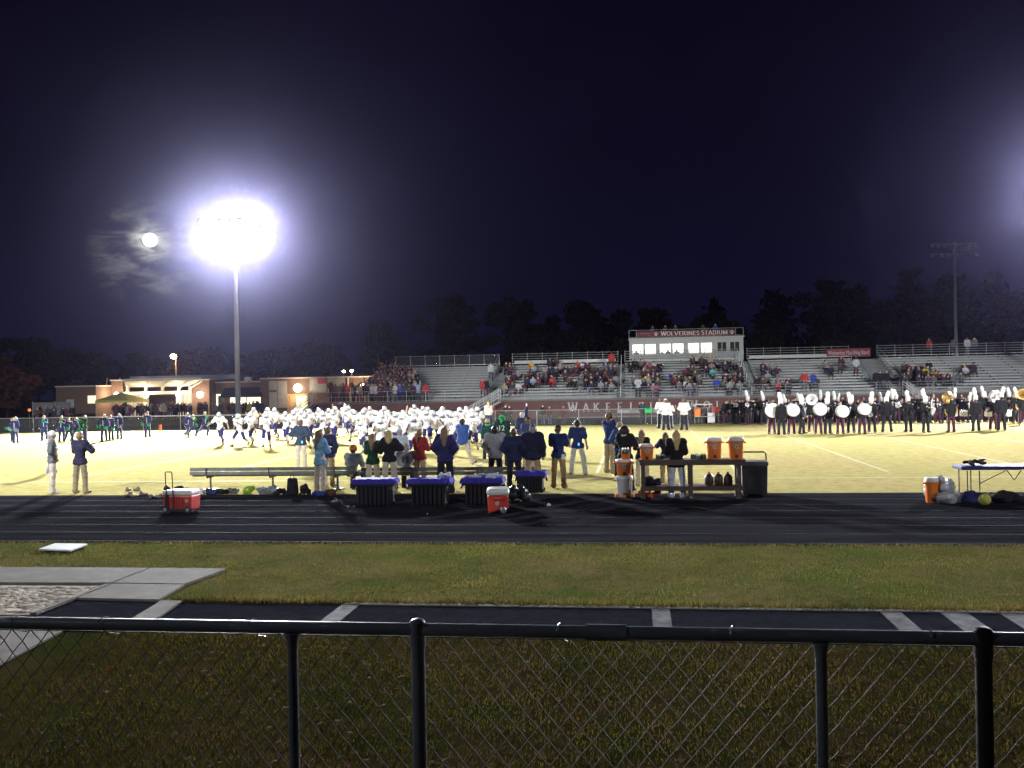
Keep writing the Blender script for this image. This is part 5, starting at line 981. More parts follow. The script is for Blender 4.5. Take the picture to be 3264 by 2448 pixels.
p = G(2978, 1605); drink_cooler((p.x, p.y+.18, 0), 'orange and white cooler standing alone by the bagged cooler', .60, .155, False)
M_bag = mat('clear_plastic_bag', (.42, .43, .46), .25, .25, 4, bump=1, bscale=14, spec=.7)
p = G(3024, 1607); cloth_heap('plastic_bag', 'shiny clear plastic bag full of ice on the track', 'plastic bag', (p.x, p.y+.2, 0), (.46, .4, .42), M_bag, 41, 10)
cloth_heap('plastic_bag', 'silvery plastic bag tied over a cooler behind the orange one', 'plastic bag', (p.x-.06, p.y+.55, .0), (.62, .4, .80), M_bag, 43, 16)
p = G(3146, 1613); b = MB(); b.lathe([(.135*math.sin(i*math.pi/12), .135-.135*math.cos(i*math.pi/12)) for i in range(13)], 20); o = b.obj('yellow_ball', mat('yellow_ball', (.52, .48, .10), .6, .1, 5), smooth=True, label='dull yellow ball lying by the dark bags', cat='ball'); o.location = (p.x, p.y+.13, 0)
p = G(3104, 1606); cloth_heap('sports_bag', 'navy sports bag beside the yellow ball', 'bag', (p.x, p.y+.25, 0), (.5, .4, .3), cloth('navy_bag', (.03, .03, .12)), 51, 10); p = G(3215, 1606); cloth_heap('sports_bag', 'long black duffel bag beyond the yellow ball', 'bag', (p.x, p.y+.3, 0), (1.0, .45, .33), M_blk, 53, 14)
# bags, shoes and litter along the silver bench
bags = [(634, 1577, .36, .2, .20, 'white', 'white bag bulging at the end of the silver bench'), (668, 1578, .34, .25, .22, 'navy_b', 'navy and blue printed bag beside the white bag'), (700, 1576, .34, .22, .17, 'black', 'flat black bag under the silver bench'), (738, 1574, .42, .25, .17, 'grey_b', 'grey and black bag in front of the bench leg'), (790, 1575, .3, .25, .26, 'lime', 'lime green sports bag beneath the silver bench'), (846, 1577, .6, .3, .26, 'silver_b', 'long grey duffel bag beside the lime one'), (893, 1579, .3, .25, .22, 'black', 'dark bag tucked between duffel and backpack'), (968, 1579, .24, .25, .34, 'black', 'smaller black bag leaning on the tall backpack'), (1010, 1583, .38, .25, .16, 'blue_b', 'blue shoe bag near the legs of the girl in light blue'), (1052, 1581, .24, .2, .20, 'brown_b', 'brown bag by the bench leg'), (1078, 1590, .4, .2, .1, 'black', 'low dark bundle next to the blue lidded bin'), (1210, 1543, .55, .4, .45, 'black', 'glossy black equipment bag piled behind the bare blue lid'), (1548, 1535, .7, .3, .1, 'black', 'thin black bag lying on the dark bench seat'), (1640, 1600, .75, .4, .55, 'blackplastic', 'black rubbish sack slumped behind the upright red cooler'), (575, 1556, .7, .3, .1, 'blackx', '')]
cm = {'white': M_white_c, 'navy_b': cloth('navy_b', (.03, .035, .12)), 'black': M_blk, 'grey_b': cloth('grey_b', (.12, .12, .13)), 'lime': cloth('lime', (.30, .50, .04)), 'silver_b': cloth('silver_b', (.26, .27, .28)), 'blue_b': cloth('blue_b', (.03, .06, .28)), 'brown_b': cloth('brown_b', (.10, .06, .04)), 'blackplastic': mat('black_sack', (.03, .032, .034), .28, .1, 5, bump=.8, bscale=12, spec=.6)}
for i, (px, py, sx, sy, sz, m, lb) in enumerate(bags):
    if not lb: continue
    p = G(px, py); z = 0
    if px == 1210: p = Vector((XA(px, 25.4, .4), 25.35, 0)); sz = .62
    if px == 1548: p = Vector((XA(px, 26.25, .47), 26.25, 0)); z = .47
    cloth_heap('bag', lb, 'bag', (p.x, p.y+sy/2, z), (sx, sy, sz), cm[m], 60+i, 14)
o = cloth_heap('lid_bag', 'dark jacket thrown over the back of the tall handled cooler', 'jacket', (G(565, 1600).x+.02, G(565, 1600).y+.02, 0), (.66, .3, .6), M_blk, 91, 12)
p = G(927, 1581); t = thing('backpack', 'tall black backpack standing under the silver bench', 'backpack', (p.x, p.y+.14, 0)); b = MB(); b.box((0, 0, .25), (.33, .2, .48), taper=.8); b.obj('main_pocket', M_blk, t, bevel=.05); b = MB(); b.box((0, -.12, .17), (.26, .08, .28), taper=.85); b.obj('front_pocket', M_blk, t, bevel=.03); b = MB(); b.tube([(-.05, 0, .48), (-.04, 0, .55), (.04, 0, .55), (.05, 0, .48)], .012, 6); b.obj('carry_loop', M_blk, t)
sm = surfnet([(A3(0, -.09, .045), A3(0, .1, .035), .045, .038, A3(1, 1, .95), 0), (A3(0, -.07, .05), A3(0, -.06, .09), .042, .045, ONE, 0)], .014, .02)
shm = npmesh('shoe', sm[0], sm[1], [mat('dull_shoe', (.16, .11, .10), .7, .3, 12)]); shm.polygons.foreach_set('use_smooth', np.ones(len(sm[1]), bool))
for i, (px, py, lb) in enumerate(((406, 1566, 'brown shoe on the grass edge near the man in navy'), (433, 1565, 'brown shoe beside the other one on the grass edge'), (404, 1584, 'dark shoe lying at the track edge behind its pair'), (417, 1584, 'dark shoe at the track edge, toe outward'), (454, 1580, 'pale grey shoe alone at the track edge'), (482, 1590, 'small dark shoe close to the tall handled cooler'), (503, 1589, 'small dark shoe touching the tall handled cooler'), (1062, 1604, 'white shoe dropped by the first blue lidded bin'))):
    p = G(px, py); o = link('shoe', shm, None, (p.x, p.y+.05, 0), i*1.3, label=lb, cat='shoe')
def litter(px, py, r, label, m, seed):
    p = G(px, py); r_ = random.Random(seed); bm = bmesh.new(); bmesh.ops.create_icosphere(bm, subdivisions=2, radius=r)
    for v_ in bm.verts: v_.co *= r_.uniform(.65, 1.15); v_.co.z = max(v_.co.z*.7+r*.5, .002)
    me = bpy.data.meshes.new('paper'); bm.to_mesh(me); bm.free(); me.materials.append(m); link('crumpled_paper', me, None, (p.x, p.y, .006), label=label, cat='litter')
litter(1749, 1614, .055, 'crumpled white paper alone on the track past the bins', M_white_c, 1); litter(1660, 1600, .03, 'tiny white scrap behind the upright red cooler', M_white_c, 2); litter(1110, 1618, .035, 'small silver wrapper beside the first blue lidded bin', M_bag, 3); litter(1128, 1617, .03, 'second silver wrapper near the bin wheel', M_bag, 4); litter(1362, 1640, .02, 'small white speck of paper on open track below the bins', M_white_c, 5)
p = [G(125, 1759), G(225, 1763), G(279, 1743), (G(176, 1741))]; t = thing('white_board', 'flat white plate lying on the grass beside the track', 'board', (p[0].x, p[0].y, 0)); b = MB(); b.prism([(q.x-p[0].x, q.y-p[0].y) for q in p], .03, .06); b.obj('plate', mat('white_plate', (.55, .58, .58), .4, .08, 3), t)
# pylon, sideline gear across the field
p = G(511, 1374); t = thing('pylon', 'small orange end zone pylon by the lone cheerleader', 'pylon', (p.x, p.y, 0)); b = MB(); b.box((0, 0, .24), (.16, .16, .46)); b.obj('marker', mat('pylon_orange', (.8, .18, .03), .6), t)
YS = 70.0
def farboard(px0, px1, py0, py1, m, label, cat, y=YE+.1, txt=None):
    x0, x1 = XA(px0, y, 1), XA(px1, y, 1); za, zb = ZA(py1, x0, y), ZA(py0, x0, y); t = thing(cat.replace(' ', '_'), label, cat, ((x0+x1)/2, y, 0)); b = MB(); b.box((0, 0, (za+zb)/2), (x1-x0, .03, zb-za)); b.obj('board', m, t); 
    if za > .1: b = MB(); b.tube([(-.2, .03, 0), (-.2, .03, za+.1)], .015, 5); b.tube([(.2, .03, 0), (.2, .03, za+.1)], .015, 5); b.obj('stand', M_galv, t)
    return t
t = farboard(2055, 2079, 1301, 1316, mat('green_board', (.03, .42, .12), .6, .05), 'green down marker board on the far sideline', 'down marker'); text('scrawl', 'ao', .3, mat('dark_ink', (.01, .08, .03)), t, (0, -.03, 1.15))
farboard(2270, 2293, 1297, 1314, mat('red_board', (.45, .06, .04), .6, .05), 'red down marker board by the water stand', 'down marker'); farboard(2255, 2278, 1316, 1347, mat('white_cabinet', (.62, .60, .56), .6, .05), 'plain white upright board on the far sideline', 'board')
t = thing('water_stand', 'far sideline rack with white top bar and orange coolers', 'rack', (XA(2242, YE+.2, 1), YE+.2, 0)); w = XA(2270, YE, 1)-XA(2214, YE, 1); b = MB(); zz = ZA(1289, XA(2242, YE, 1), YE); b.box((0, 0, zz), (w, .5, .06)); b.obj('top_bar', M_white, t)
for s_ in (-1, 1): b = MB(); b.tube([(s_*w/2, 0, 0), (s_*w/2, 0, zz)], .025, 5); b.obj('post', M_galv, t)
for s_ in (-.42, -.28): b = MB(); b.lathe([(.15, .5), (.17, 1.0), (.14, 1.05)], 12, (s_*w, 0, 0)); b.obj('orange_tub', M_orp, t)
b = MB(); b.box((0, 0, .48), (w, .45, .04)); b.obj('shelf', M_galv, t)
for px0, px1, lb in ((1760, 1962, 'low silver bench along the far sideline behind the boundary fence'), (1968, 2102, 'raised silver bench on the far sideline below the wall letters'), (2285, 2360, 'silver bench behind the red marker board'), (1525, 1600, 'short silver bench beside the people under the middle stairs')):
    y = YE+2.2; x0, x1 = XA(px0, y, .5), XA(px1, y, .5); t = thing('sideline_bench', lb, 'bench', ((x0+x1)/2, y, 0), 0, 'silver benches on the far sideline'); zs = .48 if px0 != 1968 else .5; b = MB(); b.box((0, 0, zs), (x1-x0, .28, .05)); b.obj('seat', M_alu, t)
    if px0 == 1968: b = MB(); b.box((0, .2, .86), (x1-x0, .04, .24)); b.obj('backrest', M_alu, t)
    for f_ in (-.45, 0, .45): b = MB(); b.box(((x1-x0)*f_, .02, zs/2), (.06, .2, zs)); b.obj('leg', M_steel, t)
# ---------------------------------------------------------------- people near the bench
C_ = cloth; navy = C_('navy_coat', (.022, .028, .075)); navy2 = C_('navy_polo', (.018, .03, .12)); khaki = C_('khaki', (.34, .26, .16)); khaki2 = C_('tan', (.26, .18, .09)); pale = C_('pale_khaki', (.50, .44, .36)); ltgrey = C_('light_grey', (.42, .42, .42)); grey = C_('grey_coat', (.12, .125, .13)); blackc = C_('black_coat', (.014, .014, .018)); lblue = C_('light_blue', (.18, .36, .55)); dgreen = C_('dark_green', (.012, .055, .03)); redc = C_('red_coat', (.32, .035, .035)); purp = C_('indigo_hoodie', (.035, .03, .11)); blue = C_('blue_coat', (.03, .07, .24)); jeans = C_('pale_jeans', (.42, .44, .50)); darkp = C_('dark_trousers', (.02, .02, .03)); whitec = C_('white_shirt', (.72, .72, .72)); greygr = C_('grey_jersey', (.34, .35, .38)); greenh = C_('green_cap', (.02, .38, .12)); orangec = C_('orange_knit', (.45, .12, .04)); tanc = C_('tan_knit', (.40, .32, .18))
SK = SKIN
def near(px, feet, top, pose, face, o, cols, label, hgt=None, res=.0145, y=None, z=0):
    if y is not None: p = Vector((XA(px, y, 1.2), y, z)); h = hgt
    elif feet: p = G(px, feet); h = ZA(top, p.x, p.y); h = max(1.5, min(2.0, h/.985))
    else: h = hgt; p = stand(px, top, h)
    o = dict(o); o['fine'] = 1; cols = dict(cols); cols.setdefault('body', SK[0]); t, parts, J, s = person(p, face, h, pose, o, cols, label, None, res); return t, parts, J, s, p
near(163, 1512, 1385, 'stride2', 70, dict(hair='short', bulk=.012), dict(top=whitec, trousers=C_('grey_blue_trousers', (.20, .24, .34)), hair=HAIR['gray'], shoe=SHOEW), 'person in loose white shirt mid stride behind the man in white cap')
near(169, 1574, 1375, 'pockets', -55, dict(hair='short', hat='cap', bulk=.012), dict(top=grey, trousers=pale, hair=HAIR['gray'], cap=whitec, shoe=mat('shoe_pale', (.4, .38, .35))), 'man in white cap, grey jacket and pale trousers at the grass edge')
near(257, 1573, 1378, 'phone', -8, dict(hair='short', bulk=.022, long=.03), dict(top=C_('midnight_jacket', (.024, .024, .05)), trousers=C_('taupe', (.24, .20, .13)), hair=HAIR['light_brown'], body=SK[1]), 'stocky man in dark navy jacket with bent elbows by the track edge')
near(958, None, 1336, 'hips', -12, dict(hair='short', bulk=.02), dict(top=C_('slate_navy', (.03, .045, .08)), trousers=pale, hair=HAIR['brown']), 'man in slate navy jacket and pale trousers watching the players', 1.85)
near(1022, 1577, 1371, 'folded', -35, dict(hair='long', fem=1, bulk=.012, long=.06), dict(top=lblue, trousers=pale, hair=HAIR['brown'], shoe=mat('shoe_jean', (.2, .25, .32))), 'girl with long brown hair in a light blue top behind the silver bench')
near(1049, 1551, 1361, 'pockets', -20, dict(hair='short', bulk=.014), dict(top=navy, trousers=khaki, hair=HAIR['brown']), 'person in dark navy jacket beside the girl in light blue')
near(1120, None, None, 'sit', -6, dict(hair='short', hat='knit', hood=1, bulk=.02), dict(top=greygr, trousers=darkp, hair=HAIR['black'], cap=orangec, body=SK[4]), 'player in orange knit hat and grey jersey seated on the silver bench', 1.78, y=YBN+.02, z=-.06)
t_, pr_, J_, s_, p_ = near(1190, 1566, 1381, 'folded', 4, dict(hair='long', fem=1, hood=1, bulk=.016, long=.04), dict(top=dgreen, trousers=pale, hair=HAIR['light_brown']), 'girl in dark green hoodie standing between the two benches')
near(1243, 1568, 1372, 'hips', 8, dict(hair='mid', fem=1, bulk=.014), dict(top=blackc, trousers=pale, hair=HAIR['blonde']), 'girl in black jacket and pale trousers with hands on hips')
S15 = near(1291, None, None, 'sit3', 4, dict(hair='short', hat='cap', backwards=1, bulk=.03, pads=1), dict(top=greygr, trousers=darkp, hair=HAIR['gray'], cap=C_('grey_cap', (.28, .27, .24))), 'player in grey jersey numbered 15 and backwards cap seated on dark bench', 1.8, y=YBN+.2, z=-.06)
near(1274, None, 1364, 'stand', 20, dict(hair='short', hat='cap', bulk=.012), dict(top=C_('ice_blue', (.50, .58, .66)), trousers=whitec, hair=HAIR['gray'], cap=whitec), 'small figure in white cap and ice blue shirt beyond the seated player', 1.7)
near(1341, 1558, 1369, 'folded', -25, dict(hair='pony', fem=1, bulk=.018, belt=1), dict(top=redc, trousers=khaki, hair=HAIR['light_brown'], belt=blackc), 'girl in red jacket with black waist bag and ponytail')
near(1421, 1572, 1360, 'pockets', 2, dict(hair='long', fem=1, hood=1, bulk=.024, long=.05, tbulk=.02), dict(top=purp, trousers=darkp, hair=HAIR['light_brown']), 'girl in indigo hoodie with very long fair hair down her back')
near(1470, None, 1325, 'stride2', -35, dict(hair='short', bulk=.03, hood=1), dict(top=blue, trousers=pale, hair=HAIR['black'], body=SK[3]), 'man in bright blue windbreaker striding with raised arms', 1.85)
near(1553, None, 1335, 'stand', 5, dict(hair='short', hat='knit', scarf=1, bulk=.012), dict(top=C_('green_black_jersey', (.01, .04, .035)), trousers=darkp, hair=HAIR['brown'], cap=tanc, scarf=greenh), 'child in tan knit hat and green scarf near the players', 1.62)
S12 = near(1600, None, 1322, 'stand', -4, dict(hair='short', bandana=1, pads=1, bulk=.02), dict(top=C_('green_black_jersey', (.01, .04, .035)), trousers=darkp, hair=HAIR['black'], cap=greenh, body=SK[4]), 'player in bright green cap and dark jersey numbered 12', 1.88)
near(1577, None, 1356, 'pockets', 3, dict(hair='short', bulk=.02, pads=1), dict(top=greygr, trousers=darkp, hair=HAIR['black'], body=SK[4]), 'player with black hair in grey jersey standing behind the dark bench', 1.8)
near(1637, None, 1363, 'pockets', 0, dict(hair='short', hood=1, bulk=.028, long=.04), dict(top=navy, trousers=darkp, hair=HAIR['brown']), 'short haired boy in baggy navy hoodie behind the dark bench', 1.76)
near(1664, None, 1312, 'wave', 40, dict(hair='short', bulk=.02), dict(top=navy, trousers=khaki, hair=HAIR['gray']), 'grey haired man in navy raising a hand behind the group', 1.85)
near(1683, None, 1328, 'folded', -20, dict(hair='short', hat='cap', bulk=.02), dict(top=C_('storm_blue', (.03, .04, .10)), trousers=khaki, hair=HAIR['brown'], cap=blackc), 'man in black cap and storm blue jacket beside the waving man', 1.82)
near(1697, None, 1353, 'stand2', 10, dict(hair='short', hat='cap', belly=1, bulk=.045, long=.03), dict(top=C_('deep_navy_coat', (.018, .02, .05)), trousers=khaki, hair=HAIR['gray'], cap=C_('dusty_cap', (.1, .1, .12))), 'big man in deep navy coat and cap at the end of the dark bench', 1.84)
near(1782, 1556, 1357, 'folded', -10, dict(hair='short', hat='cap', bulk=.016, short=1, belly=1), dict(top=navy2, trousers=khaki2, hair=HAIR['brown'], cap=blackc), 'coach in dark cap and navy shirt with tan trousers')
near(1843, 1513, 1339, 'stand_wide', -6, dict(hair='short', bulk=.014, short=1, headset=1), dict(top=navy2, trousers=ltgrey, hair=HAIR['black'], headset=C_('white_headset', (.6, .6, .6))), 'coach in navy polo and light grey trousers wearing a headset')
near(1945, 1507, 1311, 'folded', -50, dict(hair='short', hat='cap', bulk=.02, short=1, headset=1, belly=1), dict(top=navy2, trousers=khaki, hair=HAIR['brown'], cap=khaki2, headset=blackc), 'coach in tan cap and headset with khaki trousers beside the cooler stack')
near(1976, None, 1346, 'pockets', -30, dict(hair='short', hat='knit', bulk=.02), dict(top=blue, trousers=darkp, hair=HAIR['blonde'], cap=tanc), 'person in tan knit hat and blue jacket behind the cooler stack', 1.72)
near(1995, 1566, 1357, 'phone', -25, dict(hair='big', fem=1, bulk=.03, long=.05, scarf=1), dict(top=blackc, trousers=darkp, hair=HAIR['black'], scarf=whitec, body=SK[3]), 'person in black coat with white collar filming beside the coolers')
near(2048, 1549, 1371, 'folded', -8, dict(hair='long', fem=1, bulk=.016, long=.03), dict(top=blackc, trousers=C_('cream_trousers', (.48, .42, .30)), hair=HAIR['light_brown']), 'fair haired girl in black behind the smaller orange cooler')
near(2124, 1540, 1380, 'reach', -15, dict(hair='mid', fem=1, bulk=.016), dict(top=navy, trousers=khaki, hair=HAIR['brown']), 'person in navy mostly hidden behind the blonde girl')
near(2159, 1588, 1371, 'folded', 2, dict(hair='long', fem=1, bulk=.028, long=.05, hood=1), dict(top=blackc, trousers=jeans, hair=HAIR['blonde'], shoe=mat('shoe_grey', (.25, .25, .25))), 'blonde girl in black jacket and pale jeans at the drinks table')
def number(S, txt_, size, m, back=True, up=.34):
    t, parts, J, s, p = S; me = textmesh(txt_, size, .002).copy(); me.materials.append(m); bm = bmesh.new(); bm.from_mesh(me); bmesh.ops.subdivide_edges(bm, edges=[e_ for e_ in bm.edges if e_.calc_length() > .03], cuts=3); bm.to_mesh(me); bm.free()
    tm = parts['top'].data; tree_ = BVHTree.FromPolygons([v.co for v in tm.vertices], [tuple(q.vertices) for q in tm.polygons]); c = J['pel']+J['sp']*up; sg = -1 if back else 1
    for v in me.vertices:
        x, z = v.co.x*(1 if back else -1), v.co.z; hit = tree_.ray_cast(Vector((c[0]+x, c[1]+sg*.8, c[2]+z)), Vector((0, -sg, 0)))
        y = hit[0].y if hit[0] else c[1]+sg*.14; v.co = (c[0]+x, y+sg*(.006+(.004 if v.co.y*sg > 0 else 0)), c[2]+z)
    return link('jersey_number', me, t)
inkd = mat('jersey_ink', (.04, .045, .09), .7, 0); inkw = mat('jersey_white', (.62, .62, .62), .7, 0)
number(S15, '15', .24, inkd); number(S12, '12', .25, inkw)
for nm_, lab_, off_, sz_, m_ in (('belt_card', 'coach in dark cap', (.17, -.12, .88), (.10, .012, .14), whitec), ('belt_phone', 'coach in navy polo', (.06, -.16, .97), (.05, .02, .08), mat('cyan_phone_glow', (.1, .5, .8), .4, 0, emis=(.1, .6, 1), es=1.2)), ('belt_phone', 'man in slate navy', (.14, -.15, .96), (.05, .02, .08), mat('cyan_phone_glow', (.1, .5, .8)))):
    for o_ in [q for q in SC.objects if q.type == 'EMPTY' and str(q.get('label', '')).startswith(lab_)]: b = MB(); b.box(off_, sz_); b.obj(nm_, m_, o_)
# ---------------------------------------------------------------- officials
stripe_w = mat('white_stripe', (.8, .8, .8), .7, 0)
for px, feet, top, pose, face, hat, lb in ((2107, 1366, 1264, 'folded', 20, None, 'official in white shirt half hidden at the back of the huddle of three'), (2123, 1371, 1269, 'folded', 0, 'cap', 'official in white cap and shirt in front of the huddle of three'), (2136, 1366, 1280, 'folded', -30, None, 'official in white at the far side of the huddle of three'), (2181, 1371, 1266, 'behind', 0, None, 'lone official in white shirt with hands clasped behind back')):
    p = G(px, feet); h = min(1.95, ZA(top, p.x, p.y)); o = dict(hair='short', stripe=1, bulk=.02); 
    if hat: o['hat'] = 'cap'
    person(p, face, h, pose, o, dict(body=SK[0], top=whitec, trousers=C_('black_trousers', (.025, .025, .04)), stripe=stripe_w, hair=HAIR['brown'], cap=whitec), lb, 'football officials', .02, {'top': 'shirt', 'stripe': 'side_stripe'})
# ---------------------------------------------------------------- football players running in
jers = C_('white_jersey', (.74, .74, .76)); npant = C_('navy_pants', (.03, .03, .15)); helm = mat('white_helmet', (.78, .78, .80), .25, 0, spec=.6); cage = mat('dark_face_mask', (.05, .05, .06), .4, 0)
front = [(702, 1310, 'run_wide'), (763, 1308, 'run1'), (800, 1303, 'run0'), (813, 1294, 'run2'), (848, 1308, 'run3'), (858, 1296, 'run4'), (880, 1298, 'run5'), (912, 1300, 'run0')]
mid = [(930, 1304), (953, 1303), (966, 1296), (984, 1308), (1003, 1296), (1012, 1293), (1028, 1300), (1042, 1296), (1073, 1292), (1088, 1285), (1101, 1293), (1125, 1297), (1141, 1332), (1152, 1298), (1163, 1299), (1172, 1291), (1189, 1303), (1205, 1307), (1212, 1316), (1240, 1291), (1252, 1309), (1273, 1304), (1284, 1312), (1301, 1295), (1312, 1297), (1329, 1287), (1333, 1316), (1342, 1290), (1369, 1292), (1380, 1296), (1392, 1297), (1402, 1309), (1425, 1291), (1441, 1300), (1465, 1291), (1479, 1297), (1495, 1284), (1519, 1297), (1533, 1292), (1119, 1288), (1061, 1302), (1224, 1297), (1354, 1303), (1412, 1296), (1453, 1306), (1508, 1305)]
pls = front+[(a, c, 'run%d' % ((i*5) % 6) if i % 7 else ('run_arm' if i % 2 else 'run_wide')) for i, (a, c) in enumerate(mid)]
ANCH = [(885, 'the open field edge of the pack'), (958, 'the man in slate navy'), (1022, 'the girl in light blue'), (1080, 'the gap past the light blue girl'), (1120, 'the orange knit hat'), (1190, 'the girl in green hoodie'), (1243, 'the girl in black jacket'), (1291, 'the seated player'), (1341, 'the girl in red jacket'), (1421, 'the girl in indigo hoodie'), (1470, 'the striding windbreaker man'), (1530, 'the gold haired person')]
nums = {0: '24', 1: '8', 2: '40', 4: '10', 6: '7', 7: '51', 12: '22', 20: '4', 23: '8', 27: '10', 30: '33', 36: '25'}
lbl_special = {0: 'player in white jersey running alone ahead of the whole team', 1: 'second running player, navy pants and white helmet, arms pumping', 2: 'running player in jersey 40 close behind the leaders', 3: 'taller running player just behind jersey 40', 20: 'crouching player in white facing the girl in green hoodie', 44: 'white player nearest the gold haired person by the stairs'}
for i, (px, top, pose) in enumerate(pls):
    h = 1.86+((i*7) % 5)*.02
    if i == 20: h = 1.62
    p = stand(px, top, h); wide_ = proj((p.x, p.y, 0)); 
    if i > 7: p = p+Vector((0, random.uniform(-1.0, 1.0), 0))
    f = 180+random.uniform(-35, 25); sk = SK[[0, 2, 4, 3, 4, 1][i % 6]]
    anc = min(ANCH, key=lambda q: abs(q[0]-px)); sidew = 'just before' if px < anc[0]-14 else 'just past' if px > anc[0]+14 else 'right behind'
    g_lb = lbl_special.get(i, 'player, %s arms, %s socks, %s %s' % (['pale', 'brown', 'dark', 'tan', 'dark', 'fair'][i % 6], 'white' if i % 3 else 'navy', sidew, anc[1]))
    t, parts, J, s = person(p, f, h, pose, dict(hat='helmet', pads=1, kneepants=1, short=1, bulk=.012), dict(body=sk, top=jers, trousers=npant, helmet=helm, sock=mat('white_sock', (.6, .6, .6)) if i % 3 else npant, shoe=SHOE), g_lb, 'running football players', .026, {'top': 'jersey', 'trousers': 'football_pants', 'sock': 'socks'})
    if 'cagemesh' not in globals(): globals()['cagemesh'] = {}
    if pose not in cagemesh:
        b = MB(); 
        for dz in (-.045, -.075): pts = [J['hc']+J['HM']@A3(.115*math.sin(R(a)), .05+.115*math.cos(R(a)), dz) for a in range(-80, 81, 20)]; b.tube([tuple(q) for q in pts], .009, 4)
        for a in (-25, 25): b.tube([tuple(J['hc']+J['HM']@A3(.12*math.sin(R(a)), .05+.11*math.cos(R(a)), z)) for z in (.03, -.08)], .008, 4)
        cagemesh[pose] = b.mesh('face_mask', [cage])
    link('face_mask', cagemesh[pose], parts['helmet'])
    if i not in nums and i % 4 != 3: nums[i] = str((i*17) % 89+1)
    if i in nums:
        key = ('num', pose, nums[i])
        if key not in cagemesh: o_ = number((t, parts, J, s, p), nums[i], .22, inkd, back=False, up=.30); cagemesh[key] = o_.data
        else: link('jersey_number', cagemesh[key], t)
p = G(1556, 1400); person(stand(1557, 1281, 1.8), 20, 1.8, 'stand', dict(hair='pony', fem=1, bulk=.02), dict(body=SK[0], top=whitec, trousers=C_('mid_navy_trousers', (.03, .03, .08)), hair=mat('hair_gold', (.62, .36, .06), .6, .2, 40)), 'gold haired person in white at the end of the running team', None, .024)
# ---------------------------------------------------------------- cheerleaders
tracks = C_('navy_tracksuit', (.025, .03, .12)); M_pom = mat('green_pompom', (.01, .42, .16), .35, .2, 20, spec=.8); M_pom2 = mat('lime_pompom', (.25, .55, .12), .35, .2, 20, spec=.8); M_poms = mat('silver_pompom', (.45, .5, .6), .3, .2, 20, spec=.8)
def pommesh(m):
    r_ = np.random.default_rng(3); n = 260; d = r_.normal(0, 1, (n, 3)); d /= np.linalg.norm(d, axis=1)[:, None]; w = np.cross(d, r_.normal(0, 1, (n, 3))); w /= np.linalg.norm(w, axis=1)[:, None]; L_ = r_.uniform(.05, .12, n)[:, None]
    v = np.stack([w*.004, d*L_+w*.014, d*L_-w*.014], 1); return npmesh('pompom', v.reshape(-1, 3), np.arange(n*3).reshape(-1, 3), [m])
pm1, pm2, pm3 = pommesh(M_pom), pommesh(M_pom2), pommesh(M_poms)
ch = [(40, 1331, 1408, 'pom', 'brown', 150, pm1, 'cheerleader half hidden at the very end of the line'), (50, 1328, 1413, 'pom', 'gray', 175, pm3, 'pale haired cheerleader first in the line with navy pompoms'), (141, 1323, 1405, 'pom2', 'light_brown', 200, pm1, 'cheerleader turned sideways with green pompom low at her waist'), (197, 1325, 1411, 'pom2', 'gray', 195, pm2, 'cheerleader holding a lime pompom beside the man in white cap'), (220, 1327, 1411, 'stride', 'blonde', 230, pm1, 'cheerleader stepping forward with green pompom at her chest'), (247, 1325, 1405, 'stride', 'light_brown', 120, pm1, 'cheerleader leaning in with flying light brown ponytail'), (272, 1322, 1407, 'pom2', 'gray', 150, pm1, 'cheerleader in darker jacket holding green pompoms in front'), (332, 1317, 1409, 'pom', 'light_brown', 185, pm1, 'cheerleader with fair ponytail first of the close trio'), (354, 1323, 1405, 'stand2', 'red', 180, pm1, 'auburn haired cheerleader in the middle of the close trio'), (381, 1317, 1401, 'pom', 'gray', 170, pm3, 'cheerleader with silver pompom last of the close trio'), (471, 1312, 1395, 'pom', 'light_brown', 180, pm1, 'cheerleader standing alone near the orange pylon'), (597, 1308, 1392, 'run1', 'gray', 235, pm1, 'pale haired cheerleader running behind the auburn one'), (613, 1315, 1393, 'run0', 'red', 245, pm1, 'auburn cheerleader running with green pompom'), (652, 1306, 1392, 'run2', 'blonde', 240, pm1, 'blonde cheerleader running ahead of the football team')]
for i, (px, top, feet, pose, hr, face, pmx, lb) in enumerate(ch):
    p = G(px, feet); h = max(1.5, min(1.72, ZA(top, p.x, p.y)))
    t, parts, J, s = person(p, face, h, pose, dict(hair='pony' if i % 2 else 'short', fem=1, bulk=.012, yoke=1, vstripe=1, stripe=1), dict(body=SK[1], top=tracks if i != 6 else dgreen, trousers=tracks, yoke=whitec, vstripe=whitec, stripe=stripe_w, hair=HAIR[hr], shoe=SHOEW), lb, 'cheerleaders in navy tracksuits', .024, {'top': 'track_jacket', 'trousers': 'track_trousers', 'yoke': 'white_yoke', 'vstripe': 'zip_stripe', 'stripe': 'side_stripe'})
    for j, sd in enumerate('LR'):
        if i in (2, 3, 8, 11) and j: continue
        w_ = (J['wr'+sd]+J['fd'+sd]*.1)*s; q = Matrix.Rotation(R(face), 3, 'Z') @ Vector(w_)+p; mm = pmx if (j == 0 or i not in (9,)) else pm2
        link('pompom', mm, None, q, i*1.1, label=('green' if mm is pm1 else 'lime' if mm is pm2 else 'silver')+(' pompom of the ' if j == 0 else ' second pompom of the ')+' '.join(lb.replace('cheerleader ', 'girl ', 1).split()[:11]), cat='pompom', group='cheerleader pompoms')
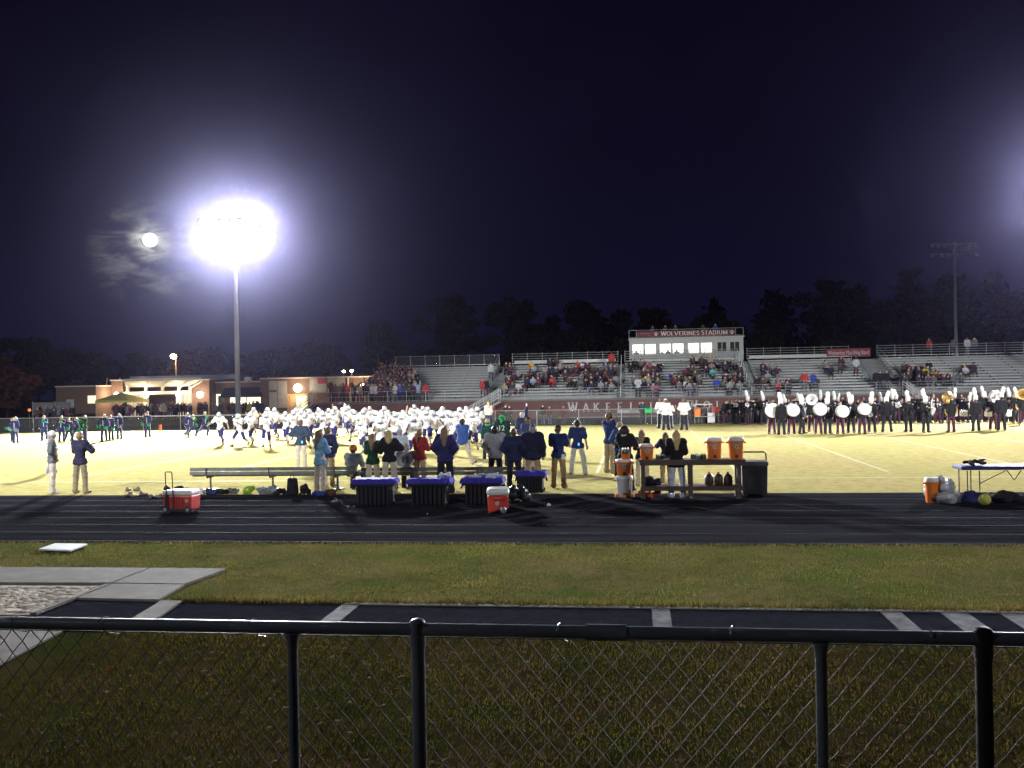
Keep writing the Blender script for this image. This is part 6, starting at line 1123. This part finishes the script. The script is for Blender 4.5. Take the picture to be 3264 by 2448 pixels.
# ---------------------------------------------------------------- marching band
coat = C_('band_coat_black', (.016, .016, .022)); plum = C_('plum_trousers', (.075, .022, .05)); bandp = C_('band_trousers', (.022, .022, .03)); M_plume = mat('white_plume', (.8, .8, .78), .9, .08, 30, bump=.6, bscale=60); M_shako = mat('white_shako', (.72, .72, .72), .4, .03); M_silver = mat('silver_brass', (.65, .66, .68), .25, .05, metal=.7); M_gold = mat('brass', (.55, .36, .12), .3, .05, metal=.6); M_drum = mat('drum_shell_white', (.72, .72, .72), .35, .02); M_skinw = mat('drum_head', (.8, .8, .8), .5, .02)
v, f, _ = surfnet([(A3(0, 0, -.02), A3(0, 0, .13), .115, .125, ONE, 0), (A3(0, .09, -.005), A3(0, .11, -.012), .06, .05, A3(1.2, 1, .25), 0)], .022, .02); shk = npmesh('shako', v, f, []); shk.materials.append(M_shako); shk.polygons.foreach_set('use_smooth', np.ones(len(f), bool))
v, f, _ = surfnet([(A3(0, .01, .10), A3(0, 0, .34), .07, .105, ONE, 0), (A3(0, 0, .34), A3(0, -.02, .50), .105, .095, ONE, 0)], .02, .02, .004); plu = npmesh('plume', v, f, []); plu.materials.append(M_plume); plu.polygons.foreach_set('use_smooth', np.ones(len(f), bool))
def bander(px, feet, h, pose, face, hat=True, tr=bandp, label='', panel=False, stripe=False, sk=0, group='marching band members', yo=0):
    p = G(px, feet)+Vector((0, yo, 0)); o = dict(hair='short', bulk=.02, long=.03, epaulet=1)
    if panel: o['panel'] = 1
    if stripe: o['stripe'] = 1
    t, parts, J, s = person(p, face, h, pose, o, dict(body=SK[sk], top=coat, trousers=tr, hair=HAIR['brown' if sk < 2 else 'black'], panel=whitec, stripe=stripe_w, epaulet=C_('silver_grey', (.35, .35, .36)), shoe=SHOE), label, group, .026, {'top': 'band_coat', 'panel': 'white_front_panel', 'stripe': 'side_stripe'})
    if hat:
        q = J['hc']+A3(0, .0, .065); k = link('shako', shk, t, tuple(q)); pl = link('plume', plu, k); pl.rotation_euler = (R(random.uniform(-8, 8)), R(random.uniform(-16, 16)), 0); pl.scale = (1, 1, random.uniform(.78, 1.05))
    return t, J, s, p
def held(J, s, p, face, off): return Matrix.Rotation(R(face), 3, 'Z') @ (Vector((J['wrL']+J['wrR'])/2*s)+Vector(off))+p
bdm = {}
def bassdrum(loc, r, label, rz=0):
    t = thing('bass_drum', label, 'drum', loc, rz, 'round white bass drums of the band'); b = MB(); b.tube([(0, -.22, 0), (0, .22, 0)], r, 28); b.obj('shell', M_drum, t, smooth=True)
    for s_ in (-1, 1): b = MB(); b.tube([(0, s_*.222, 0), (0, s_*.232, 0)], r*.93, 28); b.obj('drum_head', M_skinw, t, smooth=True); b = MB(); b.tube([(r*math.cos(R(a))*1.0, s_*.225, r*math.sin(R(a))) for a in range(0, 361, 15)], .016, 5); b.obj('hoop', M_drum, t)
    return t
def horn(loc, kind, face, label, m=M_silver, group='silver and brass horns of the band'):
    t = thing(kind, label, 'horn' if kind != 'saxophone' else 'saxophone', loc, R(face), group); b = MB()
    if kind == 'trumpet': b.tube([(0, -.15, .05), (0, .25, .05)], .012, 6); b.tube([(0, .25, .05), (0, .33, .05), (0, .38, .05)], [.014, .035, .075], 12, cap=False); b.tube([(0, -.05, .05), (0, -.05, -.02), (0, .12, -.02), (0, .12, .05)], .011, 6)
    elif kind == 'mellophone': b.tube([(0, -.12, .04), (0, .18, .04)], .02, 6); b.tube([(0, .18, .04), (0, .28, .04), (0, .34, .04)], [.03, .07, .14], 14, cap=False); b.tube([(.0, -.05, .04), (0, -.05, -.06), (0, .12, -.06), (0, .12, .04)], .015, 6)
    elif kind == 'saxophone': b.tube([(0, .02, .35), (0, .05, .38), (0, .07, .3), (0, .05, -.25), (0, .12, -.34), (0, .2, -.25), (0, .24, .02)], [.012, .014, .02, .04, .05, .06, .1], 10)
    elif kind == 'sousaphone':
        b.tube([(.32*math.cos(R(a)), .02*math.sin(R(a)), .32*math.sin(R(a))-.1) for a in range(-200, 140, 20)], [.03+.04*i/17 for i in range(17)], 8); b.tube([(-.18, .0, .22), (-.1, .02, .45), (0, .1, .56), (0, .22, .58), (0, .28, .58)], [.07, .09, .14, .24, .33], 18, cap=False)
    elif kind == 'baritone': b.tube([(0, -.1, .05), (0, .3, .1)], .03, 8); b.tube([(0, .3, .1), (0, .42, .11), (0, .48, .115)], [.05, .1, .16], 14, cap=False); b.tube([(0, -.02, .04), (0, -.02, -.12), (0, .2, -.1), (0, .24, .08)], .024, 6)
    o = b.obj('brass_body', m, t, smooth=True)
    md = o.modifiers.new('s', 'SOLIDIFY'); md.thickness = .006
    return t
def snare(loc, rz, label): t = thing('snare_drum', label, 'drum', loc, rz, 'shallow white drums of the band'); b = MB(); b.lathe([(.19, -.13), (.19, .13)], 24, M=Euler((R(12), 0, 0)).to_matrix()); b.obj('shell', M_drum, t, smooth=True); b = MB(); b.lathe([(.2, .12), (.2, .145)], 24, M=Euler((R(12), 0, 0)).to_matrix()); b.lathe([(.2, -.145), (.2, -.12)], 24, M=Euler((R(12), 0, 0)).to_matrix()); b.obj('rim', M_silver, t); return t
frontband = [(2385, 1354, 'play', 170, 1, 0, 'white plumed band member in black first of the front line', 'mellophone'), (2434, 1352, 'play', 190, 1, 0, 'plumed band member between the first two front players', 'trumpet'), (2491, 1386, 'stand', 5, 1, 0, 'band member with back turned right after the first bass drum', None), (2558, 1384, 'stand2', 250, 1, 0, 'band member in profile after the second bass drum', 'trumpet'), (2588, 1376, 'stand', 175, 0, 1, 'player in plum trousers under a white sousaphone', 'sousaphone'), (2639, 1383, 'stand', 200, 1, 0, 'plumed band member just past the third bass drum', None), (2713, 1380, 'stand', 160, 1, 0, 'plumed band member just past the fourth bass drum', None), (2779, 1379, 'stand2', 160, 1, 0, 'plumed band member past the fifth bass drum', 'mellophone'), (2827, 1377, 'stand_wide', 2, 1, 0, 'band member with back turned and feet apart near the wide aisle', None), (2896, 1377, 'play', 20, 1, 0, 'band member holding a large white horn by the slanted stairs', 'baritone'), (2952, 1379, 'play', 200, 1, 0, 'bent plumed member with a white saxophone', 'saxophone'), (3032, 1378, 'stand', 10, 0, 1, 'broad band member hidden under a bronze bell', 'sousaphone'), (3111, 1374, 'stand', 4, 1, 0, 'plumed drummer with white shoulder band in front line', None), (3166, 1369, 'drum', 178, 0, 1, 'player in plum trousers with a curled white horn', 'sousaphone'), (3193, 1372, 'stand', 0, 1, 0, 'tallest plumed drummer near the edge of the band', None), (3241, 1350, 'stand2', 178, 1, 0, 'plumed member near the last of the front line', None), (3259, 1354, 'drum', 170, 0, 1, 'player in plum trousers with bronze bell at the edge', 'sousaphone')]
for i, (px, feet, pose, face, hat, pl_, lb, inst) in enumerate(frontband):
    t, J, s, p = bander(px, feet, 1.80 if i != 14 else 1.92, pose, face, bool(hat), plum if pl_ else bandp, lb, face > 90 and not pl_, bool(pl_), i % 3)
    if inst:
        sgn_ = 'bronze' if i in (11, 16) else 'white' if inst in ('sousaphone', 'baritone', 'saxophone') else 'silver'
        m = M_gold if sgn_ == 'bronze' else (M_drum if sgn_ == 'white' else M_silver)
        if inst == 'sousaphone': horn(Vector(p)+Vector((0, 0, 1.25)), inst, face, sgn_+' sousaphone worn by the '+lb[:60].replace('player in plum trousers ', 'player ').split(' under')[0].split(' with a')[0]+[' beside the third bass drum', ' by the band stairs', ' near the row end', ' at the very edge'][min(3, [4, 11, 13, 16].index(i))], m)
        else: horn(held(J, s, p, face, (0, .05, 0)), inst, face, sgn_+' '+inst+' held by the '+' '.join(lb.split()[:9]), m)
for k, (px, py, r, lb) in enumerate(((2464, 1308, .385, 'largest white bass drum, first from the press box'), (2527, 1307, .33, 'second white bass drum counting from the press box'), (2614, 1304, .33, 'third white bass drum counting from the press box'), (2685, 1311, .31, 'fourth white bass drum counting from the press box'), (2755, 1304, .29, 'last and smallest white bass drum'))):
    Y = G(px, 1384).y-.3; x = XA(px, Y, 1.2); z = ZA(py, x, Y); bassdrum((x, Y, z), r, lb); 
    q = (x, Y+.55); pr = proj((q[0], q[1], 0)); t, J, s, p = bander(pr[0], pr[1], 1.76, 'behind', 180, False, plum, 'bass drummer in plum striped trousers carrying the '+['largest', 'second', 'third', 'fourth', 'smallest'][k]+' drum', False, True, k % 3)
for px, py, feet, lb in ((3040, 1317, 1372, 'shallow white drum carried beside the bronze bell'), (3071, 1317, 1372, 'shallow white drum next to the broad bronze horn player'), (3150, 1318, 1370, 'shallow white drum between the two plumed drummers'), (3212, 1317, 1370, 'shallow white drum beside the tallest plumed drummer')):
    Y = G(px, feet).y; x = XA(px, Y, 1.1); snare((x, Y, ZA(py, x, Y)), 0, lb)
# rows behind
INS = ['with trumpet', 'empty handed', 'with mellophone', 'with hands low', 'with second trumpet', 'standing slack', 'with saxophone', 'facing ahead']; BAN = [(2325, 'the far red board'), (2385, 'the first front plume'), (2464, 'the largest bass drum'), (2527, 'the second bass drum'), (2614, 'the third bass drum'), (2685, 'the fourth bass drum'), (2755, 'the smallest bass drum'), (2827, 'the feet apart member'), (2896, 'the white baritone player'), (2952, 'the white saxophone'), (3032, 'the first bronze bell'), (3111, 'the shoulder band drummer'), (3193, 'the tallest drummer'), (3259, 'the edge bronze bell')]
xs_ = list(range(2316, 3262, 17)); random.seed(11)
backpl = [2480, 2500, 2548, 2612, 2652, 2669, 2722, 2801, 2850, 2947, 2999, 3048, 3089, 3136, 3178, 3222]
for i, px in enumerate(xs_):
    px += random.uniform(-8, 8); hat = min(abs(px-q) for q in backpl) < 9; face = random.choice((175, 190, 160, 200)); feet = 1351-(px-2350)*.006+random.uniform(-3, 2); pn = random.random() < .55
    pose = 'play' if i % 3 else 'stand2'
    t, J, s, p = bander(px, feet, random.uniform(1.56, 1.84), pose, face, hat, bandp if i % 4 else plum, ('plumed' if hat else 'bareheaded')+(' member with white front panel, ' if pn else ' member in plain dark coat, ')+INS[i % 8]+', '+('just before ' if px < min(BAN, key=lambda q: abs(q[0]-px))[0] else 'just past ')+min(BAN, key=lambda q: abs(q[0]-px))[1], pn, False, i % 3, 'band members in the rear rows')
    if i % 2 == 0: k_ = ['trumpet', 'mellophone', 'trumpet', 'saxophone'][i//2 % 4]; horn(held(J, s, p, face, (0, .05, 0)), k_, face, 'silver '+k_+' in the rear rows '+('just before ' if px < min(BAN, key=lambda q: abs(q[0]-px))[0] else 'just past ')+min(BAN, key=lambda q: abs(q[0]-px))[1], M_silver, 'horns in the rear rows')
# far sideline people
far = [(1731, 1352, 1289, 'stand', 'black_coat', 'jeans', 'person in black top and blue jeans under the middle stairs'), (1752, 1352, 1294, 'stand2', 'maroon', 'jeans', 'child in maroon beside the person in black and jeans'), (1796, 1352, 1296, 'stand2', 'maroon', 'maroonp', 'person in maroon with pale hat walking by the wall letter'), (1624, 1350, 1292, 'stand', 'dark', 'darkp', 'dim figure first under the slanted handrail'), (1612, 1350, 1290, 'stand2', 'dark', 'darkp', 'dim figure second under the slanted handrail'), (1575, 1350, 1294, 'stand', 'maroon', 'darkp', 'dim reddish figure below the stairs'), (2049, 1344, 1278, 'stand', 'darkgreen', 'darkp', 'dark figure holding the green marker board'), (2153, 1349, 1296, 'stand', 'maroon', 'darkp', 'dark maroon figure behind the huddle'), (2232, 1347, 1298, 'stand', 'maroon', 'greyp', 'person in maroon and grey trousers under the water stand'), (2207, 1348, 1297, 'stand2', 'navyd', 'darkp', 'dark figure beside the lone official'), (2250, 1347, 1300, 'folded', 'maroon', 'darkp', 'maroon figure behind the white board'), (2325, 1347, 1289, 'wave', 'greyd', 'darkp', 'person in grey top with raised arm before the band'), (2300, 1347, 1305, 'bend', 'maroon', 'darkp', 'bent maroon figure by the red marker board')]
cc = {'black_coat': blackc, 'maroon': C_('maroon', (.14, .03, .045)), 'dark': C_('dim_coat', (.05, .035, .04)), 'darkgreen': C_('dim_green', (.03, .06, .06)), 'navyd': C_('dim_navy', (.03, .035, .06)), 'greyd': C_('mid_grey', (.25, .25, .28)), 'jeans': C_('blue_jeans', (.10, .15, .28)), 'darkp': darkp, 'maroonp': C_('maroon', ()), 'greyp': C_('pale_grey_trousers', (.45, .44, .46))} if False else None
cc = {'black_coat': blackc, 'maroon': C_('maroon', (.14, .03, .045)), 'dark': C_('dim_coat', (.05, .035, .04)), 'darkgreen': C_('dim_green', (.03, .06, .06)), 'navyd': C_('dim_navy', (.03, .035, .06)), 'greyd': C_('mid_grey', (.25, .25, .28)), 'jeans': C_('blue_jeans', (.10, .15, .28)), 'darkp': darkp, 'greyp': C_('pale_grey_trousers', (.45, .44, .46))}; cc['maroonp'] = cc['maroon']
for i, (px, feet, top, pose, a, b_, lb) in enumerate(far):
    Y = YE+1.2; x = XA(px, Y, .9); h = min(1.85, max(1.35, ZA(top, x, Y))); person(Vector((x, Y, 0)), 180+random.uniform(-50, 50), h, pose, dict(hair='short', bulk=.015), dict(body=SK[i % 3], top=cc[a], trousers=cc[b_], hair=HAIR['gray' if i == 2 else 'brown']), lb, 'people on the far sideline', .03)
# ---------------------------------------------------------------- spectators
random.seed(21)
dk = [C_('s_black', (.02, .02, .025)), C_('s_navy', (.03, .035, .07)), C_('s_maroon', (.11, .035, .05)), C_('s_grey', (.13, .13, .14)), C_('s_charcoal', (.05, .05, .055)), C_('s_brown', (.09, .06, .05)), C_('s_plum', (.07, .03, .06))]
br = {'yellow': C_('s_yellow', (.55, .48, .03)), 'orange': C_('s_orange', (.60, .30, .02)), 'blue': C_('s_blue', (.03, .06, .34)), 'red': C_('s_red', (.40, .05, .05)), 'white': C_('s_white', (.5, .5, .52)), 'teal': C_('s_teal', (.10, .38, .42)), 'pink': C_('s_pink', (.45, .08, .15)), 'tan': C_('s_tan', (.30, .25, .17)), 'paleblue': C_('s_paleblue', (.30, .38, .50))}
cname = ['black', 'navy', 'maroon', 'grey', 'charcoal', 'brown', 'plum']
def spec_person(x, y, z, pose, top, label, group, face=180, h=1.7):
    o_ = dict(hair='short', bulk=.03) if random.random() < .6 else dict(hair='mid', fem=1, bulk=.03)
    me, J = person_meshes(pose, o_, .045, True); s = h/1.75; o = link('person', me, None, (x, y, z), R(face), label=label, cat='person', group=group); o.scale = (s, s, s)
    sk = random.choice(SK)
    for i, m in enumerate((sk, top, random.choice(dk), random.choice(list(HAIR.values())[:4]), random.choice(dk), SHOE)): setmat(o, i, m)
    return o
def seat_at(px, row): y = RY(row); return XA(px, y, RZ(row)+.4), y, RZ(row)
ROWN = 'first second third fourth fifth sixth seventh eighth ninth tenth eleventh twelfth top'.split()
NSP = 0; used_ = set()
def sit_person(px, row, top=None, cn=None, where='', grp=None, special=None, stand_=False):
    global NSP
    x, y, z = seat_at(px, row); k = random.randrange(7); m = top or dk[k]; cn = cn or cname[k]
    lab = special or f'spectator in {cn} coat, {ROWN[row]} row, {where}'
    pose = random.choice(('sit', 'sit2', 'sit3')) if not stand_ else random.choice(('stand', 'folded', 'pockets'))
    zz = z-.455+.01 if not stand_ else z-.41; yy = y-.0 if not stand_ else y-.3
    NSP += 1; return spec_person(x, yy, zz, pose, m, lab, grp, 180+random.uniform(-12, 12), random.uniform(1.6, 1.85))
def rowpx(py, px=1900): # row whose seated torso falls on py
    return max(0, min(NR-1, min(range(NR), key=lambda i: abs(proj((XA(px, RY(i), 3), RY(i), RZ(i)+.45))[1]-py))))
spec_list = [  # px, py, colour, words
 (1694, 1160, 'orange', 'spectator in orange top high in the block beside the middle stairs'), (1702, 1172, 'paleblue', 'spectator in pale blue below the one in orange'), (1841, 1156, 'red', 'spectator in red at the top row under the rear board'), (1857, 1156, 'white', 'spectator in pale top seated next to the red one at the top'), (1950, 1148, 'red', 'spectator in bright red standing high by the press box'), (1931, 1157, 'blue', 'spectator in navy blue beside the bright red one'), (1699, 1215, 'paleblue', 'spectator in pale blue low in the block past the middle stairs'), (1653, 1226, 'white', 'spectator in white near the rail after the ramp'), (1609, 1230, 'tan', 'spectator in tan at the head of the ramp'), (1761, 1210, 'red', 'spectator in dull red mid block past the middle stairs'),
 (2062, 1203, 'yellow', 'spectator in yellow hoodie below the press box'), (2141, 1198, 'blue', 'spectator in bright blue below the middle press box windows'), (2090, 1243, 'pink', 'spectator in pink seated low by the rail'), (2034, 1243, 'white', 'spectator with white sleeves standing at the rail below the yellow hoodie'), (2271, 1183, 'teal', 'spectator in teal below the dark press box windows'), (2264, 1152, 'tan', 'spectator in tan standing against the press box wall'), (2063, 1160, 'pink', 'spectator in faded pink in the top row under the press box'), (2085, 1162, 'white', 'spectator in white in the top row under the press box'), (2362, 1172, 'white', 'spectator in white at the aisle end under the press box'), (2283, 1217, 'blue', 'spectator in slate blue sitting alone in an empty patch of seats'), (2202, 1246, 'blue', 'spectator in blue jeans jacket leaning on the deck rail'), (2187, 1218, 'white', 'spectator in white and grey low in the press box block'), (2333, 1215, 'tan', 'spectator in tan near the rope handrail'),
 (2563, 1215, 'red', 'spectator in red standing low in the sparse block'), (2590, 1216, 'blue', 'spectator in dark blue standing beside the red one'), (2480, 1222, 'red', 'spectator in dull red sitting with children in the sparse block'), (2726, 1168, 'white', 'spectator in white cap standing high below the maroon banner'),
 (2980, 1187, 'orange', 'spectator in amber orange among the band end group'), (3008, 1192, 'white', 'spectator in white coat at the edge of the band end group'), (3038, 1199, 'paleblue', 'spectator in lavender blue at the end of the band end group'), (2949, 1176, 'yellow', 'spectator with lime yellow hat in the band end group'), (3076, 1178, 'white', 'spectator with pale legs sitting alone beyond the group')]
for px, py, c, lb in spec_list:
    sit_person(px, rowpx(py+4, px), br[c], c, special=lb, stand_=('standing' in lb), grp=None)
clusters = [  # px0, px1, py0, py1, n, where
 (1620, 1720, 1190, 1232, 14, 'seated beside the middle stairs'), (1740, 1850, 1175, 1222, 15, 'seated mid block past the middle stairs'), (1755, 1800, 1150, 1165, 4, 'seated high under the pale rear board'), (1870, 1965, 1170, 1228, 22, 'packed together next to the press box aisle'), (1612, 1640, 1165, 1172, 3, 'seated high by the rail'),
 (2010, 2120, 1160, 1175, 9, 'in the top rows directly under the press box'), (2020, 2110, 1190, 1232, 17, 'packed in front of the press box'), (2150, 2230, 1180, 1240, 13, 'seated below the middle of the press box'), (2205, 2290, 1150, 1180, 11, 'bunched under the dark press box windows'), (2310, 2368, 1160, 1240, 16, 'seated next to the aisle past the press box'),
 (2430, 2480, 1160, 1215, 8, 'seated in the sparse block'), (2510, 2620, 1215, 1230, 3, 'low in the sparse block'), (2630, 2700, 1152, 1175, 4, 'lounging below the maroon banner'),
 (2880, 2960, 1165, 1215, 20, 'packed in the band end group'), (2960, 3055, 1198, 1212, 9, 'low in the band end group'), (3070, 3110, 1155, 1180, 3, 'sitting apart past the band end group')]
SEATED = []
for a, c, ya, yb, n, where in clusters:
    rows_ = sorted({rowpx(q, (a+c)/2) for q in np.linspace(ya, yb, 9)})
    slots = [(r_, x_) for r_ in rows_ for x_ in np.arange(a, c, 15.5)]; random.shuffle(slots)
    keep_ = max(1, n//5)
    for r_, x_ in slots[:keep_]: sit_person(x_+random.uniform(-3, 3), r_, where=where, grp='spectators '+where)
    for r_, x_ in slots[keep_:n]: x, y, z = seat_at(x_+random.uniform(-3, 3), r_); SEATED.append((x, y, z-.445, 180+random.uniform(-14, 14)))
# student section: front rank along the rail singly, the packed rest as one crowd
def crowd(name, pts, mats_pool, poses=('stand', 'folded', 'pockets', 'cheerup', 'wave')):
    V_, F_, M_ = [], [], []; off = 0; pool = [dict(hair='short', bulk=.03), dict(hair='mid', fem=1, bulk=.03)]; ms = []
    for po in poses:
        for o_ in pool:
            me, J = person_meshes(po, o_, .055, True); v = np.empty(len(me.vertices)*3, np.float32); me.vertices.foreach_get('co', v); f = np.array([tuple(q.vertices) for q in me.polygons]); mi = np.empty(len(me.polygons), np.int32); me.polygons.foreach_get('material_index', mi); ms.append((v.reshape(-1, 3), f, mi))
    mats = [SK[0], SK[2], SK[1]]+mats_pool+[HAIR['brown'], HAIR['black'], HAIR['light_brown']]; nm = len(mats_pool)
    for x, y, z, fc in pts:
        v, f, mi = random.choice(ms); s = random.uniform(.93, 1.06); a = R(fc); Rm = np.array([[math.cos(a), -math.sin(a), 0], [math.sin(a), math.cos(a), 0], [0, 0, 1]]); V_.append((v*s)@Rm.T+A3(x, y, z)); F_.append(f+off); off += len(v)
        mp_ = np.array([random.randrange(3), 3+random.randrange(nm), 3+random.randrange(nm), 3+nm+random.randrange(3), 3+nm, 3+random.randrange(nm)]); M_.append(mp_[mi])
    me = npmesh(name, np.concatenate(V_), np.concatenate(F_), mats, np.concatenate(M_)); me.polygons.foreach_set('use_smooth', np.ones(len(me.polygons), bool)); return link(name, me, kind='stuff')
pts = []
for row in range(0, 9):
    a, c = 1168+row*7, 1335-max(0, row-5)*22
    for x_ in np.arange(a, c, 13.5): pts.append((XA(x_+random.uniform(-4, 4), RY(row), RZ(row)), RY(row)-.3, RZ(row)-.41, 180+random.uniform(-30, 30)))
for x_ in np.arange(1050, 1170, 12.0): pts.append((XA(x_+random.uniform(-4, 4), YW+1.3, 2), YW+1.3+random.uniform(-.2, .2), WT-.03, 180+random.uniform(-60, 60)))
crowd('student_crowd', pts, dk+[C_('s_grey2', (.24, .23, .24)), C_('s_brick', (.18, .07, .07))])
for i, (px, c, lb) in enumerate([(1107, 'red', 'student in orange red coat standing on the walkway by the rail'), (1147, 'tan', 'student in dark coat and pale trousers on the walkway by the rail'), (1185, 'white', 'student with pale trousers at the rail start of the packed group'), (1198, 'white', 'student in white hoodie waving at the rail'), (1228, None, ''), (1246, None, ''), (1260, 'white', 'student with bright face paint at the rail'), (1277, 'blue', 'student in bright blue shirt at the rail'), (1291, None, ''), (1305, None, ''), (1320, None, ''), (1334, 'paleblue', 'student in pale blue shirt with hands behind head at the rail'), (1357, 'red', 'person in brick red coat standing apart from the students'), (1213, None, ''), (1172, None, '')]):
    k = random.randrange(7); x = XA(px, YW+.8, 2.2); spec_person(x, YW+.75, WT-.03, random.choice(('stand', 'folded', 'stand2', 'cheerup')), br[c] if c else dk[k], lb or f'student in {cname[k]} top pressed against the rail'+(' under the bright face' if 1240 < px < 1300 else ' near the empty seats' if px > 1300 else ' by the waving hoodie'), None if lb else 'students at the rail', 180+random.uniform(-20, 20), 1.72)
person_bits = [(1566, 1178, 'usher in pale vest standing on the middle aisle steps', 'white', 7), (1540, 1225, 'person in red standing on the lower middle aisle', 'red', 1), (1550, 1226, 'person in dark coat beside the one in red on the aisle', None, 1), (2412, 1225, 'figure standing at the foot of the aisle past the press box', None, 0), (2790, 1215, 'dark figure on the wide aisle landing', None, 1), (2803, 1215, 'second dark figure on the wide aisle landing', None, 1), (2824, 1215, 'figure near the bright spot on the wide aisle', None, 1)]
for px, py, lb, c, row in person_bits: x, y, z = seat_at(px, row); spec_person(x, y-.25, z-.41, 'stand', br[c] if c else dk[0], lb, None)
# people on the deck behind rear rail and on the press box roof
for px, Y, z, lb in ((2080, PY+1.5, z1+.12, 'filmer first on the press box roof'), (2121, PY+1.2, z1+.12, 'person in pale coat sitting on the press box roof'), (2153, PY+1.5, z1+.12, 'thin figure on the press box roof behind the sign middle'), (2241, PY+1.6, z1+.12, 'person on the press box roof behind the word stadium'), (2280, PY+1.4, z1+.12, 'person in blue at the roof end past the sign letters')):
    x = XA(px, Y, 8); spec_person(x, Y, z, 'stand', dk[4] if 'blue' not in lb else br['blue'], lb, None, 170, 1.3)
for k, w_ in enumerate((win[0], win[2], win[2], win[3], win[4])):
    x = pc+[w_[0]+.4, w_[0]+.25, w_[1]-.3, w_[0]+.45, w_[1]-.5][k]; spec_person(x, PY+.6, wz0-1.2+[0, -.15, 0, 0, -.35][k], 'stand', dk[[0, 4, 0, 3, 0][k]], ['dark figure in the first lit press box window', 'small figure low in the third lit window', 'dark figure standing in the third lit window', 'grey figure in the fourth lit window', 'head just showing in the fifth lit window'][k], None, 180, 1.65)
for px, c, lb in ((3083, 'white', 'person in white standing behind the top of the band end block'), (3106, None, 'two-tone grey dressed person at the top of the band end block'), (2962, 'red', 'person in dull red leaning on the rear rail of the band end block'), (3040, None, 'dim person at the rear rail of the band end block')):
    y = RY(NR-1)+1.0; spec_person(XA(px, y, 6), y, RZ(NR-1)-.15, 'stand', br[c] if c else dk[3], lb, None)
# crowd by the field house
pts = []
for i in range(30): px = random.uniform(440, 650); y = random.uniform(90, 97); pts.append((XA(px, y, 1), y, -.01, random.uniform(0, 360)))
for i in range(14): px = random.uniform(355, 425); y = random.uniform(90, 95); pts.append((XA(px, y, 1), y, -.01, random.uniform(0, 360)))
for i in range(20): px = random.uniform(640, 840); y = random.uniform(92, 98); pts.append((XA(px, y, 1), y, -.01, random.uniform(0, 360)))
for i in range(10): px = random.uniform(90, 235); y = random.uniform(78, 86); pts.append((XA(px, y, 1), y, -.01, random.uniform(0, 360)))
crowd('entrance_crowd', pts, dk, ('stand', 'folded', 'pockets', 'stand2'))
crowd('seated_crowd', SEATED, dk+[C_('s_grey2', (.24, .23, .24))], ('sit', 'sit2', 'sit3'))
for px, y, c, lb in ((518, 92, 'white', 'person in white in the crowd at the open entrance'), (523, 91, 'tan', 'fair haired person behind the one in white at the entrance'), (795, 92, 'yellow', 'person in lime yellow before the lit concession window'), (484, 93, 'tan', 'person in tan at the first white column')): spec_person(XA(px, y, 1), y, 0, 'stand2', br[c], lb, None, 180+random.uniform(-40, 40), 1.75)
# ---------------------------------------------------------------- thin bluish haze, added so the floodlights get a glow around them
hz = MB(); hz.box((10, 140, 14.0), (620, 420, 31)); HZ = hz.obj('haze', [], kind='stuff')
hm_ = bpy.data.materials.new('glow_haze'); hm_.use_nodes = True; t = hm_.node_tree; t.nodes.clear(); oo = t.nodes.new('ShaderNodeOutputMaterial'); pv = t.nodes.new('ShaderNodeVolumePrincipled'); t.links.new(pv.outputs[0], oo.inputs['Volume'])
pv.inputs['Color'].default_value = (.62, .60, 1, 1); pv.inputs['Density'].default_value = .00013; pv.inputs['Anisotropy'].default_value = .96; hm_.cycles.volume_sampling = 'EQUIANGULAR'; hm_.cycles.homogeneous_volume = True; HZ.data.materials.append(hm_); HZ.display_type = 'WIRE'
